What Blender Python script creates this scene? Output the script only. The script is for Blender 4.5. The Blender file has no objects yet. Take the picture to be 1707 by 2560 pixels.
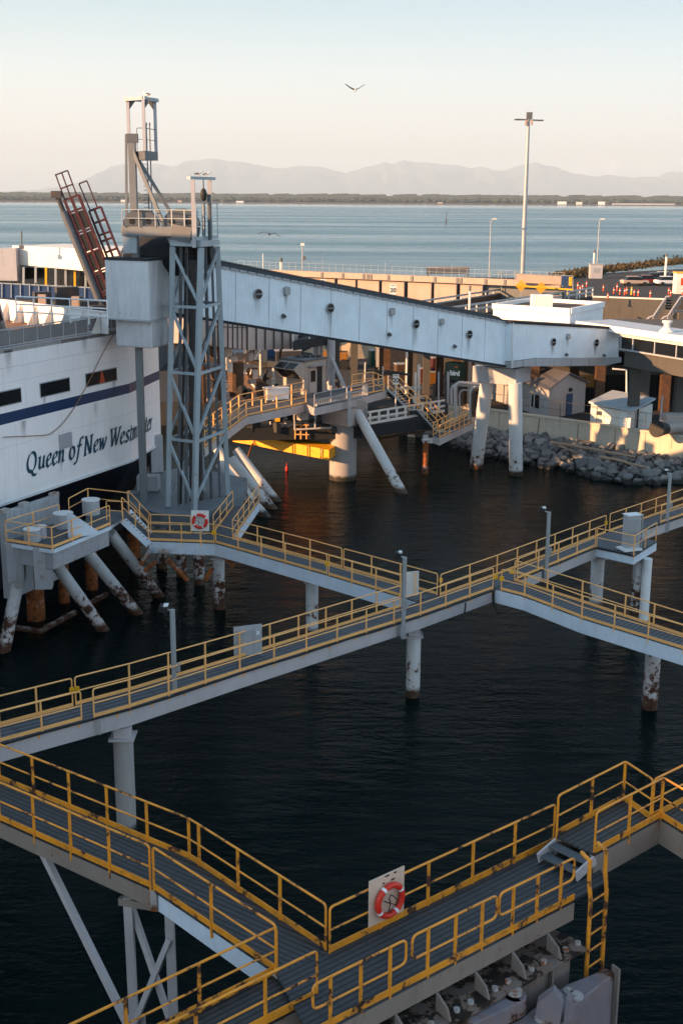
import bpy, bmesh, math, random
from mathutils import Vector, Matrix
rnd = random.Random(11)
scene = bpy.context.scene
COL = scene.collection
R = math.radians
Z = Vector((0, 0, 1))

# ------------------------------------------------------------------ camera
H = 22.8                       # eye height above the water (deck of the photographer's ferry)
FPX, CX, CY, HOR = 3100.0, 853.5, 1280.0, 499.0
PITCH = math.atan((CY - HOR) / FPX)
ROLL = R(0.336)
Fw = Vector((0, math.cos(PITCH), -math.sin(PITCH)))
U0 = Vector((0, math.sin(PITCH), math.cos(PITCH)))
R0 = Vector((1, 0, 0))
Rt = R0 * math.cos(ROLL) + U0 * math.sin(ROLL)
Up = U0 * math.cos(ROLL) - R0 * math.sin(ROLL)
EYE = Vector((0, 0, H))
cam = bpy.data.cameras.new('camera')
co = bpy.data.objects.new('camera', cam)
COL.objects.link(co)
m = Matrix.Identity(4)
for i in range(3):
    m[i][0], m[i][1], m[i][2], m[i][3] = Rt[i], Up[i], -Fw[i], EYE[i]
co.matrix_world = m
cam.sensor_fit = 'VERTICAL'
cam.sensor_height = 24.0
cam.lens = 24.0 * FPX / 2560.0
cam.clip_start = 0.5
cam.clip_end = 120000
scene.camera = co


def ray(u, v):
    return Fw + Rt * ((u - CX) / FPX) - Up * ((v - CY) / FPX)


def P(u, v, z):                # survey point: where the sight line meets the level z
    d = ray(u, v)
    return EYE + d * ((z - H) / d.z)


def G(u, v, D):                # survey point: where the sight line meets the depth D
    d = ray(u, v)
    return EYE + d * (D / d.y)


# ------------------------------------------------------------------ materials
def newmat(name):
    m_ = bpy.data.materials.new(name)
    m_.use_nodes = True
    nt = m_.node_tree
    return m_, nt, nt.nodes, nt.links, nt.nodes['Principled BSDF']


def ramp(N, L, src, a, b, ca=(0, 0, 0, 1), cb=(1, 1, 1, 1)):
    r = N.new('ShaderNodeValToRGB')
    r.color_ramp.elements[0].position = a
    r.color_ramp.elements[1].position = b
    r.color_ramp.elements[0].color = ca
    r.color_ramp.elements[1].color = cb
    L.new(src, r.inputs[0])
    return r.outputs[0]


def noise(N, L, pos, scale, detail=4, rough=0.6, stretch=None):
    n = N.new('ShaderNodeTexNoise')
    n.inputs['Scale'].default_value = scale
    n.inputs['Detail'].default_value = detail
    n.inputs['Roughness'].default_value = rough
    if stretch:
        mp = N.new('ShaderNodeMapping')
        mp.inputs['Scale'].default_value = stretch
        L.new(pos, mp.inputs['Vector'])
        L.new(mp.outputs[0], n.inputs['Vector'])
    else:
        L.new(pos, n.inputs['Vector'])
    return n.outputs['Fac']


def mix(N, L, fac, a, b, mode='MIX'):
    x = N.new('ShaderNodeMix')
    x.data_type = 'RGBA'
    x.blend_type = mode
    if isinstance(fac, (int, float)):
        x.inputs[0].default_value = fac
    else:
        L.new(fac, x.inputs[0])
    for k, c in ((6, a), (7, b)):
        if isinstance(c, (tuple, list)):
            x.inputs[k].default_value = (*c[:3], 1)
        else:
            L.new(c, x.inputs[k])
    return x.outputs[2]


def math_(N, L, op, a, b=None, clamp=False):
    x = N.new('ShaderNodeMath')
    x.operation = op
    x.use_clamp = clamp
    for k, c in ((0, a), (1, b)):
        if c is None:
            continue
        if isinstance(c, (int, float)):
            x.inputs[k].default_value = c
        else:
            L.new(c, x.inputs[k])
    return x.outputs[0]


RUST = (0.065, 0.022, 0.011)


def paint(name, col, rough=0.55, rust=0.0, tide=None, grime=0.25, ribs=None, rscale=2.2, metal=0.0,
          rustcol=RUST, vstreak=True, bump=0.0, spec=0.4, var=0.18):
    """painted / weathered surface; rust 0..1 = share of chips, tide = level below which rust takes over,
    ribs = (direction, spacing, depth) of a profiled sheet"""
    m_, nt, N, L, B = newmat(name)
    g = N.new('ShaderNodeNewGeometry')
    pos = g.outputs['Position']
    big = noise(N, L, pos, 0.6, 5, 0.65)
    f = ramp(N, L, big, 0.3, 0.75)
    c = mix(N, L, f, tuple(x * (1 - var) for x in col), col)
    if grime:
        st = noise(N, L, pos, 1.0, 5, 0.7, (3.2, 3.2, 0.22) if vstreak else (1.6, 1.6, 1.6))
        c = mix(N, L, math_(N, L, 'MULTIPLY', ramp(N, L, st, 0.52, 0.78), grime), c, tuple(x * 0.38 for x in col))
    hb = None
    if rust > 0 or tide is not None:
        n1 = noise(N, L, pos, rscale, 6, 0.7)
        val = n1
        if tide is not None:
            sx = N.new('ShaderNodeSeparateXYZ')
            L.new(pos, sx.inputs[0])
            hz = math_(N, L, 'MULTIPLY', math_(N, L, 'SUBTRACT', tide, sx.outputs[2]), 0.16)
            hz = math_(N, L, 'MINIMUM', math_(N, L, 'MAXIMUM', hz, -0.05), 0.13)
            val = math_(N, L, 'ADD', n1, hz)
        mask = ramp(N, L, val, 0.72 - 0.26 * rust, 0.76 - 0.26 * rust)
        n2 = noise(N, L, pos, rscale * 3, 4, 0.7)
        rc = mix(N, L, ramp(N, L, n2, 0.35, 0.7), tuple(x * 0.3 for x in rustcol), tuple(x * 1.7 for x in rustcol))
        if tide is not None:
            wet = ramp(N, L, math_(N, L, 'ADD', sx.outputs[2], math_(N, L, 'MULTIPLY', n1, .5)), 0.55, 0.8, (1, 1, 1, 1), (0, 0, 0, 1))
            c = mix(N, L, wet, c, (0.020, 0.019, 0.014))
        halo = ramp(N, L, val, 0.62 - 0.26 * rust, 0.76 - 0.26 * rust)
        c = mix(N, L, math_(N, L, 'MULTIPLY', halo, 0.45), c, (0.23, 0.10, 0.04), 'MIX')
        c = mix(N, L, mask, c, rc)
        rr = N.new('ShaderNodeMapRange')
        rr.inputs[3].default_value = rough
        rr.inputs[4].default_value = 0.9
        L.new(mask, rr.inputs[0])
        L.new(rr.outputs[0], B.inputs['Roughness'])
    else:
        B.inputs['Roughness'].default_value = rough
    L.new(c, B.inputs['Base Color'])
    B.inputs['Metallic'].default_value = metal
    B.inputs['Specular IOR Level'].default_value = spec
    hgt = None
    if ribs:
        d, sp, dep = ribs
        vm = N.new('ShaderNodeVectorMath')
        vm.operation = 'DOT_PRODUCT'
        vm.inputs[1].default_value = Vector(d).normalized() * (2 * math.pi / sp)
        L.new(pos, vm.inputs[0])
        s = math_(N, L, 'SINE', vm.outputs['Value'])
        hgt = math_(N, L, 'MULTIPLY', ramp(N, L, s, 0.1, 0.6), dep)
        L.new(mix(N, L, math_(N, L, 'MULTIPLY', ramp(N, L, s, 0.55, 0.98), 0.10), c, tuple(x * 0.5 for x in col)),
              B.inputs['Base Color'])
    if bump:
        hb = math_(N, L, 'MULTIPLY', noise(N, L, pos, 6, 5, 0.7), bump)
        hgt = math_(N, L, 'ADD', hgt, hb) if hgt is not None else hb
    if hgt is not None:
        bp = N.new('ShaderNodeBump')
        bp.inputs['Strength'].default_value = 0.8
        bp.inputs['Distance'].default_value = 1.0
        L.new(hgt, bp.inputs['Height'])
        L.new(bp.outputs[0], B.inputs['Normal'])
    return m_


YEL = (1.0, 0.50, 0.17)
M = {}
M['yellow'] = paint('yellow_paint', YEL, 0.45, rust=0.12, grime=0.25, rscale=2.6, spec=0.5)
M['yellow_near'] = paint('yellow_paint_chipped', (0.86, 0.32, 0.025), 0.4, rust=0.62, grime=0.3, rscale=1.7, spec=0.5)
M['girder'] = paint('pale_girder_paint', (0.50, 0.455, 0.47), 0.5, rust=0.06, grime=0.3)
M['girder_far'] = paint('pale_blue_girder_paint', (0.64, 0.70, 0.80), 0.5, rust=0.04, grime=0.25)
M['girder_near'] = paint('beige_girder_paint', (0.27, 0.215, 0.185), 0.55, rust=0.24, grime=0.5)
M['pile'] = paint('white_pile_paint', (0.60, 0.60, 0.62), 0.5, rust=0.16, tide=2.3, grime=0.35, rscale=2.4)
M['pile_rusty'] = paint('worn_pile_paint', (0.55, 0.54, 0.56), 0.55, rust=0.5, tide=2.4, grime=0.4, rscale=2.3)
M['pile_bare'] = paint('bare_rusted_pile', (0.42, 0.40, 0.40), 0.7, rust=0.85, tide=3.5, grime=0.5, rscale=1.2,
                       rustcol=(0.26, 0.075, 0.018))
M['pile_concrete'] = paint('concrete_pile', (0.36, 0.335, 0.33), 0.8, rust=0.06, tide=0.6, grime=0.6, bump=0.01)
M['tower'] = paint('grey_blue_tower_paint', (0.34, 0.39, 0.43), 0.5, rust=0.08, grime=0.6)
M['tower_mid'] = paint('weathered_shaded_mast', (0.17, 0.185, 0.20), 0.55, rust=0.12, grime=0.6)  # tower grey with shade put into the colour, for the sunlit mast and struts
M['tower_dark'] = paint('dark_grey_steel', (0.10, 0.11, 0.125), 0.5, rust=0.1, grime=0.4)
M['steel'] = paint('galvanised_steel', (0.36, 0.37, 0.39), 0.45, rust=0.06, grime=0.35, metal=0.2)
M['amber'] = paint('amber_paint', (0.28, 0.12, 0.015), .5, grime=.4)
M['steel_dark'] = paint('dark_machinery', (0.045, 0.043, 0.045), 0.6, rust=0.3, grime=0.3)
M['white'] = paint('white_paint', (0.78, 0.78, 0.80), 0.45, grime=0.15)
M['white_warm'] = paint('warm_white_paint', (0.74, 0.70, 0.66), 0.5, grime=0.25, rust=0.03)
M['grey_white'] = paint('grey_white_paint', (0.42, 0.42, 0.45), 0.5, rust=0.1, grime=0.4)
M['hull'] = paint('hull_white', (0.93, 0.87, 0.87), 0.35, grime=0.22, rust=0.0, spec=0.5, var=0.08)
M['seam'] = paint('hull_seam', (0.74, 0.70, 0.73), 0.4, grime=0.15)
M['hull_dark'] = paint('hull_dark', (0.012, 0.016, 0.03), 0.4, grime=0.3)
M['navy'] = paint('navy_stripe', (0.006, 0.034, 0.105), 0.35, grime=0.1)
M['lettering'] = paint('teal_lettering', (0.006, 0.060, 0.105), 0.4, grime=0.0)
M['black'] = paint('black_rubber', (0.012, 0.012, 0.013), 0.65, grime=0.2)
M['cable'] = paint('black_cable', (0.010, 0.010, 0.011), 0.45, grime=0.1)
M['concrete'] = paint('concrete', (0.56, 0.48, 0.39), 0.85, grime=0.6, bump=0.015, vstreak=True)
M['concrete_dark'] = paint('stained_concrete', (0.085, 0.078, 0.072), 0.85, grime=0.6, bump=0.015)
M['asphalt'] = paint('asphalt', (0.024, 0.025, 0.028), 0.9, grime=0.4, vstreak=False, bump=0.01)
M['roof_dark'] = paint('dark_roofing', (0.018, 0.020, 0.024), 0.85, grime=0.4, vstreak=False)
M['brown_steel'] = paint('brown_steel', (0.07, 0.038, 0.022), 0.7, rust=0.5, grime=0.5)
M['beige_panel'] = paint('beige_panel', (0.40, 0.30, 0.25), 0.7, grime=0.35)
M['ramp_beige'] = paint('beige_ramp_plate', (0.46, 0.39, 0.37), 0.6, grime=0.45, rust=0.1)
M['orange'] = paint('orange_plastic', (0.50, 0.06, 0.015), 0.5, grime=0.15)
M['red'] = paint('red_ring', (0.66, 0.028, 0.014), 0.4, grime=0.15)
M['redframe'] = paint('dark_red_paint', (0.055, 0.007, 0.011), 0.5, rust=0.3, grime=0.3)
M['ramp_yellow'] = paint('bright_ramp_yellow', (0.90, 0.40, 0.01), 0.5, rust=0.22, grime=0.25)
M['sign_yellow'] = paint('sign_yellow', (0.85, 0.42, 0.01), 0.5, grime=0.1)
M['sign_white'] = paint('sign_white', (0.80, 0.80, 0.78), 0.5, grime=0.1)
M['board_rusty'] = paint('rusty_white_board', (0.66, 0.62, 0.60), 0.6, rust=0.22, grime=0.35, rscale=3.5)
M['board_near'] = paint('weathered_board', (0.66, 0.48, 0.38), 0.65, rust=0.26, grime=0.3, rscale=3.0)
M['blue'] = paint('blue_paint', (0.02, 0.055, 0.15), 0.5, grime=0.2)
M['green'] = paint('dark_green_paint', (0.012, 0.07, 0.045), 0.5, grime=0.2)
M['glass_dark'] = paint('dark_glass', (0.008, 0.010, 0.012), 0.16, grime=0.0, spec=0.35)
M['deckpaint'] = paint('brown_ship_deck', (0.17, 0.085, 0.05), 0.7, grime=0.4, vstreak=False)
M['house_siding'] = paint('pale_siding', (0.50, 0.46, 0.45), 0.7, grime=0.25, ribs=((1, 0.6, 0), 0.35, 0.03))
M['metal_roof'] = paint('striped_metal_roof', (0.40, 0.37, 0.37), 0.5, grime=0.3, ribs=((1, -0.9, 0), 0.9, 0.06))
M['roof_light'] = paint('pale_roof_sheet', (0.42, 0.48, 0.55), 0.6, grime=0.3, vstreak=False)
M['sand'] = paint('sand', (0.42, 0.29, 0.18), 0.95, grime=0.3, vstreak=False, bump=0.05)
M['wood'] = paint('driftwood', (0.36, 0.25, 0.18), 0.9, grime=0.4, vstreak=False)
M['car_white'] = paint('white_car_paint', (0.7, 0.7, 0.72), 0.25, grime=0.05)
M['car_red'] = paint('dark_red_car_paint', (0.16, 0.02, 0.02), 0.25, grime=0.05)
M['car_dark'] = paint('dark_car_paint', (0.03, 0.035, 0.04), 0.25, grime=0.05)
M['gull_white'] = paint('gull_white', (0.72, 0.70, 0.68), 0.8, grime=0.0)
M['gull_backlit_grey'] = paint('gull_backlit_grey', (0.055, 0.06, 0.07), 0.8, grime=0.0)  # wing grey darkened in colour to stand in for birds seen backlit
M['rope'] = paint('rope', (0.30, 0.17, 0.11), 0.9, grime=0.2)


def ribbed(name, col, d, sp=0.3, dep=0.03, **k):
    return paint(name, col, 0.5, ribs=(d, sp, dep), **k)


def grating_mat(name, col, d_along, bar=0.12, cross=0.9):
    m_, nt, N, L, B = newmat(name)
    g = N.new('ShaderNodeNewGeometry')
    pos = g.outputs['Position']
    d1 = Vector(d_along).normalized()
    d2 = Vector((-d1.y, d1.x, 0))
    res = []
    for d, sp in ((d2, bar), (d1, cross)):
        vm = N.new('ShaderNodeVectorMath')
        vm.operation = 'DOT_PRODUCT'
        vm.inputs[1].default_value = d * (2 * math.pi / sp)
        L.new(pos, vm.inputs[0])
        res.append(math_(N, L, 'SINE', vm.outputs['Value']))
    wob = noise(N, L, pos, 1.4, 4, 0.7)
    a = ramp(N, L, math_(N, L, 'ADD', res[0], math_(N, L, 'MULTIPLY', wob, 0.5)), -0.72, -0.25)
    b = ramp(N, L, res[1], 0.86, 0.97)
    c = mix(N, L, a, tuple(x * 0.30 for x in col), col)
    c = mix(N, L, math_(N, L, 'MULTIPLY', b, 0.55), c, tuple(x * 0.35 for x in col))
    sp2 = ramp(N, L, noise(N, L, pos, 3.1, 5, 0.75), 0.60, 0.75)
    c = mix(N, L, math_(N, L, 'MULTIPLY', sp2, 0.5), c, tuple(x * 0.4 for x in col))
    sp3 = ramp(N, L, noise(N, L, pos, 9.0, 3, 0.75), 0.73, 0.76)
    c = mix(N, L, math_(N, L, 'MULTIPLY', sp3, 0.5), c, (0.3, 0.31, 0.33))
    L.new(c, B.inputs['Base Color'])
    B.inputs['Roughness'].default_value = 0.6
    bp = N.new('ShaderNodeBump')
    bp.inputs['Strength'].default_value = 0.6
    bp.inputs['Distance'].default_value = 0.03
    L.new(a, bp.inputs['Height'])
    L.new(bp.outputs[0], B.inputs['Normal'])
    return m_


# ------------------------------------------------------------------ mesh builder
LOC = {}


class MB:
    def __init__(s):
        s.v, s.f = [], []

    def poly(s, pts):
        i = len(s.v)
        s.v += [Vector(p) for p in pts]
        s.f.append(list(range(i, i + len(pts))))
        return s

    def hexa(s, p):                      # p[0..3] bottom ring ccw, p[4..7] top ring
        i = len(s.v)
        s.v += [Vector(q) for q in p]
        for a in ((3, 2, 1, 0), (4, 5, 6, 7), (0, 1, 5, 4), (1, 2, 6, 5), (2, 3, 7, 6), (3, 0, 4, 7)):
            s.f.append([i + k for k in a])
        return s

    def box(s, c, sx, sy, sz, rz=0.0):
        c = Vector(c)
        ca, sa = math.cos(rz), math.sin(rz)
        q = []
        for z in (-.5, .5):
            for x, y in ((-.5, -.5), (.5, -.5), (.5, .5), (-.5, .5)):
                X, Y = x * sx, y * sy
                q.append(c + Vector((X * ca - Y * sa, X * sa + Y * ca, z * sz)))
        return s.hexa(q)

    def beam(s, a, b, w, h, up=Z):
        a, b = Vector(a), Vector(b)
        d = (b - a).normalized()
        sd = d.cross(up)
        if sd.length < 1e-4:
            sd = d.cross(Vector((1, 0, 0)))
        sd.normalize()
        u = sd.cross(d).normalized()
        q = []
        for p in (a, b):
            q += [p - sd * w / 2 - u * h / 2, p + sd * w / 2 - u * h / 2, p + sd * w / 2 + u * h / 2,
                  p - sd * w / 2 + u * h / 2]
        i = len(s.v)
        s.v += q
        for f in ((0, 1, 2, 3), (7, 6, 5, 4), (1, 0, 4, 5), (2, 1, 5, 6), (3, 2, 6, 7), (0, 3, 7, 4)):
            s.f.append([i + k for k in f])
        return s

    def ibeam(s, a, b, w, h, t=0.03):     # rolled section: web and two flanges
        a, b = Vector(a), Vector(b)
        o = Vector((0, 0, h / 2 - t / 2))
        s.beam(a, b, t, h - 2 * t)
        s.beam(a + o, b + o, w, t)
        s.beam(a - o, b - o, w, t)
        return s

    def tube(s, a, b, r, r2=None, n=10, cap=True):
        return s.path([a, b], r, n, cap, r2=r2)

    def path(s, pts, r, n=6, cap=True, closed=False, r2=None):
        pts = [Vector(p) for p in pts]
        k = len(pts)
        i0 = len(s.v)
        prev = None
        for j, p in enumerate(pts):
            if closed:
                t = (pts[(j + 1) % k] - pts[j - 1]).normalized()
            elif j == 0:
                t = (pts[1] - p).normalized()
            elif j == k - 1:
                t = (p - pts[j - 1]).normalized()
            else:
                t = ((pts[j + 1] - p).normalized() + (p - pts[j - 1]).normalized())
                t = t.normalized() if t.length > 1e-6 else (p - pts[j - 1]).normalized()
            if prev is None:
                x = t.cross(Z)
                if x.length < 1e-3:
                    x = t.cross(Vector((1, 0, 0)))
            else:
                x = prev - t * prev.dot(t)
            x.normalize()
            prev = x
            y = t.cross(x)
            sc = 1.0
            if 0 < j < k - 1:
                ca = t.dot((p - pts[j - 1]).normalized())
                sc = 1.0 / max(ca, 0.6)
            rr = r if r2 is None else r + (r2 - r) * j / (k - 1)
            for q in range(n):
                an = 2 * math.pi * (q + .5) / n
                s.v.append(p + (x * math.cos(an) + y * math.sin(an)) * rr * (sc if 0 else 1))
        rings = k if closed else k - 1
        for j in range(rings):
            for q in range(n):
                a_, b_ = i0 + j * n + q, i0 + j * n + (q + 1) % n
                c_, d_ = i0 + ((j + 1) % k) * n + (q + 1) % n, i0 + ((j + 1) % k) * n + q
                s.f.append([a_, b_, c_, d_])
        if cap and not closed:
            s.f.append([i0 + q for q in reversed(range(n))])
            s.f.append([i0 + (k - 1) * n + q for q in range(n)])
        return s

    def prism(s, pts, vec):
        pts = [Vector(p) for p in pts]
        vec = Vector(vec)
        i, n = len(s.v), len(pts)
        s.v += pts + [p + vec for p in pts]
        s.f.append(list(range(i, i + n)))
        s.f.append([i + n + k for k in reversed(range(n))])
        for k in range(n):
            s.f.append([i + k, i + (k + 1) % n, i + n + (k + 1) % n, i + n + k])
        return s

    def ellipsoid(s, c, rx, ry, rz, n=10, mrings=6):
        c = Vector(c)
        i0 = len(s.v)
        for a in range(1, mrings):
            th = math.pi * a / mrings
            for b in range(n):
                ph = 2 * math.pi * b / n
                s.v.append(c + Vector((rx * math.sin(th) * math.cos(ph), ry * math.sin(th) * math.sin(ph),
                                       rz * math.cos(th))))
        top, bot = len(s.v), len(s.v) + 1
        s.v += [c + Vector((0, 0, rz)), c - Vector((0, 0, rz))]
        for a in range(mrings - 2):
            for b in range(n):
                s.f.append([i0 + a * n + b, i0 + (a + 1) * n + b, i0 + (a + 1) * n + (b + 1) % n,
                            i0 + a * n + (b + 1) % n])
        for b in range(n):
            s.f.append([top, i0 + b, i0 + (b + 1) % n])
            s.f.append([bot, i0 + (mrings - 2) * n + (b + 1) % n, i0 + (mrings - 2) * n + b])
        return s

    def wall(s, a, b, depth, zlift=0.0):
        """upright slab: a, b = (u, v_top, v_bottom, D) survey readings of its two ends; thickness away from the eye"""
        pa = [G(a[0], a[1], a[3]), G(a[0], a[2], a[3])]
        pb = [G(b[0], b[1], b[3]), G(b[0], b[2], b[3])]
        xa = (pa[0].x + pa[1].x) / 2
        xb = (pb[0].x + pb[1].x) / 2
        A0, A1 = Vector((xa, a[3], pa[1].z)), Vector((xa, a[3], pa[0].z))
        B0, B1 = Vector((xb, b[3], pb[1].z)), Vector((xb, b[3], pb[0].z))
        d = (B0 - A0)
        nrm = Vector((-d.y, d.x, 0)).normalized() * depth
        return s.hexa([A0, B0, B0 + nrm, A0 + nrm, A1, B1, B1 + nrm, A1 + nrm])

    def mesh(s, name, mat, off, smooth=False, recalc=True):
        me = bpy.data.meshes.new(name)
        me.from_pydata([v - off for v in s.v], [], s.f)
        if recalc:
            bm = bmesh.new()
            bm.from_mesh(me)
            bmesh.ops.recalc_face_normals(bm, faces=bm.faces)
            bm.to_mesh(me)
            bm.free()
        me.materials.append(M[mat] if isinstance(mat, str) else mat)
        if smooth:
            me.polygons.foreach_set('use_smooth', [True] * len(me.polygons))
            try:
                me.set_sharp_from_angle(angle=R(35))
            except Exception:
                pass
        me.update()
        return me

    def build(s, name, mat, parent=None, smooth=False, loc=None, recalc=True, label=None, bevel=0):
        off = LOC[parent.name] if parent else Vector(loc or (0, 0, 0))
        o = bpy.data.objects.new(name, s.mesh(name, mat, off, smooth, recalc))
        COL.objects.link(o)
        if parent:
            o.parent = parent
        else:
            o.location = off
        LOC[o.name] = off
        if label:
            o['label'] = label
        if bevel:
            b = o.modifiers.new('bevel', 'BEVEL')
            b.width = bevel
            b.segments = 2
            b.limit_method = 'ANGLE'
        return o


def inst(name, me, parent, at, rz=0.0):      # a copy of a part that shares its mesh data
    o = bpy.data.objects.new(name, me)
    COL.objects.link(o)
    o.parent = parent
    o.location = Vector(at) - LOC[parent.name]
    o.rotation_euler = (0, 0, rz)
    LOC[o.name] = Vector(at)
    return o


def tag(o, label, cat, group=None, kind=None):
    if label:
        o['label'] = label
    if cat:
        o['category'] = cat
    if group:
        o['group'] = group
    if kind:
        o['kind'] = kind
    return o


def thing(name, label, cat, loc, group=None):
    o = bpy.data.objects.new(name, None)
    o.empty_display_size = 0.3
    COL.objects.link(o)
    o.location = loc
    LOC[o.name] = Vector(loc)
    return tag(o, label, cat, group)


def struct(mb, name, mat, **k):
    o = mb.build(name, mat, **k)
    o['kind'] = 'structure'
    return o


def lerp(a, b, t):
    return a + (b - a) * t


def cut(pts, t0, t1):
    """piece of a polyline between two shares of its length"""
    ls = [(pts[i + 1] - pts[i]).length for i in range(len(pts) - 1)]
    T = sum(ls)
    out, s = [], 0

    def at(t):
        d = t * T
        for i, l in enumerate(ls):
            if d <= l + 1e-9:
                return lerp(pts[i], pts[i + 1], d / l if l else 0)
            d -= l
        return pts[-1].copy()
    out.append(at(t0))
    for i, l in enumerate(ls[:-1]):
        s += l
        if t0 * T < s - 1e-6 and s + 1e-6 < t1 * T:
            out.append(pts[i + 1].copy())
    out.append(at(t1))
    return out


def rounded(pts, r=0.12, k=3):
    out = [pts[0]]
    for i in range(1, len(pts) - 1):
        a, p, b = pts[i - 1], pts[i], pts[i + 1]
        da, db = (a - p), (b - p)
        rr = min(r, da.length * .45, db.length * .45)
        A, Bq = p + da.normalized() * rr, p + db.normalized() * rr
        for j in range(k + 1):
            t = j / k
            out.append(A * (1 - t) ** 2 + p * 2 * t * (1 - t) + Bq * t ** 2)
    out.append(pts[-1])
    return out


POSTS = {}


def post_mesh(h, w, mat, below):
    k = (round(h, 2), w, mat, below)
    if k not in POSTS:
        POSTS[k] = MB().box((0, 0, (h - below) / 2), w, w, h + below).mesh('post', mat, Vector((0, 0, 0)))
    return POSTS[k]


def railing(parent, pts, h=1.07, sp=1.5, mat='yellow', toe=0.13, r=0.028, below=0.22, ends=(True, True), closed_ends=True,
            hoop=False, slope=False):
    """one railing run as a part of its walkway: rails, and its posts and toe plate as sub-parts"""
    pts = [Vector(p) for p in pts]
    mb = MB()
    up = Vector((0, 0, h))
    a, b = pts[0], pts[-1]
    if hoop:     # free-standing run whose top rail bends down into the mid rail
        mid = Vector((0, 0, h * .5))
        d0 = (pts[1] - pts[0]).normalized() * .45
        d1 = (pts[-2] - pts[-1]).normalized() * .45
        top = [pts[0] + mid + d0, pts[0] + mid] + [p + up for p in pts] + [pts[-1] + mid, pts[-1] + mid + d1]
        mb.path(rounded(top, .14), r, 8)
        mb.path([pts[0] + mid + d0] + [p + mid for p in pts[1:-1]] + [pts[-1] + mid + d1], r * .85, 8)
    else:
        top = [p + up for p in pts]
        if ends[0]:
            top = [a + Vector((0, 0, -below * .5))] + top
        if ends[1]:
            top = top + [b + Vector((0, 0, -below * .5))]
        mb.path(rounded(top, .10), r, 8)
        mb.path([p + up * .5 for p in pts], r * .85, 8)
    rl = mb.build('railing', mat, parent, smooth=True)
    me = post_mesh(h, r * 1.9, mat, below)
    for i in range(len(pts) - 1):
        p, q = pts[i], pts[i + 1]
        n = max(1, round((q - p).length / sp))
        for k in range(0, n + 1):
            if k == n and i < len(pts) - 2:
                continue
            if k == 0 and i == 0 and ends[0] and not hoop:
                continue
            if k == n and i == len(pts) - 2 and ends[1] and not hoop:
                continue
            t = k / n
            if hoop:
                t = 0.18 + 0.64 * t
            pp = lerp(p, q, t)
            inst('post', me, rl, pp, math.atan2(q.y - p.y, q.x - p.x))
    if toe:
        tb = MB()
        for i in range(len(pts) - 1):
            tb.beam(pts[i] + Vector((0, 0, toe / 2 + .01)), pts[i + 1] + Vector((0, 0, toe / 2 + .01)), 0.016, toe)
        tb.build('toe_plate', mat, rl)
    return rl


def strip(mb, a, b, th=0.06, n=None):
    """deck plate between two edge polylines of equal count"""
    for i in range(len(a) - 1):
        q = [a[i], a[i + 1], b[i + 1], b[i]]
        dn = Vector((0, 0, -th))
        mb.hexa([p + dn for p in q] + q)
    return mb


def resample(pts, n):
    ls = [(pts[i + 1] - pts[i]).length for i in range(len(pts) - 1)]
    T = sum(ls)
    return [cut(pts, 0, max(1e-6, k / n))[-1] if k else pts[0].copy() for k in range(n + 1)]


def girder(parent, pts, depth, mat, out, stiff=0.0):
    """edge channel under a deck edge; out = +1/-1 side of the flanges"""
    mb = MB()
    for i in range(len(pts) - 1):
        a, b = pts[i], pts[i + 1]
        d = (b - a).normalized()
        s = Vector((-d.y, d.x, 0)).normalized() * out
        o = Vector((0, 0, -0.07 - depth / 2))
        mb.beam(a + o, b + o, 0.03, depth)
        for zz in (-0.085, -0.055 - depth):
            e = Vector((0, 0, zz))
            mb.beam(a + e + s * .075, b + e + s * .075, 0.12, 0.03)
        n = int((b - a).length / 3.0)
        for k in range(1, n + 1):
            p = lerp(a, b, k / (n + 1)) + o
            mb.beam(p + s * .018, p + s * .09, 0.02, depth - .06)
    return mb.build('girder', mat, parent)


def pile(label, base, top, r, mat='pile', n=20, head=True, group='piles under the catwalks', name='pile', cat='pile',
         below=1.5, bands=True):
    base, top = Vector(base), Vector(top)
    t = thing(name, label, cat, base, group)
    d = (top - base).normalized()
    MB().tube(base - d * below, top, r, n=n).build('shaft', mat, t, smooth=True)
    if bands:
        mb = MB()
        L_ = (top - base).length
        for f in (0.42,):
            p = base + d * L_ * f
            mb.tube(p, p + d * .05, r + .012, n=n)
        mb.build('weld_band', mat, t, smooth=True)
    if head:
        hb = MB().box(top + Vector((0, 0, .04)), r * 2.5, r * 2.5, .08)
        hb.box(top + Vector((0, 0, .26)), r * 1.6, r * 1.6, .36)
        hb.build('pile_cap', 'girder', t)
    return t


def text_mesh(body, size, mat, parent, origin, right, up, extr=0.01, name='lettering', bold=0.0):
    cu = bpy.data.curves.new(name, 'FONT')
    cu.body = body
    cu.size = size
    cu.align_x = 'CENTER'
    cu.align_y = 'CENTER'
    cu.extrude = extr
    cu.offset = bold
    ob = bpy.data.objects.new('tmp_text', cu)
    COL.objects.link(ob)
    dg = bpy.context.evaluated_depsgraph_get()
    me = bpy.data.meshes.new_from_object(ob.evaluated_get(dg))
    bpy.data.objects.remove(ob)
    bpy.data.curves.remove(cu)
    right, up = Vector(right).normalized(), Vector(up).normalized()
    nrm = right.cross(up)
    off = LOC[parent.name]
    for v in me.vertices:
        c = v.co.copy()
        v.co = Vector(origin) + right * c.x + up * c.y + nrm * c.z - off
    me.materials.clear()
    me.materials.append(M[mat])
    o = bpy.data.objects.new(name, me)
    COL.objects.link(o)
    o.parent = parent
    LOC[o.name] = off
    return o
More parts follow.
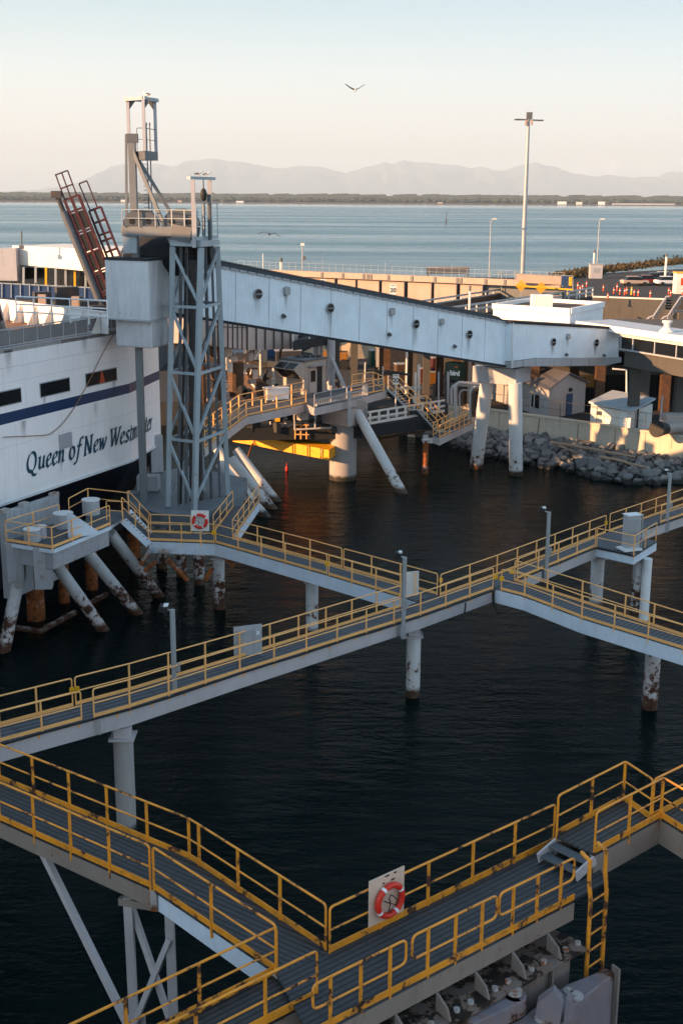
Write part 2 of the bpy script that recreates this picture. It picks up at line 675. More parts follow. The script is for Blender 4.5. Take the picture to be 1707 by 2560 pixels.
# ------------------------------------------------------------------ sky, sun, air
SUN_EL = R(15.5)
SKYK = 0.49
SUN_AZ = math.atan2(-0.90, -0.43)          # compass angle from +Y
toSun = Vector((math.sin(SUN_AZ) * math.cos(SUN_EL), math.cos(SUN_AZ) * math.cos(SUN_EL), math.sin(SUN_EL)))
world = bpy.data.worlds.new('World')
scene.world = world
world.use_nodes = True
nt = world.node_tree
N, L = nt.nodes, nt.links
bg = N['Background']
sky = N.new('ShaderNodeTexSky')
sky.sky_type = 'NISHITA'
sky.sun_disc = False
sky.sun_elevation = SUN_EL
sky.sun_rotation = SUN_AZ
sky.air_density = 1.2
sky.dust_density = 1.5
tc = N.new('ShaderNodeTexCoord')
sx = N.new('ShaderNodeSeparateXYZ')
L.new(tc.outputs['Generated'], sx.inputs[0])
# evening grading of the clear sky by height above the horizon
gr = N.new('ShaderNodeValToRGB')
els = gr.color_ramp.elements
stops = [(0.0, (0.72, 0.60, 0.53)), (0.026, (0.72, 0.63, 0.57)), (0.055, (0.70, 0.67, 0.64)), (0.09, (0.61, 0.66, 0.67)),
         (0.145, (0.36, 0.51, 0.58)), (0.22, (0.30, 0.46, 0.56)), (0.34, (0.13, 0.22, 0.29)), (0.60, (0.14, 0.23, 0.31)), (1.0, (0.10, 0.17, 0.25))]
els[0].position, els[0].color = stops[0][0], (*stops[0][1], 1)
els[1].position, els[1].color = stops[-1][0], (*stops[-1][1], 1)
for p_, c_ in stops[1:-1]:
    e = els.new(p_)
    e.color = (*c_, 1)
L.new(sx.outputs[2], gr.inputs[0])
# cooler towards the side away from the sun
side = ramp(N, L, math_(N, L, 'ADD', math_(N, L, 'MULTIPLY', sx.outputs[0], 0.9), 0.5), 0.30, 0.80)
cool = mix(N, L, side, (1.03, 1.02, 1.00), (0.90, 0.95, 1.0))
graded = mix(N, L, 1.0, gr.outputs[0], cool, 'MULTIPLY')
# low cumulus bank over the mountains on the right, thin streaks above
cn = noise(N, L, tc.outputs['Generated'], 30.0, 8, 0.62, (1.0, 1.0, 2.0))
band = math_(N, L, 'MULTIPLY', ramp(N, L, sx.outputs[2], 0.010, 0.018), ramp(N, L, sx.outputs[2], 0.028, 0.040, (1, 1, 1, 1), (0, 0, 0, 1)))
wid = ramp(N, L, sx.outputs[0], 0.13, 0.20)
cmask = math_(N, L, 'MULTIPLY', math_(N, L, 'MULTIPLY', band, wid), ramp(N, L, cn, 0.46, 0.60))
ccol = mix(N, L, ramp(N, L, noise(N, L, tc.outputs['Generated'], 60.0, 6, 0.6, (1, 1, 1.6)), 0.40, 0.62), (0.62, 0.56, 0.54), (1.5, 1.2, 1.02))
graded = mix(N, L, math_(N, L, 'MULTIPLY', cmask, 0.8), graded, ccol)
sn = noise(N, L, tc.outputs['Generated'], 9.0, 4, 0.5, (1.0, 1.0, 26.0))
smask = math_(N, L, 'MULTIPLY', ramp(N, L, sn, 0.60, 0.74),
              math_(N, L, 'MULTIPLY', ramp(N, L, sx.outputs[2], 0.035, 0.055), ramp(N, L, sx.outputs[2], 0.07, 0.11, (1, 1, 1, 1), (0, 0, 0, 1))))
graded = mix(N, L, math_(N, L, 'MULTIPLY', smask, 0.10), graded, (0.66, 0.68, 0.72))
sk = N.new('ShaderNodeVectorMath')
sk.operation = 'SCALE'
sk.inputs['Scale'].default_value = 0.10
L.new(sky.outputs[0], sk.inputs[0])
# the glow round the low sun, behind the viewer
dp = N.new('ShaderNodeVectorMath')
dp.operation = 'DOT_PRODUCT'
dp.inputs[1].default_value = toSun
L.new(tc.outputs['Generated'], dp.inputs[0])
glow = math_(N, L, 'POWER', math_(N, L, 'MAXIMUM', dp.outputs['Value'], 0.0), 2.0)
gsc = N.new('ShaderNodeVectorMath')
gsc.operation = 'SCALE'
L.new(graded, gsc.inputs[0])
L.new(math_(N, L, 'MULTIPLY', math_(N, L, 'ADD', math_(N, L, 'ADD', 1.0, math_(N, L, 'MULTIPLY', ramp(N, L, sx.outputs[0], 0.34, 0.75), 1.8)), math_(N, L, 'MULTIPLY', glow, 3.2)), SKYK), gsc.inputs['Scale'])  # also brightens sky out of view on the right, added to lift hull and gangway
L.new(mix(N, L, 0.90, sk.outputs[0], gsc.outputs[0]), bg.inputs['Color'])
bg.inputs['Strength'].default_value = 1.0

sl = bpy.data.lights.new('sun', 'SUN')
sl.energy = 5.0
sl.angle = R(0.5)
sl.color = (1.0, 0.55, 0.25)
so = bpy.data.objects.new('sun', sl)
COL.objects.link(so)
so.rotation_euler = toSun.to_track_quat('Z', 'Y').to_euler()

scene.view_settings.view_transform = 'Standard'
scene.view_settings.look = 'None'
scene.view_settings.exposure = 1.6
scene.view_settings.gamma = 1.0
scene.render.film_transparent = False
cy = scene.cycles
cy.max_bounces = 6
cy.diffuse_bounces = 3
cy.glossy_bounces = 3
cy.transmission_bounces = 2
cy.volume_bounces = 0
cy.transparent_max_bounces = 8
cy.caustics_reflective = False
cy.caustics_refractive = False
cy.sample_clamp_indirect = 4.0

# air: one even box of haze round everything
hz = MB().box((0, 38000, 1120), 110000, 84000, 2250)
ho = hz.build('haze', 'white', loc=(0, 38000, 0))
ho['kind'] = 'stuff'
hm = bpy.data.materials.new('haze_air')
hm.use_nodes = True
hn = hm.node_tree
hn.nodes.remove(hn.nodes['Principled BSDF'])
pv = hn.nodes.new('ShaderNodeVolumePrincipled')
pv.inputs['Color'].default_value = (0.66, 0.84, 1.0, 1)
pv.inputs['Density'].default_value = 3.1e-5
pv.inputs['Anisotropy'].default_value = 0.0
hn.links.new(pv.outputs[0], hn.nodes['Material Output'].inputs['Volume'])
ho.data.materials[0] = hm

# ------------------------------------------------------------------ water
m_, nt, N, L, B = newmat('sea_water')
g = N.new('ShaderNodeNewGeometry')
pos = g.outputs['Position']
B.inputs['Roughness'].default_value = 0.07
B.inputs['IOR'].default_value = 1.20
w1 = noise(N, L, pos, 0.80, 3, 0.55, (0.55, 1.35, 1.0))
w2 = noise(N, L, pos, 3.6, 3, 0.6, (0.7, 1.1, 1.0))
w3 = noise(N, L, pos, 0.055, 3, 0.5, (0.8, 1.5, 1.0))
calm = ramp(N, L, noise(N, L, pos, 0.007, 6, 0.65, (0.16, 1.0, 1.0)), 0.40, 0.62)
calm2 = ramp(N, L, noise(N, L, pos, 0.05, 3, 0.5), 0.3, 0.7)
hsum = math_(N, L, 'ADD', math_(N, L, 'MULTIPLY', w1, 0.42), math_(N, L, 'MULTIPLY', w2, 0.14))
hsum = math_(N, L, 'ADD', hsum, math_(N, L, 'MULTIPLY', w3, 0.5))
bp = N.new('ShaderNodeBump')
bp.inputs['Distance'].default_value = 1.0
sx = N.new('ShaderNodeSeparateXYZ')
L.new(pos, sx.inputs[0])
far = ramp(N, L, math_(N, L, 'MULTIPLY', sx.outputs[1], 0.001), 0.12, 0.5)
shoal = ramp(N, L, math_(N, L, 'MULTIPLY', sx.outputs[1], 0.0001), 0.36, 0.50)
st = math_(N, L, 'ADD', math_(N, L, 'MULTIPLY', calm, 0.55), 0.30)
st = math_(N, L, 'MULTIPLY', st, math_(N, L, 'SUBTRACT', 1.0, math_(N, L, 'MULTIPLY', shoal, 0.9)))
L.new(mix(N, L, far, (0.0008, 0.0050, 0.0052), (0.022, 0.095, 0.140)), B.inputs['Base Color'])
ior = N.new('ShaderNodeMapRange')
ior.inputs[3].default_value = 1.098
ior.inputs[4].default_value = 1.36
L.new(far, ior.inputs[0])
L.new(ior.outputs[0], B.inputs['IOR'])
st = math_(N, L, 'MULTIPLY', st, math_(N, L, 'ADD', 0.35, math_(N, L, 'MULTIPLY', calm2, 0.9)))
L.new(st, bp.inputs['Strength'])
L.new(hsum, bp.inputs['Height'])
L.new(bp.outputs[0], B.inputs['Normal'])
L.new(math_(N, L, 'ADD', 0.03, math_(N, L, 'MULTIPLY', math_(N, L, 'MULTIPLY', far, math_(N, L, 'SUBTRACT', 1.0, math_(N, L, 'MULTIPLY', shoal, 0.7))), math_(N, L, 'ADD', math_(N, L, 'MULTIPLY', calm, 0.12), 0.18))), B.inputs['Roughness'])
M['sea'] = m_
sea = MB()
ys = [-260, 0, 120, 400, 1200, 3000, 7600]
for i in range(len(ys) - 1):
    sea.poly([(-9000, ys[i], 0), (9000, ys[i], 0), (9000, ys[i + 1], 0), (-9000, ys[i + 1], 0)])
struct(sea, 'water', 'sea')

# ------------------------------------------------------------------ far shore and mountains
prof = [(-900, 470), (-600, 462), (-300, 476), (0, 480), (115, 472), (153, 469), (214, 452), (250, 434.7), (275, 417), (314, 412), (350, 414), (388, 410), (408, 410),
        (434, 417), (467, 404), (495, 399), (536, 396), (566, 400), (602, 404), (643, 414), (707, 420), (760, 416), (803, 417),
        (864, 432), (925, 415), (964, 403), (979, 411), (1002, 399), (1033, 407), (1075, 404), (1128, 414), (1178, 420),
        (1209, 415), (1223, 424), (1264, 424), (1306, 412.6), (1338, 404.6), (1366, 416), (1392, 417), (1430, 432), (1481, 440),
        (1532, 437), (1583, 446), (1615, 441), (1647, 444), (1663, 431), (1707, 428), (1790, 436), (1900, 420), (2100, 440), (2500, 455)]
m_, nt, N, L, B = newmat('mountain_forest')
g = N.new('ShaderNodeNewGeometry')
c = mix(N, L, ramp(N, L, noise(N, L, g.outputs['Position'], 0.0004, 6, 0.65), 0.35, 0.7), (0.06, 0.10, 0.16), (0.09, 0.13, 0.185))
L.new(c, B.inputs['Base Color'])
B.inputs['Roughness'].default_value = 1.0
M['mountain'] = m_
from mathutils import noise as mnoise
mt = MB()
DM = 60000
us = [(-900 + k * 12) for k in range(int(3400 / 12) + 1)]
rows = []


def prof_at(u):
    for i in range(len(prof) - 1):
        if prof[i][0] <= u <= prof[i + 1][0]:
            t = (u - prof[i][0]) / (prof[i + 1][0] - prof[i][0])
            return prof[i][1] * (1 - t) + prof[i + 1][1] * t
    return prof[-1][1]


shares = [(k / 14, -11000 + 11000 * (k / 14) ** .85) for k in range(14)] + [(1.0, 0), (0.55, 5000), (0.0, 11000)]
for sh, dy in shares:
    row = []
    for u in us:
        v = prof_at(u) + (mnoise.fractal(Vector((u * .018, 2.0, 0)), .9, 2.1, 5) * 5.0 if sh == 1 else 0)
        p = G(u, v, DM)
        w = mnoise.fractal(Vector((u * .014, dy * .00045, 3.0)), .8, 2.1, 4) * 0.30 * math.sin(math.pi * min(1, sh))
        z = p.z * sh * (1 + (w if 0 < sh < 1 else 0))
        row.append(Vector((p.x, DM + dy + (600 * mnoise.noise(Vector((u * .02, dy * .0008, 1.0))) if 0 < sh < 1 else 0), z - (8 if sh == 0 else 0))))
    rows.append(row)
for a in range(len(rows) - 1):
    for b in range(len(us) - 1):
        mt.poly([rows[a][b], rows[a][b + 1], rows[a + 1][b + 1], rows[a + 1][b]])
struct(mt, 'mountains', 'mountain', smooth=True)

m_, nt, N, L, B = newmat('far_land')
B.inputs['Base Color'].default_value = (0.055, 0.040, 0.038, 1)
B.inputs['Roughness'].default_value = 1.0
M['far_land'] = m_
fl = MB()
pts = []
for k in range(0, 81):
    x = -9000 + k * 225
    y0 = 7000 + rnd.uniform(-40, 40) - max(0, x) * 0.06
    pts.append((x, y0))
for k in range(80):
    (x0, y0), (x1, y1) = pts[k], pts[k + 1]
    fl.poly([(x0, y0, -.5), (x1, y1, -.5), (x1, y1 + 60, 8), (x0, y0 + 60, 8)])
    fl.poly([(x0, y0 + 60, 8), (x1, y1 + 60, 8), (x1 * 8, 62000, 14), (x0 * 8, 62000, 14)])
struct(fl, 'far_shore', 'far_land')

m_, nt, N, L, B = newmat('far_wood')
g = N.new('ShaderNodeNewGeometry')
c = mix(N, L, ramp(N, L, noise(N, L, g.outputs['Position'], 0.02, 3, 0.6), 0.35, 0.7), (0.012, 0.022, 0.020), (0.05, 0.06, 0.045))
L.new(c, B.inputs['Base Color'])
B.inputs['Roughness'].default_value = 1.0
M['far_wood'] = m_
fw = MB()
for k in range(1500):
    x = rnd.uniform(-2300, 2500)
    y = 7080 + rnd.random() ** 2 * 700 - max(0, x) * 0.06
    clump = 0.5 + 0.5 * math.sin(x * 0.013) * math.sin(x * 0.0041 + 1.2)
    h = rnd.uniform(14, 24) + 14 * clump * rnd.random()
    if rnd.random() < 0.15:
        h *= 0.5
    w = h * rnd.uniform(0.45, 0.9)
    n = 6
    ring = [(x + w * math.cos(q * math.pi * 2 / n) * rnd.uniform(.7, 1.1), y + w * math.sin(q * math.pi * 2 / n), 7 + h * rnd.uniform(.35, .6)) for q in range(n)]
    for q in range(n):
        fw.poly([ring[q], ring[(q + 1) % n], (x + rnd.uniform(-3, 3), y, 7 + h)])
        fw.poly([(x, y, 4), ring[(q + 1) % n], ring[q]])
for k in range(500):                              # second belt, farther inland
    x = rnd.uniform(-3600, 4000)
    y = rnd.uniform(10500, 12500)
    h = rnd.uniform(45, 75)
    w = h * 2.2
    fw.poly([(x - w, y, 5), (x + w, y, 5), (x + w * .5, y, h), (x - w * .3, y, h * .94)])
    fw.poly([(x - w, y + 40, 5), (x + w, y + 40, 5), (x + w * .5, y, h), (x - w * .3, y, h * .94)])
o = fw.build('far_woods', 'far_wood', recalc=False)
tag(o, None, None, None, 'stuff')
for k, (u, w, hh, col) in enumerate([(309, 26, 12, 'white_warm'), (600, 40, 9, 'white'), (1404, 46, 16, 'sign_white'), (1447, 30, 14, 'white_warm'), (1503, 34, 17, 'white'),
                                     (1575, 190, 9, 'grey_white'), (1650, 150, 9, 'grey_white'), (450, 22, 10, 'beige_panel'), (1100, 26, 9, 'beige_panel')]):
    p = G(u, 505, 6985 - max(0, (u - 853) * 2.2) * 0.06 - 40)
    pl = ['far left behind the left mast', 'left of the middle', 'left of the tall lamp mast on the right', 'just right of the lamp mast', 'brightest, right of the lamp mast',
          'long and low at the right', 'long and low at the far right edge', 'small, behind the lattice tower', 'small, in the middle'][k]
    t = thing('far_house', 'tiny pale house on the far shore, ' + pl, 'house', (p.x, p.y, 4), 'houses on the far shore')
    MB().box((p.x, p.y, 4 + hh / 2), w, 14, hh).build('wall', col, t)
    MB().prism([(p.x - w / 2 - 1, p.y - 8, 4 + hh), (p.x - w / 2 - 1, p.y + 8, 4 + hh), (p.x - w / 2 - 1, p.y, 4 + hh + 4)], (w + 2, 0, 0)).build('roof', 'roof_dark', t)

p = G(1115, 556, 0.0001 + 1240)
t = thing('channel_marker', 'dark thin marker post standing in the open water of the bay', 'marker post', (p.x, p.y, 0))
MB().tube((p.x, p.y, -2), (p.x, p.y, 5.6), 0.55).build('pile', 'steel_dark', t)
MB().tube((p.x, p.y, 5.6), (p.x, p.y, 13), 0.28).build('pole', 'steel_dark', t)

# ------------------------------------------------------------------ terminal land
ground = MB()
wallpts = [P(1020, 1012, 3.2), P(1200, 1019.5, 3.2), P(1400, 1046, 3.2), P(1587, 1072.5, 3.2), P(1640, 1080, 3.2), P(1800, 1104, 3.2)]
front = [Vector((-60, 128, 0)), Vector((4, 126, 0))] + [Vector((p.x, p.y + .3, 0)) for p in wallpts]
front.append(Vector((60, 90, 0)))
poly = [Vector((p.x, p.y, 2.5)) for p in front] + [Vector((150, 90, 2.5)), Vector((150, 190, 2.5)), Vector((-60, 190, 2.5))]
ground.prism([p - Vector((0, 0, 5)) for p in poly], (0, 0, 5))
struct(ground, 'ground', 'asphalt')
up = MB()
UZ = 9.6
upts = [P(1400, 744, UZ), P(1470, 742, UZ), P(1662, 749, UZ), P(1760, 755, UZ)]
back = [P(1900, 655, UZ), P(1707, 672, UZ), P(1560, 680, UZ), P(1440, 688, UZ), P(1290, 694, UZ), P(1100, 692, UZ), P(600, 690, UZ)]
poly = upts + back + [Vector((-35, 172, UZ)), Vector((10, 172, UZ))]
up.prism([p - Vector((0, 0, 10)) for p in poly], (0, 0, 10))
struct(up, 'upper_ground', 'asphalt')

# grassy bank behind the parking
m_, nt, N, L, B = newmat('dry_grass')
g = N.new('ShaderNodeNewGeometry')
c = mix(N, L, ramp(N, L, noise(N, L, g.outputs['Position'], 0.5, 5, 0.7), 0.35, 0.65), (0.028, 0.028, 0.014), (0.11, 0.072, 0.034))
L.new(c, B.inputs['Base Color'])
B.inputs['Roughness'].default_value = 1
M['dry_grass'] = m_
bk = MB()
crest = [(1380, 690), (1450, 678), (1500, 672), (1560, 665), (1640, 655), (1707, 650), (1800, 640)]
for i in range(len(crest) - 1):
    a, b = [P(u, v + 4, UZ + .3) for u, v in (crest[i], crest[i + 1])]
    for k in range(7):
        p = lerp(a, b, k / 7)
        q = lerp(a, b, (k + 1) / 7)
        h0, h1 = .55 + 0.3 * math.sin(p.x * .7), .55 + 0.3 * math.sin(q.x * .7)
        bk.hexa([p + Vector((0, -2.5, -.4)), q + Vector((0, -2.5, -.4)), q + Vector((0, 3, -.4)), p + Vector((0, 3, -.4)),
                 p + Vector((0, -1, h0)), q + Vector((0, -1, h1)), q + Vector((0, 1, h1)), p + Vector((0, 1, h0))])
o = struct(bk, 'grass_bank', 'dry_grass')
tuft = MB()
for i in range(len(crest) - 1):
    a, b = [P(u, v + 4, UZ + .5) for u, v in (crest[i], crest[i + 1])]
    for k in range(240):
        p = lerp(a, b, rnd.random()) + Vector((rnd.uniform(-.8, .8), rnd.uniform(-2.4, 2), rnd.uniform(-.6, .5)))
        h = rnd.uniform(.2, .8)
        w = rnd.uniform(.1, .35)
        tuft.poly([p + Vector((-w, 0, 0)), p + Vector((w, rnd.uniform(-.2, .2), 0)), p + Vector((rnd.uniform(-.4, .4), 0, h))])
o = tuft.build('bank_grass', 'dry_grass', recalc=False)
tag(o, None, None, None, 'stuff')
for k, (u, v, w, lab) in enumerate([(1440, 686, 1.6, 'low dark shrub left of the pale utility box on the bank'), (1478, 682, 1.2, 'small dark shrub behind the pale utility box'),
                                    (1655, 655, 2.2, 'broad dark shrub on the crest of the grassy bank'), (1690, 652, 2.2, 'dark shrub at the right end of the grassy bank')]):
    p = P(u, v + 6, UZ)
    mb = MB()
    for q in range(260):
        e = Vector((rnd.gauss(0, 1), rnd.gauss(0, 1), 0)) * w * .55
        c0 = p + e + Vector((0, 0, rnd.random() * w * .9 * math.exp(-(e.length / w) ** 2)))
        s = rnd.uniform(.08, .22)
        d1 = Vector((rnd.uniform(-1, 1), rnd.uniform(-1, 1), rnd.uniform(-1, 1))).normalized() * s
        d2 = Vector((rnd.uniform(-1, 1), rnd.uniform(-1, 1), rnd.uniform(-1, 1))).normalized() * s
        mb.poly([c0 - d1, c0 + d2, c0 + d1, c0 - d2])
    t = thing('shrub', lab, 'shrub', p, 'shrubs on the bank')
    mb.build('foliage', 'far_wood', t, recalc=False)
    MB().tube(p - Vector((0, 0, .2)), p + Vector((0, 0, w * .5)), .06, .02, n=5).build('stem', 'brown_steel', t)

# sea wall along the shore
t = thing('sea_wall', 'sunlit concrete retaining wall with cracked joints above the riprap bank', 'wall', wallpts[1])
wb, cp, jt = MB(), MB(), MB()
for i in range(len(wallpts) - 1):
    a, b = wallpts[i], wallpts[i + 1]
    d = (b - a).normalized()
    n = Vector((-d.y, d.x, 0)) * .22
    lo = Vector((0, 0, -3.6))
    hi = Vector((0, 0, -.16))
    wb.hexa([a + lo, b + lo, b + lo + n * 2, a + lo + n * 2, a + hi, b + hi, b + hi + n * 2, a + hi + n * 2])
    cp.beam(a + n + Vector((0, 0, -.08)), b + n + Vector((0, 0, -.08)), .62, .16)
    m0 = int((b - a).length / 6)
    for k in range(m0 + 1):
        p = lerp(a, b, (k + .5) / (m0 + 1)) - n * .012
        jt.beam(p + Vector((0, 0, -.2)), p + Vector((rnd.uniform(-.2, .2), 0, -2.0)), .05, .03, up=d)
wb.build('wall_face', 'concrete', t)
cp.build('coping', 'concrete', t)
jt.build('joint', 'concrete_dark', t)

# riprap: every boulder is a thing of its own
def rock_mesh(seed):
    r_ = random.Random(seed)
    bm = bmesh.new()
    bmesh.ops.create_icosphere(bm, subdivisions=2, radius=1.0)
    planes = []
    for k in range(13):
        d = Vector((r_.gauss(0, 1), r_.gauss(0, 1), r_.gauss(0, 1))).normalized()
        planes.append((d, r_.uniform(.42, .74)))
    for v in bm.verts:
        for d, h in planes:
            e = v.co.dot(d)
            if e > h:
                v.co -= d * (e - h)
        v.co += Vector((r_.uniform(-.03, .03), r_.uniform(-.03, .03), r_.uniform(-.03, .03)))
    for v in bm.verts:
        v.co.x *= 1.15
        v.co.z *= .8
    me = bpy.data.meshes.new('boulder')
    bm.to_mesh(me)
    bm.free()
    me.materials.append(M['rock'])
    return me


m_, nt, N, L, B = newmat('rock')
g = N.new('ShaderNodeNewGeometry')
oi = N.new('ShaderNodeObjectInfo')
base = ramp(N, L, oi.outputs['Random'], 0.0, 1.0, (0.09, 0.09, 0.095, 1), (0.30, 0.285, 0.275, 1))
n1 = ramp(N, L, noise(N, L, g.outputs['Position'], 2.5, 6, 0.7), 0.35, 0.75)
c = mix(N, L, n1, base, (0.12, 0.115, 0.115))
sx = N.new('ShaderNodeSeparateXYZ')
L.new(g.outputs['Position'], sx.inputs[0])
c = mix(N, L, ramp(N, L, math_(N, L, 'ADD', sx.outputs[2], math_(N, L, 'MULTIPLY', n1, .3)), 0.40, 0.65, (1, 1, 1, 1), (0, 0, 0, 1)), c, (0.016, 0.016, 0.015))
L.new(c, B.inputs['Base Color'])
B.inputs['Roughness'].default_value = 0.85
M['rock'] = m_
toe = [P(1040, 1085, 0), P(1100, 1100, 0), P(1150, 1125, 0), P(1250, 1150, 0), P(1330, 1168, 0), P(1420, 1180, 0), P(1500, 1205, 0), P(1600, 1215, 0), P(1707, 1205, 0), P(1800, 1190, 0)]
head = [Vector((p.x, p.y - .2, 1.15)) for p in wallpts]
nn = 60
ta, ha = resample(toe, nn), resample(head, nn)
core = MB()
for i in range(nn):
    core.poly([ta[i] - Vector((0, 1, 1.2)), ta[i + 1] - Vector((0, 1, 1.2)), ha[i + 1] - Vector((0, 0, .5)), ha[i] - Vector((0, 0, .5))])
struct(core, 'shore_slope', 'concrete_dark', recalc=False)
rocks = [rock_mesh(100 + k) for k in range(12)]
cnt = 0
rw = random.Random(5)
spots = []
for k in range(6000):
    if len(spots) >= 300:
        break
    s, tt = rw.random(), rw.random()
    i = min(nn - 1, int(s * nn))
    p = lerp(lerp(ta[i], ta[i + 1], s * nn - i), lerp(ha[i], ha[i + 1], s * nn - i), tt)
    size = rw.uniform(.34, .85) * (1.1 if tt < .45 else .75)
    if p.x > 33:
        continue
    if all((p - q).length > (size + sz) * .52 for q, sz in spots):
        spots.append((p, size))
for p, size in spots:
    o = bpy.data.objects.new('boulder', rocks[cnt % 12])
    COL.objects.link(o)
    o.location = p + Vector((0, 0, rw.uniform(-.05, .25)))
    o.rotation_euler = (rw.uniform(-.6, .6), rw.uniform(-.6, .6), rw.uniform(0, 6.28))
    o.scale = [size * rw.uniform(.85, 1.25) for _ in range(3)]
    tag(o, 'grey angular boulder in the riprap bank below the sunlit concrete wall', 'boulder', 'boulders of the riprap bank')
    cnt += 1
rub = MB()
for k in range(1500):
    s_, tt = rw.random(), rw.random()
    i = min(nn - 1, int(s_ * nn))
    p = lerp(lerp(ta[i], ta[i + 1], s_ * nn - i), lerp(ha[i], ha[i + 1], s_ * nn - i), tt)
    if p.x > 33:
        continue
    r0 = rw.uniform(.10, .26)
    me_ = rocks[k % 12]
    mr = Matrix.Rotation(rw.uniform(0, 6.28), 4, 'Z') @ Matrix.Rotation(rw.uniform(-1, 1), 4, 'X')
    off_ = len(rub.v)
    rub.v += [p + Vector((0, 0, .08)) + (mr @ v.co) * r0 for v in me_.vertices]
    rub.f += [[off_ + q for q in f.vertices] for f in me_.polygons]
o = rub.build('small_rubble', 'rock', recalc=False)
tag(o, None, None, None, 'stuff')
for k, (a, b, r_, lab) in enumerate([((1380, 1106), (1586, 1142), .17, 'long pale driftwood log lying across the top of the riprap'), ((1395, 1113), (1440, 1133), .10, 'short driftwood stick beside the long log'),
                                     ((1500, 1141), (1612, 1168), .16, 'second driftwood log lower on the riprap at the right'), ((1440, 1100), (1490, 1106), .08, 'thin bleached branch at the foot of the concrete wall')]):
    p, q = P(*a, 1.75 - .35 * (k == 2)), P(*b, 1.45 - .4 * (k == 2))
    mb = MB()
    pts_ = [lerp(p, q, i / 6) + Vector((0, rnd.uniform(-.1, .1), rnd.uniform(-.06, .06))) for i in range(7)]
    mb.path(pts_, r_, 8, r2=r_ * .6)
    o = mb.build('driftwood_log', 'wood', loc=p, smooth=True)
    tag(o, lab, 'log', 'driftwood on the riprap')
# ------------------------------------------------------------------ catwalk grid
WZ = 4.2                          # level of the catwalk decks
FZ = 7.6                          # level of the near dolphin walkway


def PP(pts, z):
    return [P(u, v, z) for u, v in pts]


def lamp_pole(u, vtop, vbase, z, label, head=True, lean=0.0, hd=(-.34, .1)):
    b = P(u, vbase, z)
    top = G(u, vtop, b.y)
    hgt = top.z - b.z
    t = thing('lamp_pole', label, 'lamp pole', b, 'lamp poles on the catwalk')
    MB().tube(b - Vector((0, 0, .7)), b + Vector((0, 0, hgt)), .10, n=10).build('pole', 'steel', t, smooth=True)
    MB().box(b + Vector((0, 0, -.35)), .26, .26, .5).build('bracket', 'steel', t)
    bx = MB().box(b + Vector((.16, -.02, .95)), .14, .14, .3)
    bx.build('junction_box', 'steel', t)
    hb = MB()
    c0 = b + Vector((hd[0], hd[1], hgt + .02))
    hb.tube(b + Vector((0, 0, hgt - .05)), c0, .035)
    hb.build('arm', 'steel', t)
    fl = MB()
    fl.prism([c0 + Vector((-.20, -.2, -.10)), c0 + Vector((.12, -.2, -.16)), c0 + Vector((.18, -.2, .08)), c0 + Vector((-.12, -.2, .14))], (0, .42, 0))
    fl.build('lamp_head', 'black', t, bevel=.03)
    MB().box(c0 + Vector((.1, -.02, .13)), .16, .3, .05).build('reflector_cap', 'white', t)
    return t


def cable_run(mb, pts, r=.045, drop=.06, out=None):
    q = []
    for i in range(len(pts) - 1):
        n = max(2, int((pts[i + 1] - pts[i]).length / 1.5))
        for k in range(n):
            p = lerp(pts[i], pts[i + 1], k / n)
            q.append(p + Vector((0, 0, -drop + rnd.uniform(-.025, .025))) + (out or Vector((0, 0, 0))))
    q.append(pts[-1] + Vector((0, 0, -drop)))
    mb.path(q, r, 6)
    return mb


def w1z(u):                      # the long catwalk climbs towards the left
    return WZ + max(0.0, (900 - u)) * 0.00145


def PW(pts):
    return [P(u, v, w1z(u)) for u, v in pts]


# --- long catwalk crossing the picture
w1f = PW([(-1000, 2166), (0, 1856), (325, 1769), (600, 1680), (1050, 1537), (1231, 1472), (1486, 1367), (1639, 1311), (1707, 1288), (2300, 1088)])
w1b = PW([(-1000, 2098), (0, 1815), (325, 1727), (600, 1644), (1005, 1516), (1100, 1489), (1241, 1438), (1512, 1333), (1600, 1301), (1707, 1263), (2300, 1062)])
t = thing('catwalk', 'long steel catwalk with yellow railings crossing the whole picture above mid water', 'catwalk', w1f[4], 'steel catwalks')
NW = 36
aF, aB = resample(w1f, NW), resample(w1b, NW)
gm = grating_mat('catwalk_grating', (0.075, 0.090, 0.115), aF[20] - aF[16], 0.25, 1.2)
M['grating_mid'] = gm
strip(MB(), aF, aB).build('deck', 'grating_mid', t)
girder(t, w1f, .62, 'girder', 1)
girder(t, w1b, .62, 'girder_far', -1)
xb = MB()
for k in range(1, NW):
    xb.beam(aF[k] + Vector((0, .1, -.25)), aB[k] + Vector((0, -.1, -.25)), .1, .2)
xb.build('cross_beam', 'girder', t)
railing(t, PW([(-1000, 2166), (0, 1856), (205, 1800)]), sp=1.9, hoop=False, ends=(False, True))
railing(t, PW([(236, 1794), (325, 1769), (600, 1680), (1050, 1537), (1231, 1472)]), sp=1.9)
railing(t, PW([(1292, 1448), (1486, 1367)]), sp=1.9)
railing(t, PW([(1650, 1307), (1707, 1288), (2300, 1088)]), sp=1.9, ends=(True, False))
railing(t, PW([(-1000, 2098), (0, 1815), (183, 1766)]), sp=1.9, ends=(False, True))
railing(t, PW([(191, 1763), (325, 1727), (600, 1644), (1000, 1518)]), sp=1.9)
railing(t, PW([(1100, 1489), (1241, 1438), (1512, 1333)]), sp=1.9)
railing(t, PW([(1522, 1329), (1707, 1263), (2300, 1062)]), sp=1.9, ends=(True, False))
for q0_, q1_ in ((0.0, 0.70), (0.745, 0.862)):
    cable_run(MB(), cut(w1f, q0_, q1_), out=Vector((.03, -.06, 0))).build('cable', 'cable', t, smooth=True)
tabs = MB()
L_ = 60
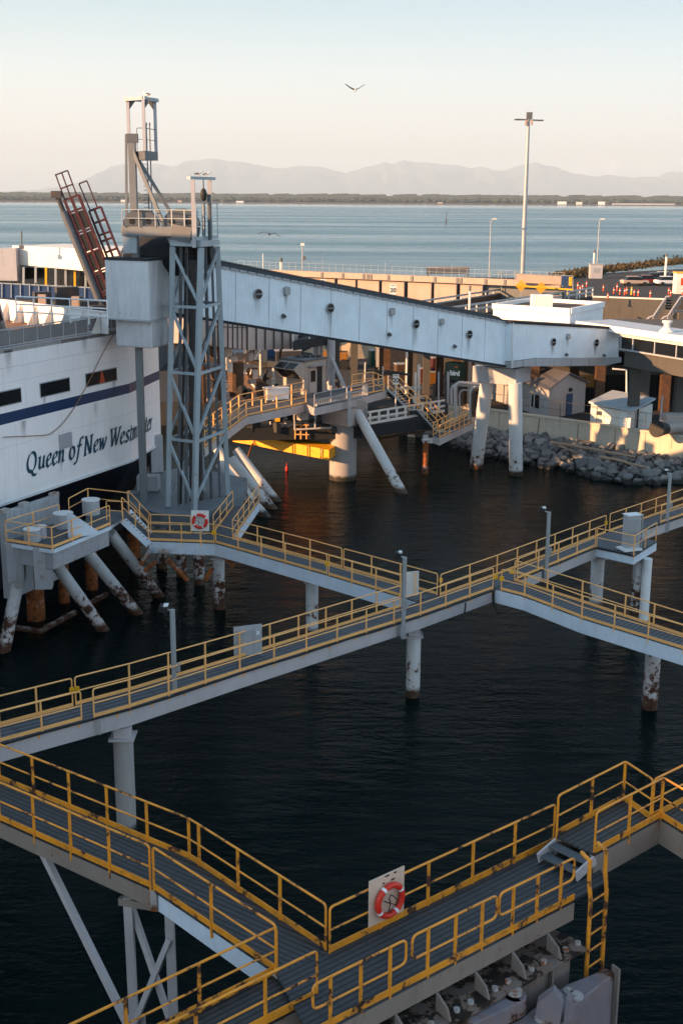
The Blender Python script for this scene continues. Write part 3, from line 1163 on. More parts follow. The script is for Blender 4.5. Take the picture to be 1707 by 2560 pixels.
for k in range(60):
    p = cut(w1f, 0, (k + .5) / 60)[-1]
    MB().box(p + Vector((0, -.03, -.16)), .07, .05, .14).build('cable_clip', 'yellow', t)
gl = MB()
for (u, v) in ((183, 1766), (196, 1763), (1101, 1480), (1512, 1333)):
    p = P(u, v, w1z(u))
    MB().box(p + Vector((0, -.04, .62)), .16, .05, .22).build('gate_latch', 'sign_yellow', t)
rp = MB()
for (u, v) in ((241, 1793),):
    p = P(u, v, w1z(u))
    rp.box(p + Vector((0, -.05, -.38)), .3, .05, .5)
rp.build('splice_plate', 'pile_bare', t)

# --- spur from the tower platform to the long catwalk
w2f = PP([(373, 1351), (538, 1357), (775, 1424), (1001, 1491), (1040, 1503)], WZ)
w2b = PP([(378, 1331), (538, 1337), (775, 1397), (1005, 1462), (1098, 1487)], WZ)
t = thing('catwalk', 'steel catwalk with yellow railings from the grey lattice tower down to the long catwalk', 'catwalk', w2f[2], 'steel catwalks')
aF, aB = resample(w2f, 20), resample(w2b, 20)
strip(MB(), aF, aB, .055).build('deck', 'grating_mid', t)
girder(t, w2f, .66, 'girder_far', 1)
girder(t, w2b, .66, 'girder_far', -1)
railing(t, PP([(373, 1351), (536, 1357)], WZ), sp=1.9)
railing(t, PP([(540, 1357.5), (775, 1424), (817, 1436)], WZ), sp=1.9)
railing(t, PP([(822, 1438), (1001, 1491)], WZ), sp=1.9)
railing(t, PP([(373, 1331), (478, 1335)], WZ), sp=1.6)
railing(t, PP([(582, 1345), (775, 1397), (854, 1420)], WZ), sp=1.9)
railing(t, PP([(859, 1421), (1000, 1461), (1092, 1487)], WZ), sp=1.9)
gl = MB()
for (u, v) in ((819, 1437), (536, 1357)):
    p = P(u, v, WZ)
    MB().box(p + Vector((0, -.05, .6)), .26, .06, .24).build('gate_latch', 'sign_yellow', t)

# --- side spur that climbs behind the tower
w4a = PP([(534, 1333), (583, 1268)], WZ)
w4b = PP([(582, 1346), (647, 1254)], WZ)
t = thing('catwalk', 'short steel catwalk with yellow railings leading up behind the lattice tower', 'catwalk', w4b[0], 'steel catwalks')
strip(MB(), w4a, w4b, .05).build('deck', 'grating_mid', t)
girder(t, w4b, .55, 'girder_far', 1)
girder(t, w4a, .55, 'girder_far', -1)
railing(t, w4a, sp=1.9)
railing(t, w4b, sp=1.9)

# --- spur to the right edge
w3f = PP([(1237, 1471), (1310, 1490), (1453, 1545), (1707, 1623), (2500, 1874)], WZ)
w3b = PP([(1285, 1452), (1453, 1506), (1560, 1542), (1707, 1591), (2500, 1843)], WZ)
t = thing('catwalk', 'steel catwalk with yellow railings branching off to the right edge of the picture', 'catwalk', w3f[1], 'steel catwalks')
aF, aB = resample(w3f, 16), resample(w3b, 16)
strip(MB(), aF, aB, .05).build('deck', 'grating_mid', t)
girder(t, w3f, .66, 'girder_far', 1)
girder(t, w3b, .66, 'girder_far', -1)
railing(t, PP([(1252, 1475), (1310, 1490), (1453, 1545), (1707, 1623), (2500, 1874)], WZ), sp=1.9, ends=(True, False))
railing(t, PP([(1285, 1452), (1453, 1506), (1560, 1542), (1707, 1591), (2500, 1843)], WZ), sp=1.9)
gl = MB()
for (u, v) in ((1237, 1471), (1252, 1475), (1277, 1457)):
    p = P(u, v, WZ)
    MB().box(p + Vector((0, -.05, .6)), .22, .06, .22).build('gate_latch', 'sign_yellow', t)
cb = MB()
a, b = P(1231, 1472, WZ), P(1262, 1478, WZ)
cb.path([a + Vector((0, -.1, -.1)), a + Vector((.05, -.12, -.7)), a + Vector((.3, -.14, -1.25)), b + Vector((-.1, -.1, -1.1)), b + Vector((.3, -.05, -.85))], .05, 6)
cb.build('cable', 'cable', t, smooth=True)
cb = MB()
p = P(1163, 1503, WZ)
cb.path([p + Vector((0, -.08, -.05)), p + Vector((-.03, -.1, -.5)), p + Vector((-.2, -.1, -.85)), p + Vector((-.8, -.1, -.9))], .045, 6)
cb.build('cable', 'cable', t, smooth=True)

# --- platform with the electrical cabinet
qa = PP([(1489, 1366), (1583, 1386), (1640, 1352), (1560, 1338)], WZ)
t = thing('catwalk_platform', 'small side platform of the long catwalk carrying the grey electrical cabinet', 'platform', qa[1])
MB().prism([p + Vector((0, 0, -.045)) for p in qa], (0, 0, .05)).build('deck', 'grating_mid', t)
girder(t, [qa[0], qa[1], qa[2]], .5, 'girder_far', 1)
railing(t, PP([(1490, 1367), (1583, 1387), (1638, 1352)], WZ), sp=1.8, toe=0)
cb = MB()
cable_run(cb, [qa[0], qa[1], qa[2]], .05, .06, Vector((0, -.1, 0)))
cb.build('cable', 'cable', t, smooth=True)
c0 = P(1578, 1376, WZ + .05)
t = thing('electrical_cabinet', 'grey electrical cabinet with a bird-stained white top on the catwalk side platform', 'cabinet', c0)
zt = G(1578, 1292, c0.y).z
MB().box((c0.x, c0.y + .35, (c0.z + zt) / 2 + .05), .80, .55, zt - c0.z - .1, R(20)).build('body', 'grey_white', t, bevel=.02)
MB().box((c0.x, c0.y + .35, zt + .05), .88, .63, .05, R(20)).build('cap', 'white', t)
MB().box((c0.x + .02, c0.y + .05, (c0.z + zt) / 2 + .05), .7, .03, zt - c0.z - .4, R(20)).build('door', 'steel', t)
MB().tube((c0.x + .58, c0.y + .4, c0.z), (c0.x + .58, c0.y + .4, zt + .05), .05).build('conduit', 'steel', t)
MB().box((c0.x - .1, c0.y + .2, c0.z + .06), 1.1, .9, .10, R(20)).build('plinth', 'white', t)

# --- piles
zt = WZ - .72
for u, v, r_, mt_, lab in [(1031, 1740, .335, 'pile', 'white pile with a rusty waterline, standing alone in mid water under the long catwalk'),
                           (318, 2085, .36, 'pile_concrete', 'thick grey pile of the long catwalk, nearest to the viewer at the left'),
                           (1622, 1770, .36, 'pile_rusty', 'white pile with rust patches under the catwalk at the right edge'),
                           (780, 1588, .335, 'pile', 'white pile half hidden behind the long catwalk, under the spur from the tower'),
                           (549, 1521, .33, 'pile_rusty', 'rust-spotted pile at the tower end of the spur catwalk'),
                           (499, 1461, .33, 'pile_rusty', 'shorter rusty pile just left of the tower end of the spur catwalk'),
                           (1487, 1520, .38, 'pile', 'left pile under the cabinet platform, broad and rust-streaked')]:
    b = P(u, v, 0)
    pile(lab, b, (b.x, b.y, (w1z(u) if u == 318 else WZ) - 1.17), r_, mt_)
b = P(1586, 1543, 0)
pile('rusty middle pile under the cabinet platform', b, (b.x, b.y, zt - .3), .30, 'pile_rusty')
b = P(1607, 1549, 0)
pile('slim white right-hand pile under the cabinet platform', b, (b.x, b.y, zt + .1), .27, 'white', head=False, bands=False)

# --- lamp poles
lamp_pole(437, 1524, 1727, w1z(437), 'grey lamp pole at the left, with a dark floodlight turned away over the water')
lamp_pole(1008, 1393, 1560, WZ, 'grey lamp pole where the spur from the tower meets the long catwalk', hd=(-.28, .35))
lamp_pole(1365, 1280, 1421, WZ, 'grey lamp pole between the catwalk junction and the electrical cabinet', hd=(-.3, .4))
lamp_pole(1666, 1184, 1302, WZ, 'grey lamp pole near the right edge beyond the electrical cabinet', hd=(-.25, .4))

# --- boards and life rings
def life_ring(c, right, up, rad, label, tube=.16, name='life_ring', rope=True):
    right, up = Vector(right).normalized(), Vector(up).normalized()
    nrm = right.cross(up)
    t = thing(name, label, 'life ring', c, 'life rings')
    n = 40
    ring = [c + (right * math.cos(2 * math.pi * k / n) + up * math.sin(2 * math.pi * k / n)) * rad for k in range(n)]
    MB().path(ring, tube * rad, 10, closed=True).build('ring', 'red', t, smooth=True)
    wb = MB()
    for k in range(4):
        a0 = 2 * math.pi * (k / 4 + .07)
        arc = [c + (right * math.cos(a0 + x) + up * math.sin(a0 + x)) * rad for x in (0, .09, .18)]
        MB().path(arc, tube * rad * 1.07, 10).build('reflective_band', 'white', t, smooth=True)
    if rope:
        rb = MB()
        loop = [(-.62, .25), (-.2, -.05), (.35, -.38), (.5, -.1), (.15, .3), (-.1, .5), (-.22, .25), (-.1, -.1), (-.25, -.5), (-.05, -.74)]
        rb.path([c + nrm * .05 + right * (x_ * rad) + up * (y_ * rad) for x_, y_ in loop], .014, 5)
        rb.build('rope_coil', 'black', t, smooth=True)
        hb = MB()
        hb.beam(c + up * (rad * 1.08) + nrm * .02, c + up * (rad * .78) + nrm * .02, .05, .03, nrm)
        hb.build('hook', 'steel', t)
    return t


# board with ring near the tower
c = P(500, 1342, WZ + .62)
c = G(500, 1303, c.y)
t = thing('life_ring_board', 'white board holding a red life ring at the foot of the lattice tower', 'board', c - Vector((0, 0, .9)))
MB().box(c + Vector((0, .10, 0)), .98, .04, 1.16, R(-3)).build('board', 'sign_white', t, bevel=.01)
MB().box(c + Vector((0, .16, -.5)), .08, .06, 1.9).build('post', 'yellow', t)
life_ring(c + Vector((0, -.02, 0)), (1, -.05, 0), Z, .36, 'red life ring on the white board at the foot of the lattice tower', .24)
# white rusty board at the catwalk junction
c = P(1027, 1498, WZ)
c = G(1027, 1459, c.y - .2)
t = thing('notice_board', 'rust-edged white board seen from behind where the spur meets the long catwalk', 'board', c - Vector((0, 0, .6)))
MB().box(c, .78, .04, 1.2, R(18)).build('board', 'board_rusty', t)
fr = MB()
for s_ in (-1, 1):
    fr.box(c + Vector((s_ * .2, -.06, 0)), .05, .04, 1.2)
fr.build('frame', 'yellow', t)
# grey board behind the long catwalk
a = P(622, 1646, w1z(622))
c = G(620, 1607, a.y + .3)
t = thing('notice_board', 'plain grey board hung outside the far railing of the long catwalk', 'board', c - Vector((0, 0, .8)))
MB().box(c, 1.2, .04, 1.5, R(22)).build('board', 'grey_white', t)
MB().box(c + Vector((.42, -.05, .45)), .12, .03, .16, R(22)).build('label_plate', 'white', t)

# ------------------------------------------------------------------ near walkways
f1f = PP([(-1000, 1574), (0, 2050), (380, 2221), (695, 2434)], FZ)
f1b = PP([(-1000, 1540), (0, 1950), (474, 2148), (824, 2382)], FZ)
gmn = grating_mat('near_grating', (0.042, 0.047, 0.056), f1f[2] - f1f[1], 0.15, 0.45)
M['grating_n1'] = gmn
t = thing('catwalk', 'near catwalk with chipped yellow railings coming in from the left edge to the lower middle', 'catwalk', f1f[2], 'near catwalks')
aF, aB = resample(f1f, 12), resample(f1b, 12)
strip(MB(), f1f, f1b, .06).build('deck', 'grating_n1', t)
girder(t, f1f[:3], .42, 'girder_near', 1)
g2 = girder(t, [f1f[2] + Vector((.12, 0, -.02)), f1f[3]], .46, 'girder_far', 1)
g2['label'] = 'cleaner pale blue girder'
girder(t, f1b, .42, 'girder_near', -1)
xb = MB()
for k in range(1, 12):
    xb.beam(aF[k] + Vector((0, .1, -.22)), aB[k] + Vector((0, -.1, -.22)), .08, .16)
xb.build('cross_beam', 'girder_near', t)
railing(t, PP([(-1000, 1574), (0, 2050), (377, 2220)], FZ), sp=1.35, mat='yellow_near', ends=(False, True), toe=.15)
railing(t, PP([(386, 2224), (690, 2430)], FZ), sp=1.9, mat='yellow_near', toe=.15)
railing(t, PP([(-1000, 1540), (0, 1950), (474, 2148), (499, 2164), (814, 2375)], FZ), sp=1.5, mat='yellow_near', ends=(False, True), toe=.15)
MB().box(f1f[2] + Vector((.05, -.03, -.28)), .14, .12, .5).build('splice_plate', 'pile_bare', t)

# trestle under it
tb = thing('trestle', 'pale steel trestle with crossed braces under the near catwalk', 'trestle', P(330, 2560, 2))
fr1a, fr1b = P(320, 2240, 6.9), P(335, 2570, 1.0)
fr2a, fr2b = P(423, 2265, 6.9), P(440, 2560, 1.0)
fr1b = Vector((fr1a.x + .05, fr1a.y + .1, -1))
fr2b = Vector((fr2a.x + .05, fr2a.y + .1, -1))
for a, b in ((fr1a, fr1b), (fr2a, fr2b)):
    MB().beam(a, b, .20, .20, Vector((0, 1, 0))).build('leg', 'girder', tb)


def at(a, b, t_):
    return lerp(a, b, t_)


br = MB()
br.beam(at(fr1a, fr1b, .02) + Vector((0, .12, 0)), at(fr2a, fr2b, .45) + Vector((0, .12, 0)), .13, .13)
br.build('brace', 'girder', tb)
MB().beam(at(fr1a, fr1b, .44) + Vector((0, -.12, 0)), at(fr2a, fr2b, .10) + Vector((0, -.12, 0)), .13, .13).build('brace', 'girder', tb)
MB().beam(fr1a + Vector((-.2, 0, -.12)), fr2a + Vector((.3, 0, -.12)), .14, .18).build('head_beam', 'girder_near', tb)
MB().box(at(fr1a, fr1b, .44) + Vector((.08, -.02, 0)), .4, .03, .4).build('gusset', 'girder', tb)
MB().box(at(fr2a, fr2b, .46) + Vector((.05, -.02, 0)), .5, .03, .4).build('gusset', 'girder', tb)
a, b = P(107, 2128, 7.0), P(320, 2560, 3.2)
MB().beam(a, lerp(a, b, 1.25), .16, .16).build('raking_strut', 'girder', tb)

# platform at the dolphin and its continuation to the lower left
f2far = PP([(824, 2384), (1390, 2107)], FZ)
f2near = PP([(776, 2592), (1434, 2250)], FZ)
M['grating_n2'] = grating_mat('near_grating_platform', (0.036, 0.043, 0.054), f2far[1] - f2far[0], 0.15, 0.45)
t = thing('catwalk', 'wide near walkway with hooped yellow railings above the concrete dolphin', 'catwalk', f2near[0], 'near catwalks')
deck2 = [f2far[0], f2far[1], P(1484, 2140, FZ), P(1515, 2205, FZ), f2near[1], f2near[0], P(690, 2434, FZ)]
MB().prism([p + Vector((0, 0, -.055)) for p in deck2], (0, 0, .06)).build('deck', 'grating_n2', t)
girder(t, f2near, .42, 'girder_near', 1)
girder(t, f2far, .42, 'girder_near', -1)
railing(t, PP([(824, 2383), (1382, 2110)], FZ), sp=1.55, mat='yellow_near', toe=.16)
railing(t, PP([(782, 2588), (1013, 2467)], FZ), sp=1.4, mat='yellow_near', hoop=True, toe=0)
railing(t, PP([(1028, 2459), (1238, 2350)], FZ), sp=1.4, mat='yellow_near', hoop=True, toe=0)
railing(t, PP([(1244, 2347), (1430, 2251)], FZ), sp=1.4, mat='yellow_near', hoop=True, toe=0)
tb2 = MB()
tb2.beam(f2near[0] + Vector((0, 0, .085)), f2near[1] + Vector((0, 0, .085)), .016, .15)
tb2.build('toe_plate', 'yellow_near', t)
stp = MB()
c1, c2 = P(1388, 2096, FZ + .05), P(1478, 2138, FZ + .05)
M['tread'] = paint('worn_tread', (0.10, 0.11, 0.125), .6, rust=.1, grime=.4, vstreak=False)
dx = (c2 - c1)
fw_ = (f2far[1] - f2far[0]).normalized()
for k in range(2):
    q0 = P(1390, 2091, FZ + .5) - fw_ * (.16 + .28 * (1 - k)) + Vector((0, 0, -.33 + .17 * k))
    q1 = P(1482, 2134, FZ + .5) - fw_ * (.16 + .28 * (1 - k)) + Vector((0, 0, -.33 + .17 * k))
    MB().beam(q0, q1, .26, .05).build('step', 'tread', t)
sb = MB()
for q in (c1, c2):
    pass
for q in (P(1389, 2090.5, FZ + .5), P(1484, 2135, FZ + .5)):
    MB().beam(q - fw_ * .62 + Vector((0, 0, -.36)), q + fw_ * .05 + Vector((0, 0, -.16)), .05, .26).build('stringer', 'girder', t)
ng = thing('life_ring_board', 'weathered board with a large red life ring on the near walkway railing', 'board', P(958, 2330, FZ))
cpt = lerp(f2far[0], f2far[1], .21)
c = cpt + Vector((0, 0, .78))
dirf = (f2far[1] - f2far[0]).normalized()
nrm = dirf.cross(Z)
pl_ = MB()
q = [c + nrm * .06 + dirf * sx_ * .50 + Z * sz_ * .54 for sx_, sz_ in ((-1, -1), (1, -1), (1, 1), (-1, 1))]
pl_.prism(q, nrm * .03)
pl_.build('board', 'board_near', ng)
mk = MB()
for k in range(7):
    a = c + nrm * .095 + dirf * rnd.uniform(-.3, .44) + Z * (.50 if k < 4 else .36)
    MB().box(a, .05, .012, .03, math.atan2(dirf.y, dirf.x)).build('bolt', 'black', ng)
life_ring(c + nrm * .17 + Z * -.06 + dirf * .02, dirf, Z, .345, 'large red life ring with white bands and black rope on the weathered near board', .20)

# lower-left continuation
f3far = PP([(690, 2434), (500, 2530), (-100, 2835)], FZ - .12)
f3near = PP([(774, 2503), (664, 2562), (100, 2860)], FZ - .12)
M['grating_n3'] = grating_mat('near_grating_ramp', (0.040, 0.043, 0.048), f3far[0] - f3far[1], 0.14, 0.45)
t = thing('catwalk', 'narrow near walkway with yellow railings leaving the picture at the lower left', 'catwalk', f3far[1], 'near catwalks')
strip(MB(), f3far, f3near, .06).build('deck', 'grating_n3', t)
girder(t, f3near, .42, 'girder_near', -1)
girder(t, f3far, .42, 'girder_near', 1)
railing(t, PP([(692, 2434), (500, 2530), (-100, 2835)], FZ - .12), sp=1.5, mat='yellow_near', ends=(True, False), toe=.2)
railing(t, PP([(792, 2496), (664, 2562), (100, 2860)], FZ - .12), sp=1.5, mat='yellow_near', ends=(True, False), toe=.2)
MB().beam(f3far[0] + Vector((.1, 0, .03)), f3near[0] + Vector((.1, 0, .03)), .3, .03).build('threshold_plate', 'tread', t)

# raised walkway at the right
UZ4 = FZ + .5
d4 = PP([(1390, 2090), (1556, 2001), (1624, 2049), (2300, 1700), (2300, 1830), (1860, 2060), (2200, 2275), (2200, 2389), (1650, 2044), (1484, 2135)], UZ4)
M['grating_n4'] = grating_mat('near_grating_raised', (0.043, 0.047, 0.053), d4[1] - d4[0], 0.15, 0.45)
t = thing('catwalk', 'raised near walkway with yellow railings forking at the right edge', 'catwalk', d4[0], 'near catwalks')
MB().prism([p + Vector((0, 0, -.06)) for p in d4], (0, 0, .06)).build('deck', 'grating_n4', t)
girder(t, [d4[9], d4[8], d4[7]], .62, 'girder_near', 1)
girder(t, [d4[0], d4[1], d4[2], d4[3]], .5, 'girder_near', -1)
railing(t, PP([(1390, 2091), (1556, 2001), (1624, 2049)], UZ4), sp=1.5, mat='yellow_near', toe=.16)
railing(t, PP([(1484, 2135), (1650, 2044), (2200, 2389)], UZ4), sp=1.3, mat='yellow_near', ends=(True, False), toe=.16)
railing(t, PP([(1628, 2048), (2300, 1700)], UZ4), sp=1.5, mat='yellow_near', ends=(True, False), toe=.16)

# ladder at the end of the near walkway
la, lb = P(1468, 2258, FZ), P(1508, 2232, FZ)
t = thing('ladder', 'yellow caged-top access ladder at the right end of the wide near walkway', 'ladder', la)
for q in (la, lb):
    pth = [q + Vector((-.15, .28, 1.10)), q + Vector((0, 0, 1.05)), q + Vector((0, 0, .55)), q + Vector((.05, -.05, .1)), q + Vector((.05, -.05, -2.0))]
    MB().path(pth, .05, 6).build('stile', 'yellow_near', t, smooth=True)
    MB().beam(q + Vector((.05, -.05, -2.0)), q + Vector((.05, -.05, -4.6)), .06, .06).build('lower_stile', 'girder', t)
for k in range(10):
    z_ = .05 - k * .42
    MB().tube(la + Vector((.05, -.05, z_)), lb + Vector((.05, -.05, z_)), .022, n=6).build('rung', 'yellow_near' if k < 5 else 'girder', t)
# ------------------------------------------------------------------ near dolphin under the wide walkway
dirf = (f2near[1] - f2near[0]).normalized()
nout = dirf.cross(Z)                         # towards the viewer


def ND(s, o, z):                            # s metres along the walkway edge, o metres out of it, level z
    return f2near[0] + dirf * s + nout * o + Vector((0, 0, z - FZ))


LW = (f2near[1] - f2near[0]).length
t = thing('mooring_dolphin', 'weathered beige steel dolphin with rust-stained bolted ledge below the wide near walkway', 'dolphin', ND(LW / 2, 0, 0))
M['dolphin'] = paint('dolphin_paint', (0.21, 0.172, 0.155), .75, rust=.28, grime=.7, rscale=1.3)
M['dolphin_top'] = paint('dolphin_ledge', (0.17, 0.14, 0.13), .8, rust=.9, grime=.7, rscale=2.2, vstreak=False, rustcol=(0.018, 0.010, 0.007))
M['dolphin_lilac'] = paint('dolphin_lilac_paint', (0.20, 0.175, 0.20), .7, rust=.40, grime=.5, vstreak=False, rscale=1.2)
MB().hexa([ND(-9, 0.25, -2), ND(LW - .3, .25, -2), ND(LW - .3, -2.2, -2), ND(-9, -2.2, -2),
           ND(-9, .25, 6.6), ND(LW - .3, .25, 6.6), ND(LW - .3, -2.2, 6.6), ND(-9, -2.2, 6.6)]).build('body', 'dolphin', t, bevel=.04)
MB().hexa([ND(-9, .02, 6.603), ND(LW - .1, .02, 6.603), ND(LW - .1, -2.2, 6.603), ND(-9, -2.2, 6.603),
           ND(-9, .02, 6.69), ND(LW - .1, .02, 6.69), ND(LW - .1, -2.2, 6.69), ND(-9, -2.2, 6.69)]).build('back_ledge', 'dolphin_top', t)
lg = MB()
lg.hexa([ND(-9, .03, 6.6), ND(LW - .1, .03, 6.6), ND(LW - .1, .50, 6.6), ND(-9, .50, 6.6),
         ND(-9, .03, 6.74), ND(LW - .1, .03, 6.74), ND(LW - .1, .50, 6.68), ND(-9, .50, 6.68)])
lg.build('bolted_ledge', 'dolphin_top', t)
rb = MB()
bo = MB()
k = 0
s = -8
while s < LW - .5:
    MB().hexa([ND(s, .04, 6.7), ND(s + .05, .04, 6.7), ND(s + .05, .46, 6.7), ND(s, .46, 6.7),
             ND(s, .04, 7.15), ND(s + .05, .04, 7.15), ND(s + .05, .36, 6.95), ND(s, .36, 6.95)]).build('rib_plate', 'dolphin', t)
    for off in (.35, .75):
        MB().tube(ND(s + off, .30, 6.7), ND(s + off, .30, 6.77), .07, n=12).build('bolt', 'pile_bare', t)
    s += 1.12
ht = MB()
for s in (-2, LW * .30, LW * .36, LW * .86):
    MB().hexa([ND(s, .26, -1), ND(s + .06, .26, -1), ND(s + .06, .50, -1), ND(s, .50, -1),
             ND(s, .26, 6.45), ND(s + .06, .26, 6.45), ND(s + .06, .36, 6.45), ND(s, .36, 6.45)]).build('stiffener', 'dolphin', t)
op = MB()
op.hexa([ND(LW * .46, .2, 2.5), ND(LW * .76, .2, 2.5), ND(LW * .76, .285, 2.5), ND(LW * .46, .285, 2.5),
         ND(LW * .46, .2, 5.9), ND(LW * .72, .2, 6.15), ND(LW * .72, .285, 6.15), ND(LW * .46, .285, 5.9)])
op.build('fender_recess', 'black', t)
op = MB()
op.hexa([ND(LW * .1, .2, 3.0), ND(LW * .20, .2, 3.0), ND(LW * .20, .285, 3.0), ND(LW * .1, .285, 3.0),
         ND(LW * .1, .2, 5.1), ND(LW * .20, .2, 5.25), ND(LW * .20, .285, 5.25), ND(LW * .1, .285, 5.1)])
op.build('fender_recess', 'black', t)

# fender frame floating in front of it
t = thing('fender_frame', 'lilac-grey steel fender box with worn top plates in the lower right corner', 'fender', ND(LW * .6, 2, 0))
fz = 6.1
A = [P(1180, 2600, fz), P(1300, 2545, fz), P(1414, 2460, fz), P(1516, 2421, fz), P(1535, 2433, fz), P(1417, 2528, fz), P(1380, 2640, fz)]
MB().prism([p + Vector((0, 0, -5)) for p in A], (0, 0, 5)).build('box', 'dolphin_lilac', t, bevel=.04)
MB().prism([p + Vector((0, 0, .004)) for p in PP([(1412, 2470), (1516, 2424), (1530, 2434), (1440, 2496)], fz)], (0, 0, .03)).build('top_plate', 'dolphin_lilac', t)
pa, pb = P(1534, 2432, fz), P(1535, 2434, fz)
MB().box(P(1536, 2432, fz) + Vector((.02, 0, -2.3)), .05, .24, 4.9, R(30)).build('edge_plate', 'dolphin', t)
rs = MB()
for (u, v, s) in ((1438, 2492, .28), (1352, 2548, .24), (1420, 2480, .18)):
    p = P(u, v, fz)
    MB().tube(p, p + Vector((0, 0, .05)), s * .6, n=16).tube(p + Vector((0, 0, .04)), p + Vector((0, 0, .09)), s * .3, n=16).build('rusty_boss', 'pile_bare', t, smooth=True)
br = MB()
p = P(1372, 2535, fz)
br.prism([p + Vector((-.35, -.2, 0)), p + Vector((.15, -.4, 0)), p + Vector((.2, -.4, .55)), p + Vector((.0, -.3, .75)), p + Vector((-.3, -.2, .4))], (.06, .25, 0))
br.prism([p + Vector((.25, -.3, 0)), p + Vector((.45, -.2, 0)), p + Vector((.4, -.2, .4)), p + Vector((.28, -.28, .6))], (.1, .3, 0))
br.build('lug', 'dolphin_lilac', t)
bm_ = MB()
a, b = P(1285, 2508, fz + .25), P(1040, 2620, fz + .25)
bm_.beam(a, b, .5, .4)
bm_.tube(a - Vector((0, 0, .2)), a + Vector((0, 0, .2)), .25, n=18)
bm_.build('hinge_arm', 'dolphin_lilac', t, bevel=.02)
MB().tube(a + Vector((0, 0, .25)), a + Vector((0, 0, .30)), .17, n=16).build('hinge_pin', 'pile_bare', t)

# ------------------------------------------------------------------ left dolphin with raking piles
DZ = 5.9
p0, p1, p2 = P(17, 1353, DZ), P(132, 1371, DZ), P(276, 1312, DZ)
p3 = p0 + (p2 - p1) * .98
M['dolphin_white'] = paint('worn_dolphin_paint', (0.34, 0.335, 0.36), .6, rust=.28, grime=.7, rscale=1.6)
t = thing('breasting_dolphin', 'white steel dolphin platform on raking rust-spotted piles beside the ferry', 'dolphin', p1)
top = [p0, p1, p2, p3]
M['grating_d'] = grating_mat('dolphin_grating', (0.085, 0.10, 0.12), p2 - p1, 0.25, 1.2)
MB().prism([p + Vector((0, 0, -.06)) for p in top], (0, 0, .06)).build('deck', 'grating_d', t)
ins = [lerp(lerp(p0, p2, .5), p, .97) for p in top]
MB().prism([p + Vector((0, 0, -1.15)) for p in ins], (0, 0, 1.07)).build('cap_block', 'dolphin_white', t, bevel=.04)
cr = MB()
for f in (.12, .36):
    a = lerp(p0, p1, f) + Vector((.0, -.05, -.25))
for i, (a, b) in enumerate(((p0, p1), (p1, p2))):
    cr.beam(a + Vector((0, 0, -.16)), b + Vector((0, 0, -.16)), .16, .18)
cr.build('edge_beam', 'girder_far', t)
col = MB()
for f, zz in ((.10, -2.0), (.70, -2.1)):
    a = lerp(p0, p1, f)
    col.box(a + Vector((.1, .35, zz / 2 - .1)), .85, .9, -zz + .1 - .0, R(8))
col.build('pile_head', 'dolphin_white', t, bevel=.03)
railing(t, [p0, p1, p2], sp=1.7, toe=.14)
e0, e1, e2 = P(172, 1246, DZ + 1.07), P(220, 1221, DZ + 1.07), P(321, 1232, DZ + 1.07)
dn = Vector((0, 0, -1.07))
p25 = lerp(p2, p3, 0.15)
dk2 = [p2, P(322, 1290, DZ), e2 + dn, e1 + dn, lerp(p2, p3, .55)]
MB().prism([p + Vector((0, 0, -.055)) for p in dk2], (0, 0, .05)).build('upper_deck', 'grating_d', t)
railing(t, [e0 + dn, e1 + dn, e2 + dn], sp=2.2, toe=0)
railing(t, [p0, P(151, 1248 + 62, DZ)], sp=1.7, toe=0)
railing(t, [P(268, 1300, DZ), P(308, 1302, DZ)], sp=1.0, toe=0)
for (u, v, r_, h) in ((160, 1318, .50, .75), (229, 1285, .48, .8), (82, 1352, .42, .6), (104, 1345, .28, .6)):
    b = P(u, v, DZ)
    MB().tube(b, b + Vector((0, 0, h)), r_, n=18).build('pile_top', 'grey_white', t, smooth=True)
    MB().tube(b + Vector((0, 0, h)), b + Vector((0, 0, h + .05)), r_ * 1.06, n=18).build('pile_lid', 'white', t, smooth=True)
a, b = P(168, 1283, DZ + 1.3), P(235, 1335, DZ)
n_ = Vector((.25, 0, 0))
MB().hexa([a + Vector((0, 0, -1.3)), b, b + n_, a + n_ + Vector((0, 0, -1.3)), a, b + Vector((0, 0, .15)), b + n_ + Vector((0, 0, .15)), a + n_]).build('raking_web', 'girder_far', t)
# fender wall against the hull
fa, fb = P(18, 1318, 5.9), P(150, 1272, 5.9)
fd = (fb - fa).normalized()
M['fender_wall'] = ribbed('profiled_fender', (0.42, 0.43, 0.46), fd, .55, .08, rust=.22, grime=.5)
tf = thing('fender_wall', 'profiled grey fender wall with rusty brackets between the dolphin and the hull', 'fender', fa)
fn = Vector((-fd.y, fd.x, 0))
MB().hexa([fa + Z * -4, fb + Z * -4, fb + fn * .5 + Z * -4, fa + fn * .5 + Z * -4, fa + Z * .75, fb + Z * .75, fb + fn * .5 + Z * .75, fa + fn * .5 + Z * .75]).build('panel', 'fender_wall', tf)
bk = MB()
for f in (0.02, .38, .96):
    q = lerp(fa, fb, f)
    bk.box(q + fn * .2 + Z * .85, .5, .35, .22, math.atan2(fd.y, fd.x))
bk.build('rusty_bracket', 'pile_bare', tf)
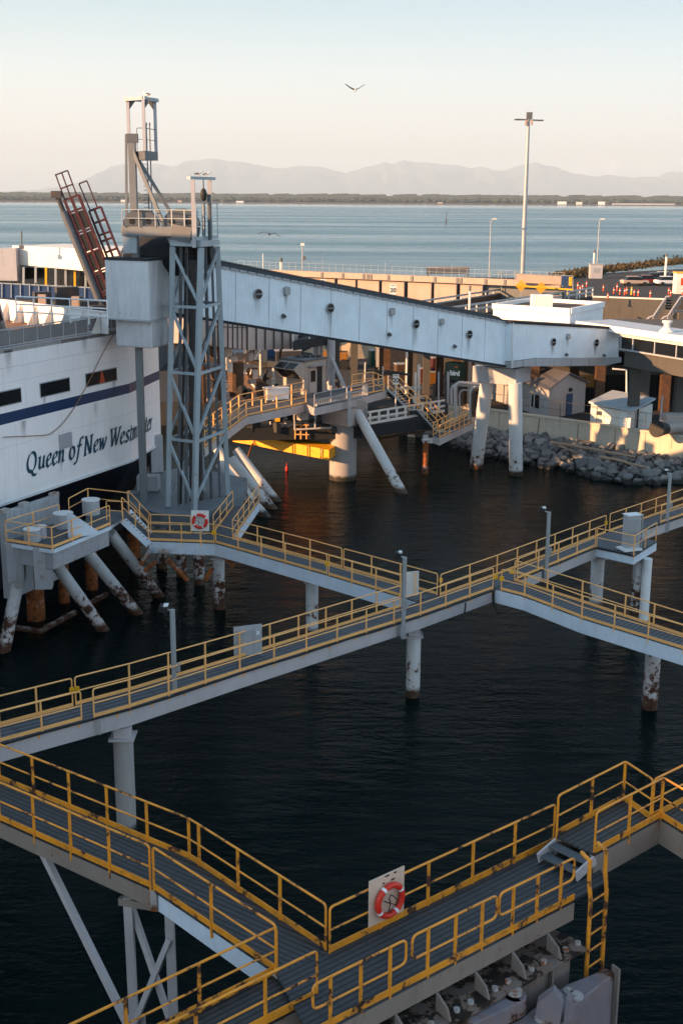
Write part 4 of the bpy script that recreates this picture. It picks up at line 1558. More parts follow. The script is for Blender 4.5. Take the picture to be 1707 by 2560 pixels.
# raking piles
for (tu, tv, bu, bv, r_, lab) in ((59, 1385, 11, 1628, .33, 'leftmost raking pile of the dolphin, leaning out to the left edge'),
                                  (124, 1387, 258, 1575, .32, 'second raking pile from the left under the dolphin'),
                                  (203, 1361, 343, 1534, .32, 'third raking pile from the left under the dolphin'),
                                  (276, 1332, 397, 1491, .32, 'raking pile nearest the stairs of the dolphin')):
    b = P(bu, bv, 0)
    tp = P(tu, tv, 4.9)
    pile(lab, b, tp, r_, 'pile_rusty', head=False, group='raking piles of the dolphin', name='raking_pile')
for (u, v, r_, zt_, lab) in ((92, 1548, .5, 3.2, 'thick orange-rusted upright pile under the dolphin'), (162, 1505, .32, 3.4, 'short rusty upright pile behind the second raking pile'),
                             (231, 1472, .36, 3.4, 'dark rusty upright pile behind the third raking pile'), (337, 1392, .4, 4.4, 'pale rusty pile in the shade below the dolphin stairs')):
    b = P(u, v, 0)
    pile(lab, b, (b.x, b.y, zt_), r_, 'pile_bare', head=False, group='upright piles of the dolphin', bands=False)
wl = thing('waterline_frame', 'rust-eaten horizontal frame between the raking piles at the waterline', 'frame', P(101, 1580, .3))
for a, b in (((30, 1567), (101, 1578)), ((101, 1578), (190, 1530)), ((220, 1510), (268, 1485))):
    MB().beam(P(*a, .35), P(*b, .35), .2, .24).build('beam', 'pile_rusty', wl)
und = thing('brace_frame', 'rusty crossed bracing in the dark under the tower end of the catwalk', 'bracing', P(430, 1440, 1.5))
for a, za, b, zb in (((352, 1412), 2.6, (378, 1372), 4.0), ((362, 1428), 1.8, (390, 1404), 2.8), ((420, 1398), 3.2, (470, 1452), .6), ((395, 1376), 3.9, (425, 1380), 3.7),
                     ((514, 1450), 1.0, (531, 1420), 2.6), ((562, 1395), 3.4, (585, 1415), 2.4),):
    MB().tube(G(*a, 66.5), G(*b, 66.5), .13, n=8).build('brace', 'pile_bare', und, smooth=True)

# stairs from the dolphin to the catwalk
sa0, sa1 = P(306, 1290, DZ), P(372, 1352, WZ)
sb0, sb1 = P(322, 1272, DZ), P(378, 1332, WZ)
t = thing('stairs', 'steel stair with yellow handrails from the dolphin down to the catwalk', 'stairs', sa1)
for a, b in ((sa0, sa1), (sb0, sb1)):
    MB().beam(a + Z * -.2, b + Z * -.2, .06, .42).build('stringer', 'girder_far', t)
td = MB()
for k in range(1, 8):
    td.beam(lerp(sa0, sa1, k / 8) + Z * -.1, lerp(sb0, sb1, k / 8) + Z * -.1, .26, .04)
td.build('tread', 'tread', t)
ld = [P(275, 1312, DZ), P(306, 1291, DZ), P(322, 1272, DZ), P(300, 1282, DZ)]
MB().beam(P(272, 1313, DZ - .35), P(308, 1291, DZ - .35), .1, .5).build('landing_beam', 'girder_far', t)
railing(t, [sa0, sa1], sp=1.4, toe=0)
railing(t, [sb0, sb1], sp=1.4, toe=0)
# ------------------------------------------------------------------ docked ferry
ZS = 11.29
hp = [P(0, 1035.6, ZS), P(161, 997.4, ZS), P(323, 959, ZS), P(398, 926.5, ZS)]
hp = [Vector((p.x, p.y, 0)) for p in hp]
ax = (hp[2] - hp[0]).normalized()              # ship's axis, towards the bow
ob = Vector((ax.y, -ax.x, 0))                  # outboard on the near side
stern = hp[0] - ax * 95
mid0 = hp[0] - ax * 40
side = [stern, mid0, hp[0], hp[1], hp[2], hp[3]]
BEAM = 22.0
ZK, ZD, ZB = 6.26, 14.8, 15.5


def hull_pt(s):                                # s metres aft (negative) or forward of u=0 along the plate
    d = s
    if d <= 0:
        return hp[0] + ax * d
    for i in range(3):
        l = (hp[i + 1] - hp[i]).length
        if d <= l or i == 2:
            return hp[i] + (hp[i + 1] - hp[i]).normalized() * d
        d -= l


def up_(p, z):
    return Vector((p.x, p.y, z))


ferry = thing('ferry', 'white car ferry with a navy stripe and lettered bow, berthed at left', 'ferry', up_(hp[0], 0))
port = [p - ob * BEAM for p in side[:3]] + [side[-1] - ob * 17.5 - ax * 12.0, side[-1] - ob * 9.5 - ax * 3.5]
outl = side + list(reversed(port))
hb = MB()
n = len(outl)


def inset(p, k):
    c = lerp(hp[0], stern, .3) - ob * BEAM / 2
    return p + (up_(c, 0) - p).normalized() * k


levels = [(-1.5, 3.4), (2.0, 2.6), (4.6, 1.0), (ZK - .05, 0.0), (ZK, 0.0), (ZD, 0.0)]
for li in range(3, len(levels) - 1):
    (z0, k0), (z1, k1) = levels[li], levels[li + 1]
    for i in range(n):
        a, b = outl[i], outl[(i + 1) % n]
        hb.poly([up_(a, z0), up_(b, z0), up_(b, z1), up_(a, z1)])
hb.build('hull', 'hull', ferry)
ub = MB()
for li in range(0, 3):
    (z0, k0), (z1, k1) = levels[li], levels[li + 1]
    for i in range(n):
        a, b = outl[i], outl[(i + 1) % n]
        sk_ = lambda p, k: p - ob * k if (p in side) else p + ob * k
        ub.poly([up_(sk_(a, k0), z0), up_(sk_(b, k0), z0), up_(sk_(b, k1), z1), up_(sk_(a, k1), z1)])
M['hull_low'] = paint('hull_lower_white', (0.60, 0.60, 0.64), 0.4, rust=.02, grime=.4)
l_ = MB()
for i in range(len(side) - 1):
    a, b = side[i], side[i + 1]
    l_.poly([up_(a - ob * 1.0, 4.6), up_(b - ob * 1.0, 4.6), up_(b, ZK - .05), up_(a, ZK - .05)])
l_.build('lower_hull', 'hull_low', ferry)
ub.build('underwater_hull', 'hull_dark', ferry)
MB().prism([up_(p, ZD - .25) for p in outl], (0, 0, .2)).build('foredeck', 'deckpaint', ferry)


def plate(mb, s0, s1, z0, z1, t_=.02, step=1.5):
    ks = [s0, s1]
    acc = 0.0
    for i in range(3):
        ks.append(acc)
        acc += (hp[i + 1] - hp[i]).length
    ks = sorted(x for x in ks if s0 - 1e-6 <= x <= s1 + 1e-6)
    for i in range(len(ks) - 1):
        if ks[i + 1] - ks[i] < 1e-4:
            continue
        a, b = hull_pt(ks[i] + 1e-5), hull_pt(ks[i + 1] - 1e-5)
        mb.hexa([up_(a, z0), up_(b, z0), up_(b + ob * t_, z0), up_(a + ob * t_, z0), up_(a, z1), up_(b, z1), up_(b + ob * t_, z1), up_(a + ob * t_, z1)])
    return mb


LSUM = sum((hp[i + 1] - hp[i]).length for i in range(3))
plate(MB(), -60, LSUM, 10.68, ZS, .012).build('navy_stripe', 'navy', ferry)
plate(MB(), -60, LSUM, ZK - .08, ZK + .05, .09).build('rubbing_strake', 'white', ferry)
sm = plate(MB(), -60, LSUM, 13.72, 13.76, .006)
sm.build('plate_seam', 'seam', ferry)
for z_ in (9.35, 12.9):
    plate(MB(), -60, LSUM, z_, z_ + .025, .004).build('plate_seam', 'seam', ferry)
for s_ in (-9, -4.2, 1.3, 5.6, 10.4, 14.2):
    q_ = hull_pt(s_)
    MB().beam(up_(q_ + ob * .004, ZK + .1), up_(q_ + ob * .004, 10.6), .02, .008, ax).build('plate_seam', 'seam', ferry)
plate(MB(), -60, LSUM, ZD - .04, ZD + .05, .05).build('deck_edge', 'grey_white', ferry)


def s_of(u, v, z):                              # station along the hull side of a sight line
    best, bs = 1e9, 0
    for k in range(-200, 400):
        p = up_(hull_pt(k * .1), z)
        d = p - EYE
        c = d - Fw * 0
        uu = CX + FPX * d.dot(Rt) / d.dot(Fw)
        if abs(uu - u) < best:
            best, bs = abs(uu - u), k * .1
    return bs


for u0, u1, lab in ((-40, 50, 'window cut by the left picture edge'), (100, 173, 'dark middle window'), (215, 290, 'window nearest the bow with an orange cone inside')):
    z0, z1 = 11.72, 12.47
    s0, s1 = s_of(u0, 980, 12.5), s_of(u1, 980, 12.5)
    w = plate(MB(), s0 - .06, s1 + .06, z0 - .06, z1 + .06, .03).build('window', 'grey_white', ferry, label=lab)
    plate(MB(), s0, s1, z0, z1, .04).build('pane', 'glass_dark', w)
    if u0 == 215:
        c = hull_pt((s0 + s1) / 2) + ob * .05
        MB().prism([up_(c - ax * .28, z0 + .03), up_(c + ax * .28, z0 + .03), up_(c + ax * .08, z0 + .70), up_(c - ax * .08, z0 + .70)], ob * .03).build('marker_cone', 'orange', w)
s0, s1 = s_of(147, 1055, 8.8), s_of(179, 1055, 8.8)
v_ = MB()
plate(v_, s0, s1, 8.35, 9.25, .03)
v_.build('vent_grille', 'grey_white', ferry)
s0, s1 = s_of(342, 930, 12.5), s_of(357, 930, 12.5)
lv = MB()
for k in range(14):
    z_ = 11.0 + k * .22
    a, b = hull_pt(s0), hull_pt(s1)
    lv.hexa([up_(a, z_), up_(b, z_), up_(b + ob * .05, z_), up_(a + ob * .05, z_), up_(a, z_ + .11), up_(b, z_ + .11), up_(b + ob * .02, z_ + .11), up_(a + ob * .02, z_ + .11)])
lv.build('louvre', 'grey_white', ferry)

# the name, written with a broad nib along the plating
GL = {
    'Q': ([[(.65 + .58 * math.cos(a), .75 + .75 * math.sin(a)) for a in [x * math.pi / 12 + .3 for x in range(25)]], [(.45, .12), (.75, -.02), (1.0, -.30), (1.45, -.32)]], 1.62),
    'u': ([[(0, .88), (.14, 1), (.16, .6), (.17, .22), (.34, .02), (.58, .18), (.74, .55)], [(.76, 1), (.74, .4), (.80, .04), (1.0, .14)]], 1.12),
    'e': ([[(.10, .48), (.45, .56), (.66, .80), (.48, .99), (.20, .82), (.07, .42), (.26, .02), (.52, .03), (.74, .22)]], .88),
    'n': ([[(0, .88), (.14, 1), (.15, .5), (.14, 0)], [(.16, .55), (.40, .90), (.62, .97), (.72, .72), (.70, .25), (.78, .02), (.98, .13)]], 1.12),
    'o': ([[(.42 + .37 * math.cos(a), .5 + .49 * math.sin(a)) for a in [x * math.pi / 8 for x in range(17)]]], .98),
    'f': ([[(1.02, 1.46), (.84, 1.60), (.62, 1.40), (.46, .7), (.32, -.1), (.10, -.46), (-.16, -.38)], [(.18, .95), (.88, .95)]], .78),
    'N': ([[(.18, 0), (.20, 1.48)], [(.18, 1.48), (.98, .02)], [(1.06, 0), (1.06, 1.48)], [(-.02, 0), (.40, 0)], [(-.04, 1.48), (.30, 1.48)], [(.84, 1.48), (1.30, 1.48)]], 1.5),
    'w': ([[(-.02, .90), (.14, 1), (.28, .0)], [(.28, .02), (.62, 1)], [(.58, 1), (.74, 0)], [(.74, .02), (1.12, .8), (1.05, 1)]], 1.28),
    'W': ([[(.14, 1.48), (.42, 0)], [(.42, 0), (.90, 1.40)], [(.80, 1.48), (1.08, 0)], [(1.08, 0), (1.62, 1.48)], [(-.06, 1.48), (.36, 1.48)], [(.62, 1.48), (1.02, 1.48)], [(1.42, 1.48), (1.78, 1.48)]], 1.75),
    's': ([[(.66, .84), (.44, 1), (.18, .82), (.34, .52), (.58, .26), (.36, .0), (.04, .16)]], .80),
    't': ([[(.30, 1.36), (.22, .7), (.20, .25), (.34, .0), (.56, .14)], [(-.02, .98), (.56, .98)]], .68),
    'm': ([[(0, .88), (.14, 1), (.15, .5), (.14, 0)], [(.16, .55), (.38, .92), (.56, .95), (.62, .6), (.60, 0)], [(.62, .55), (.86, .92), (1.06, .95), (1.12, .6), (1.12, .2), (1.2, .02), (1.38, .13)]], 1.52),
    'i': ([[(0, .88), (.14, 1), (.16, .4), (.26, .02), (.44, .13)], [(.20, 1.40), (.22, 1.42)]], .56),
    'r': ([[(0, .88), (.14, 1), (.14, .5), (.13, 0)], [(.15, .52), (.36, .92), (.62, .94)]], .70), ' ': ([], .55)}
txt = 'Queen of New Westminster'
adv = sum(GL[c][1] for c in txt)
sT0, sT1 = s_of(66, 1170, 7.9), s_of(380, 1085, 8.0)
XH = (sT1 - sT0) / adv
base_z = 22.8 - math.tan(PITCH - math.atan((CY - 1181) / FPX)) * up_(hull_pt(s_of(88, 1181, 7.6)), 0).y
tm = MB()
pen = sT0
cnt_ = 0


def smooth_stroke(pts):
    if len(pts) < 3:
        return pts
    out = []
    for i in range(len(pts) - 1):
        p0_, p1_, p2_, p3_ = pts[max(0, i - 1)], pts[i], pts[i + 1], pts[min(len(pts) - 1, i + 2)]
        for k in range(4):
            t_ = k / 4
            out.append(tuple(.5 * (2 * p1_[j] + (p2_[j] - p0_[j]) * t_ + (2 * p0_[j] - 5 * p1_[j] + 4 * p2_[j] - p3_[j]) * t_ ** 2 +
                                   (-p0_[j] + 3 * p1_[j] - 3 * p2_[j] + p3_[j]) * t_ ** 3) for j in (0, 1)))
    out.append(pts[-1])
    return out


TH = 1.10                                       # letters a little taller than wide


def on_hull(x, y, lift):
    q = hull_pt(pen + (x + y * .22) * XH)
    return up_(q + ob * (.022 + lift), base_z + y * XH * TH)


for ch in txt:
    for st_ in GL[ch][0]:
        cnt_ += 1
        sp_ = smooth_stroke(st_)
        lift = (cnt_ % 4) * .003
        nx, ny = .10 * math.cos(R(28)), .10 * math.sin(R(28))
        if ch == ' ':
            continue
        for i in range(len(sp_) - 1):
            (xa, ya), (xb, yb) = sp_[i], sp_[i + 1]
            dx_, dy_ = xb - xa, yb - ya
            l_ = math.hypot(dx_, dy_) or 1
            hx, hy = -dy_ / l_ * .05, dx_ / l_ * .05
            cr_ = (nx * hx + ny * hy)
            s_ = 1 if cr_ >= 0 else -1
            ox, oy = nx + hx * s_, ny + hy * s_
            tm.poly([on_hull(xa - ox, ya - oy, lift), on_hull(xb - ox, yb - oy, lift), on_hull(xb + ox, yb + oy, lift), on_hull(xa + ox, ya + oy, lift)])
    pen += GL[ch][1] * XH
tm.build('name_lettering', 'lettering', ferry, recalc=False)

# bulwark: glazed rail at the near side, plate bulwark with brackets at the far side
rl, gp = MB(), MB()
for i in range(-30, int(LSUM / 1.25) + 1):
    s = min(i * 1.25, LSUM - .2)
    p = hull_pt(s) - ob * .06
    rl.box(up_(p, ZD + .52), .07, .07, 1.0, math.atan2(ax.y, ax.x))
    q = hull_pt(min(s + 1.25, LSUM - .2)) - ob * .06
    rl.beam(up_(p, ZD + 1.02), up_(q, ZD + 1.02), .09, .07)
    rl.beam(up_(p, ZD + .12), up_(q, ZD + .12), .05, .07)
    gp.beam(up_(lerp(p, q, .06), ZD + .56), up_(lerp(p, q, .94), ZD + .56), .02, .74)
rl.build('bulwark_rail', 'grey_white', ferry)
M['mesh_panel'] = paint('grey_mesh_panel', (0.22, 0.20, 0.205), .5, grime=.3)
gp.build('bulwark_panel', 'mesh_panel', ferry)
ib, tri = MB(), MB()
ia = P(42, 762, ZD + 1.1)
ic = P(268, 790, ZD + 1.1)
ia.z = ic.z = ZD
dd = (ic - ia).normalized()
ia -= dd * 6
nn_ = Vector((dd.y, -dd.x, 0))
ib.hexa([ia, ic, ic - nn_ * .08, ia - nn_ * .08, ia + Z * 1.3, ic + Z * 1.3, ic - nn_ * .08 + Z * 1.3, ia - nn_ * .08 + Z * 1.3])
ib.beam(ia + Z * 1.33, ic + Z * 1.33, .22, .06)
ib.build('inner_bulwark', 'white', ferry)
for k in range(9):
    q = lerp(ia, ic, (k + .6) / 9)
    MB().prism([q + nn_ * .02, q + nn_ * .75, q + nn_ * .06 + Z * 1.25], dd * .07).build('bulwark_bracket', 'white_warm', ferry)
wr = MB()
a, b = P(40, 741, ZD + 2.3), P(268, 752, ZD + 2.3)
for z_ in (0, -.45, -.9):
    wr.tube(a + Z * z_, b + Z * z_, .045, n=6)
for k in range(6):
    q = lerp(a, b, k / 5)
    wr.tube(q + Z * -1.4, q + Z * 0, .04, n=6)
wr.build('stern_rail', 'white', ferry)
wc = MB()
for (u, v, w, h) in ((108, 770, 1.2, 1.4), (170, 768, 1.6, 1.7), (196, 775, .6, 1.2), (222, 780, 1.3, 1.0), (246, 785, 1.0, .8)):
    p = P(u, v + 8, ZD)
    wc.box(p + Z * h / 2, w, 1.0, h, .4)
wc.build('winch', 'steel_dark', ferry)
for (u, v) in ((113, 772), (196, 778)):
    p = P(u, v + 8, ZD)
    MB().box(p + Vector((0, -.6, .65)), .55, .3, 1.3).build('locker', 'beige_panel', ferry)

# deckhouse with raked front, and the superstructure aft of it
sF = 6.0


def fp(s, o, z):
    return hp[0] + ax * s + ob * o + Vector((0, 0, z))


q0 = P(57, 826, ZD)
sF = (q0 - hp[0]).dot(ax)
oF = (q0 - hp[0]).dot(ob)
tp = P(4, 668, 19.6)
sT, oT = (tp - hp[0]).dot(ax), (tp - hp[0]).dot(ob)
dh = MB()
nb = 7
ringb, ringt = [], []
for k in range(nb):
    a = k / (nb - 1) * math.pi / 2
    ringb.append(fp(sF - 2.2 + 2.2 * math.sin(a), oF - 2.2 + 2.2 * math.cos(a), ZD))
    ringt.append(fp(sT - 1.2 + 1.2 * math.sin(a), oT - 1.2 + 1.2 * math.cos(a), 19.8))
ringb = [fp(sF - 14, oF, ZD)] + ringb + [fp(sF, -16, ZD), fp(sF - 14, -16, ZD)]
ringt = [fp(sT - 10, oT, 19.8)] + ringt + [fp(sT, -15, 19.8), fp(sT - 10, -15, 19.8)]
m0 = len(ringb)
for i in range(m0):
    dh.poly([ringb[i], ringb[(i + 1) % m0], ringt[(i + 1) % m0], ringt[i]])
dh.poly(ringt)
dh.build('deckhouse', 'hull', ferry, smooth=True)
a, b = ringb[1], ringt[1]


def dhp(s_off, f, lift=.03):
    p = lerp(ringb[1], ringt[1], f)
    return p + ax * s_off + ob * lift


wn = MB()
wn.hexa([dhp(-1.7, .22), dhp(.5, .22), dhp(.5, .22, .06), dhp(-1.7, .22, .06), dhp(-1.6, .52), dhp(.35, .52), dhp(.35, .52, .06), dhp(-1.6, .52, .06)])
w_ = wn.build('side_window', 'glass_dark', ferry)
MB().beam(dhp(-.2, .22, .07), dhp(-.25, .52, .07), .08, .05).build('window_post', 'white', w_)
MB().hexa([fp(-100, -.8, ZD), fp(-7, -.8, ZD), fp(-7, -BEAM + 1, ZD), fp(-100, -BEAM + 1, ZD), fp(-100, -.8, 26.5), fp(-9, -.8, 26.5), fp(-9, -BEAM + 1, 26.5), fp(-100, -BEAM + 1, 26.5)]).build('superstructure', 'hull', ferry)
MB().hexa([fp(-70, -4, 26.5), fp(-13, -4, 26.5), fp(-13, -BEAM + 4, 26.5), fp(-70, -BEAM + 4, 26.5), fp(-68, -4, 29.5), fp(-14, -4, 29.5), fp(-14, -BEAM + 4, 29.5), fp(-68, -BEAM + 4, 29.5)]).build('bridge', 'hull', ferry)
# sagging rope along the side
rp = MB()
rs0, rs1 = s_of(283, 830, ZD), s_of(5, 1062, 10.4)
pts_ = []
for k in range(25):
    f = k / 24
    s_ = rs0 + (rs1 - rs0) * f
    z_ = 14.6 - 5.2 * math.sin(min(1, f * 1.45) * math.pi / 2) ** 1.2 + max(0, f - .62) * 1.6
    pts_.append(up_(hull_pt(s_) + ob * .1, z_))
rp.path(pts_, .026, 5)
o = rp.build('mooring_rope', 'rope', loc=pts_[0], smooth=True)
tag(o, 'thin brown rope sagging across the white side of the ferry', 'rope')

# ------------------------------------------------------------------ raised red service ramp
t = thing('raised_ramp', 'raised red-framed boarding ramp with dark panels, tilted up behind the bow', 'ramp', G(270, 770, 90))
DR = 90.0
bl, brr = G(262, 790, DR), G(345, 720, DR)
tl, trr = G(141, 487, DR), G(208, 455, DR)
axd = (tl - bl)
axu = axd.normalized()
wd = (G(222, 500, DR) - G(165, 530, DR))
wd = wd - axu * wd.dot(axu)
wdu = wd.normalized()
LR = axd.length
WR = 1.5
nb_ = axu.cross(wdu).normalized()
if nb_.y > 0:
    nb_ = -nb_


def rpnt(f, w, o=0):
    return bl + axd * f + wdu * w + nb_ * o


MB().tube(rpnt(-.1, .05), rpnt(.86, .05), .26, n=12).build('cylinder', 'tower_dark', t, smooth=True)
MB().tube(rpnt(.60, .05), rpnt(1.0, .05), .17, n=12).build('ram_rod', 'steel_dark', t, smooth=True)
MB().box(rpnt(1.0, .05), .7, .5, .5).build('ram_head', 'steel_dark', t)
for w in (.42, .92, WR):
    MB().beam(rpnt(-.05, w), rpnt(.94, w), .20, .14, nb_).build('long_frame', 'redframe', t)
for k, f in enumerate((.0, .17, .34, .50, .67, .84, .94)):
    MB().beam(rpnt(f, .4), rpnt(f, WR), .14, .13, nb_).build('cross_frame', 'redframe', t)
for k, f in enumerate((.0, .17, .34, .50, .67)):
    for w0, w1 in ((.49, .86), (.99, WR - .08)):
        p_ = [rpnt(f + .015, w0, .02), rpnt(f + .155, w0, .02), rpnt(f + .155, w1, .02), rpnt(f + .015, w1, .02)]
        MB().prism(p_, -nb_ * .05).build('panel', 'black', t)
        MB().path(p_, .03, 4, closed=True).build('panel_trim', 'grey_white', t)
gr_ = MB()
for w in (WR + .2, WR + .6, WR + 1.1):
    gr_.tube(rpnt(.02, w, -.3), rpnt(.80, w, -.3), .09, n=6)
for f in (.02, .10, .18, .30, .38, .46, .55, .60, .70, .80):
    gr_.tube(rpnt(f, WR + .2, -.3), rpnt(f, WR + 1.1, -.3), .08, n=6)
gr_.tube(rpnt(.8, WR + .3, -.3), rpnt(1.02, WR + .25, -.3), .05, n=6)
gr_.tube(rpnt(.8, WR + .85, -.3), rpnt(1.02, WR + .85, -.3), .05, n=6)
gr_.tube(rpnt(1.02, WR + .25, -.3), rpnt(1.02, WR + .85, -.3), .05, n=6)
gr_.build('guard_rail', 'redframe', t, smooth=True)
g2 = MB()
for w in (.45, .9, 1.35):
    g2.tube(rpnt(.94, w), rpnt(1.14, w + .05), .05, n=6)
for f in (1.03, 1.14):
    g2.tube(rpnt(f, .45), rpnt(f, 1.4), .05, n=6)
g2.build('end_rail', 'redframe', t, smooth=True)

# ------------------------------------------------------------------ gantry tower
TZ = 4.4
cb_, lb_, rb_ = P(486, 1277, TZ), P(420, 1266, TZ), P(570, 1238, TZ)
bb_ = lb_ + (rb_ - cb_)
ct_, lt_, rt_ = G(503, 619, 73.6), G(432, 617, 74.4), G(544, 616, 77.2)
bt_ = lt_ + (rt_ - ct_)
bt_.z = lt_.z
t = thing('gantry_tower', 'grey-blue lattice gantry tower with hoist platform standing on the pier beside the ferry', 'gantry tower', cb_)
legs = [(cb_, ct_), (lb_, lt_), (rb_, rt_), (bb_, bt_)]
for k, (a, b) in enumerate(legs):
    MB().beam(a, b, .30 if k != 2 else .32, .30).build('leg', 'tower', t, bevel=.02)


def lvl(k, f):
    return lerp(legs[k][0], legs[k][1], f)


fs = [0.02, .27, .53, .78, 1.0]
for i, f in enumerate(fs):
    if i == 0:
        continue
    for a, b in ((1, 0), (0, 2), (1, 3), (3, 2)):
        if i < 4:
            MB().beam(lvl(a, f), lvl(b, f), .14, .16).build('strut', 'tower', t)
for i in range(4):
    f0, f1 = fs[i], fs[i + 1]
    MB().beam(lvl(0, f0 + .01), lvl(1, f1 - .01), .13, .15).build('diagonal', 'tower', t)
    MB().beam(lvl(0, f0 + .01), lvl(2, f1 - .01), .13, .15).build('diagonal', 'tower', t)
    MB().beam(lvl(3, f0 + .01), lvl(2, f1 - .01), .12, .13).build('diagonal', 'tower', t)
    MB().beam(lvl(1, f0 + .01), lvl(3, f1 - .01), .12, .13).build('diagonal', 'tower', t)
# counterweight guides inside
for w in (.18, .30, .55, .72, .86):
    a, b = lerp(lvl(1, 0), lvl(2, 0), w), lerp(lvl(1, 1), lvl(2, 1), w)
    MB().beam(a, b, .22, .16).build('guide_rail', 'tower_dark' if w != .55 else 'steel_dark', t)
a, b = lerp(lvl(1, 0), lvl(2, 0), .42), lerp(lvl(1, .95), lvl(2, .95), .42)
MB().beam(a, b, .5, .08, Vector((0, 1, 0))).build('cable_tray', 'steel_dark', t)
ch = MB()
for w in (.47, .50):
    ch.tube(lerp(lvl(1, .02), lvl(0, .02), w), lerp(lvl(1, .98), lvl(0, .98), w), .05, n=6)
ch.build('hoist_chain', 'black', t)
# platform
pf = [lt_, ct_, rt_, bt_]
MB().prism([p + (p - (lt_ + rt_) / 2) * .10 + Vector((0, 0, .05)) for p in pf], (0, 0, .35)).build('platform', 'tower', t)
pz = lt_.z + .4
ea, eb, ec = G(423, 606, 74.0), G(492, 612, 73.2), G(545, 606, 77.3)
for p in (ea, eb, ec):
    p.z = pz
rr_ = railing(t, [eb, ec], h=2.1, sp=1.3, mat='tower', toe=.2, below=0)
# hoist beam to the mast
ma, mb_ = G(310, 577, 75.2), G(440, 590, 74.6)
mb_.z = ma.z
MB().beam(ma, mb_, .9, .55).build('hoist_beam', 'tower_mid', t, bevel=.02)
MB().beam(mb_, Vector((ct_.x - .4, ct_.y + .6, ma.z - .2)), 1.2, .9).build('hoist_head', 'tower_dark', t)
ra = [G(250 + 228 / 3.92, 200 + 1530 / 3.92, 74.6), G(250 + 710 / 3.92, 200 + 1530 / 3.92, 74.2), G(250 + 960 / 3.92, 200 + 1535 / 3.92, 73.4)]
for p in ra:
    p.z = ma.z + .25
hz_ = G(420, 525, 74.2).z - ra[0].z
railing(t, ra, h=hz_, sp=.95, mat='tower', toe=0, below=0, r=.03)
rb2 = [Vector((p.x + .5, p.y + 1.5, p.z)) for p in ra]
railing(t, rb2[:2], h=hz_, sp=1.1, mat='tower', toe=0, below=0, r=.03)
for u, v, s_ in ((352, 571, 1.05), (452, 571, 1.10)):
    c = G(u, v, 74.6)
    c.z = ma.z + .3
    sh = MB()
    pr = []
    for k in range(13):
        an = math.pi * k / 12
        pr.append(c + Vector((math.cos(an) * s_, 0, math.sin(an) * s_ * .92)))
    sh.prism(pr, (0, .25, 0))
    sh.prism([p + Vector((0, .55, 0)) for p in pr], (0, .25, 0))
    sh.build('sheave_plate', 'tower_dark', t)
    hh = MB()
    for dx_ in (-.5, .45):
        MB().tube(c + Vector((dx_, -.03, .25)), c + Vector((dx_, .9, .25)), .16, n=14).build('axle_hole', 'black', t)
# mast
mt_, mbm = G(330, 350, 75.3), G(338, 1249, 75.3)
mbm.x, mbm.y = mt_.x, mt_.y
mast_b = P(339, 1250, TZ)
MB().beam(Vector((mt_.x, mt_.y, mast_b.z - .3)), mt_, .42, .46, Vector((0, 1, 0))).build('mast', 'tower_mid', t, bevel=.02)
MB().beam(G(317, 578, 75.2), G(316, 335, 75.2), .13, .16, Vector((0, 1, 0))).build('guide_post', 'tower_mid', t)
MB().beam(G(328, 632, 75.2) - Z * 0, G(328, 578, 75.2), .8, .7, Vector((0, 1, 0))).build('mast_bracket', 'tower', t)
MB().box(mt_ + Vector((.05, 0, .1)), .6, .5, .5).build('mast_head', 'tower_dark', t)
for u0, v0, u1, v1, dd_ in ((327, 363, 436, 625, 74.6), (342, 392, 440, 552, 75.6)):
    MB().beam(G(u0, v0, 75.2), G(u1, v1, dd_), .17, .2).build('raking_strut', 'tower_mid', t)
# top cage
cx0, cx1, cx2 = 320, 359, 387
zt_ = G(350, 250, 75.2).z
zb_ = G(360, 378, 75.2).z
cA, cB, cC = G(320, 250, 75.4), G(358.5, 250, 74.4), G(387, 248, 76.2)
for p, zz in ((cA, mt_.z - .2), (cB, zb_), (cC, zb_)):
    MB().beam(Vector((p.x, p.y, zz)), Vector((p.x, p.y, zt_)), .17, .17, Vector((0, 1, 0))).build('cage_post', 'grey_white', t)
for a, b in ((cA, cB), (cB, cC), (cA, cC)):
    MB().beam(Vector((a.x - .15, a.y, zt_ + .05)), Vector((b.x + .15, b.y, zt_ + .05)), .2, .2).build('cage_beam', 'tower', t)
kb = MB()
for p, sgn in ((cA, 1), (cB, 1), (cC, -1)):
    kb.prism([Vector((p.x, p.y, zt_)), Vector((p.x + sgn * .45, p.y, zt_)), Vector((p.x, p.y, zt_ - .6))], (0, .08, 0))
kb.build('knee_plate', 'tower_dark', t)
pc = [Vector((mt_.x + .1, mt_.y + .3, zb_)), Vector((cB.x, cB.y, zb_)), Vector((cC.x + .1, cC.y, zb_)), Vector((cA.x + .5, cC.y, zb_))]
MB().prism([p + Z * -.5 for p in pc], (0, 0, .5)).build('cage_floor', 'tower_dark', t)
railing(t, [Vector((mt_.x + .45, cB.y, zb_)), Vector((cB.x, cB.y, zb_)), Vector((cC.x, cC.y, zb_))], h=1.25, sp=.9, mat='tower_dark', toe=0, below=0, r=.022)
ld_ = thing('hoist_ladder', 'thin grey ladder running up the hoist mast to the top cage', 'ladder', G(375, 570, 75.8))
for u in (370, 378):
    p, q = G(u + 3, 573, 75.8), G(u, 388, 75.8)
    q.x, q.y = lerp(p, q, .5).x, p.y
    p.x = q.x
    MB().path([p, q, q + Z * 1.7] + [q + Vector((math.sin(k * .5) * .0, .15 * k / 4, 1.7 + .12 * math.sin(k * .78))) for k in range(1, 5)], .035, 6).build('stile', 'tower_dark', ld_, smooth=True)
rg = MB()
p, q = G(375, 573, 75.8), G(375, 388, 75.8)
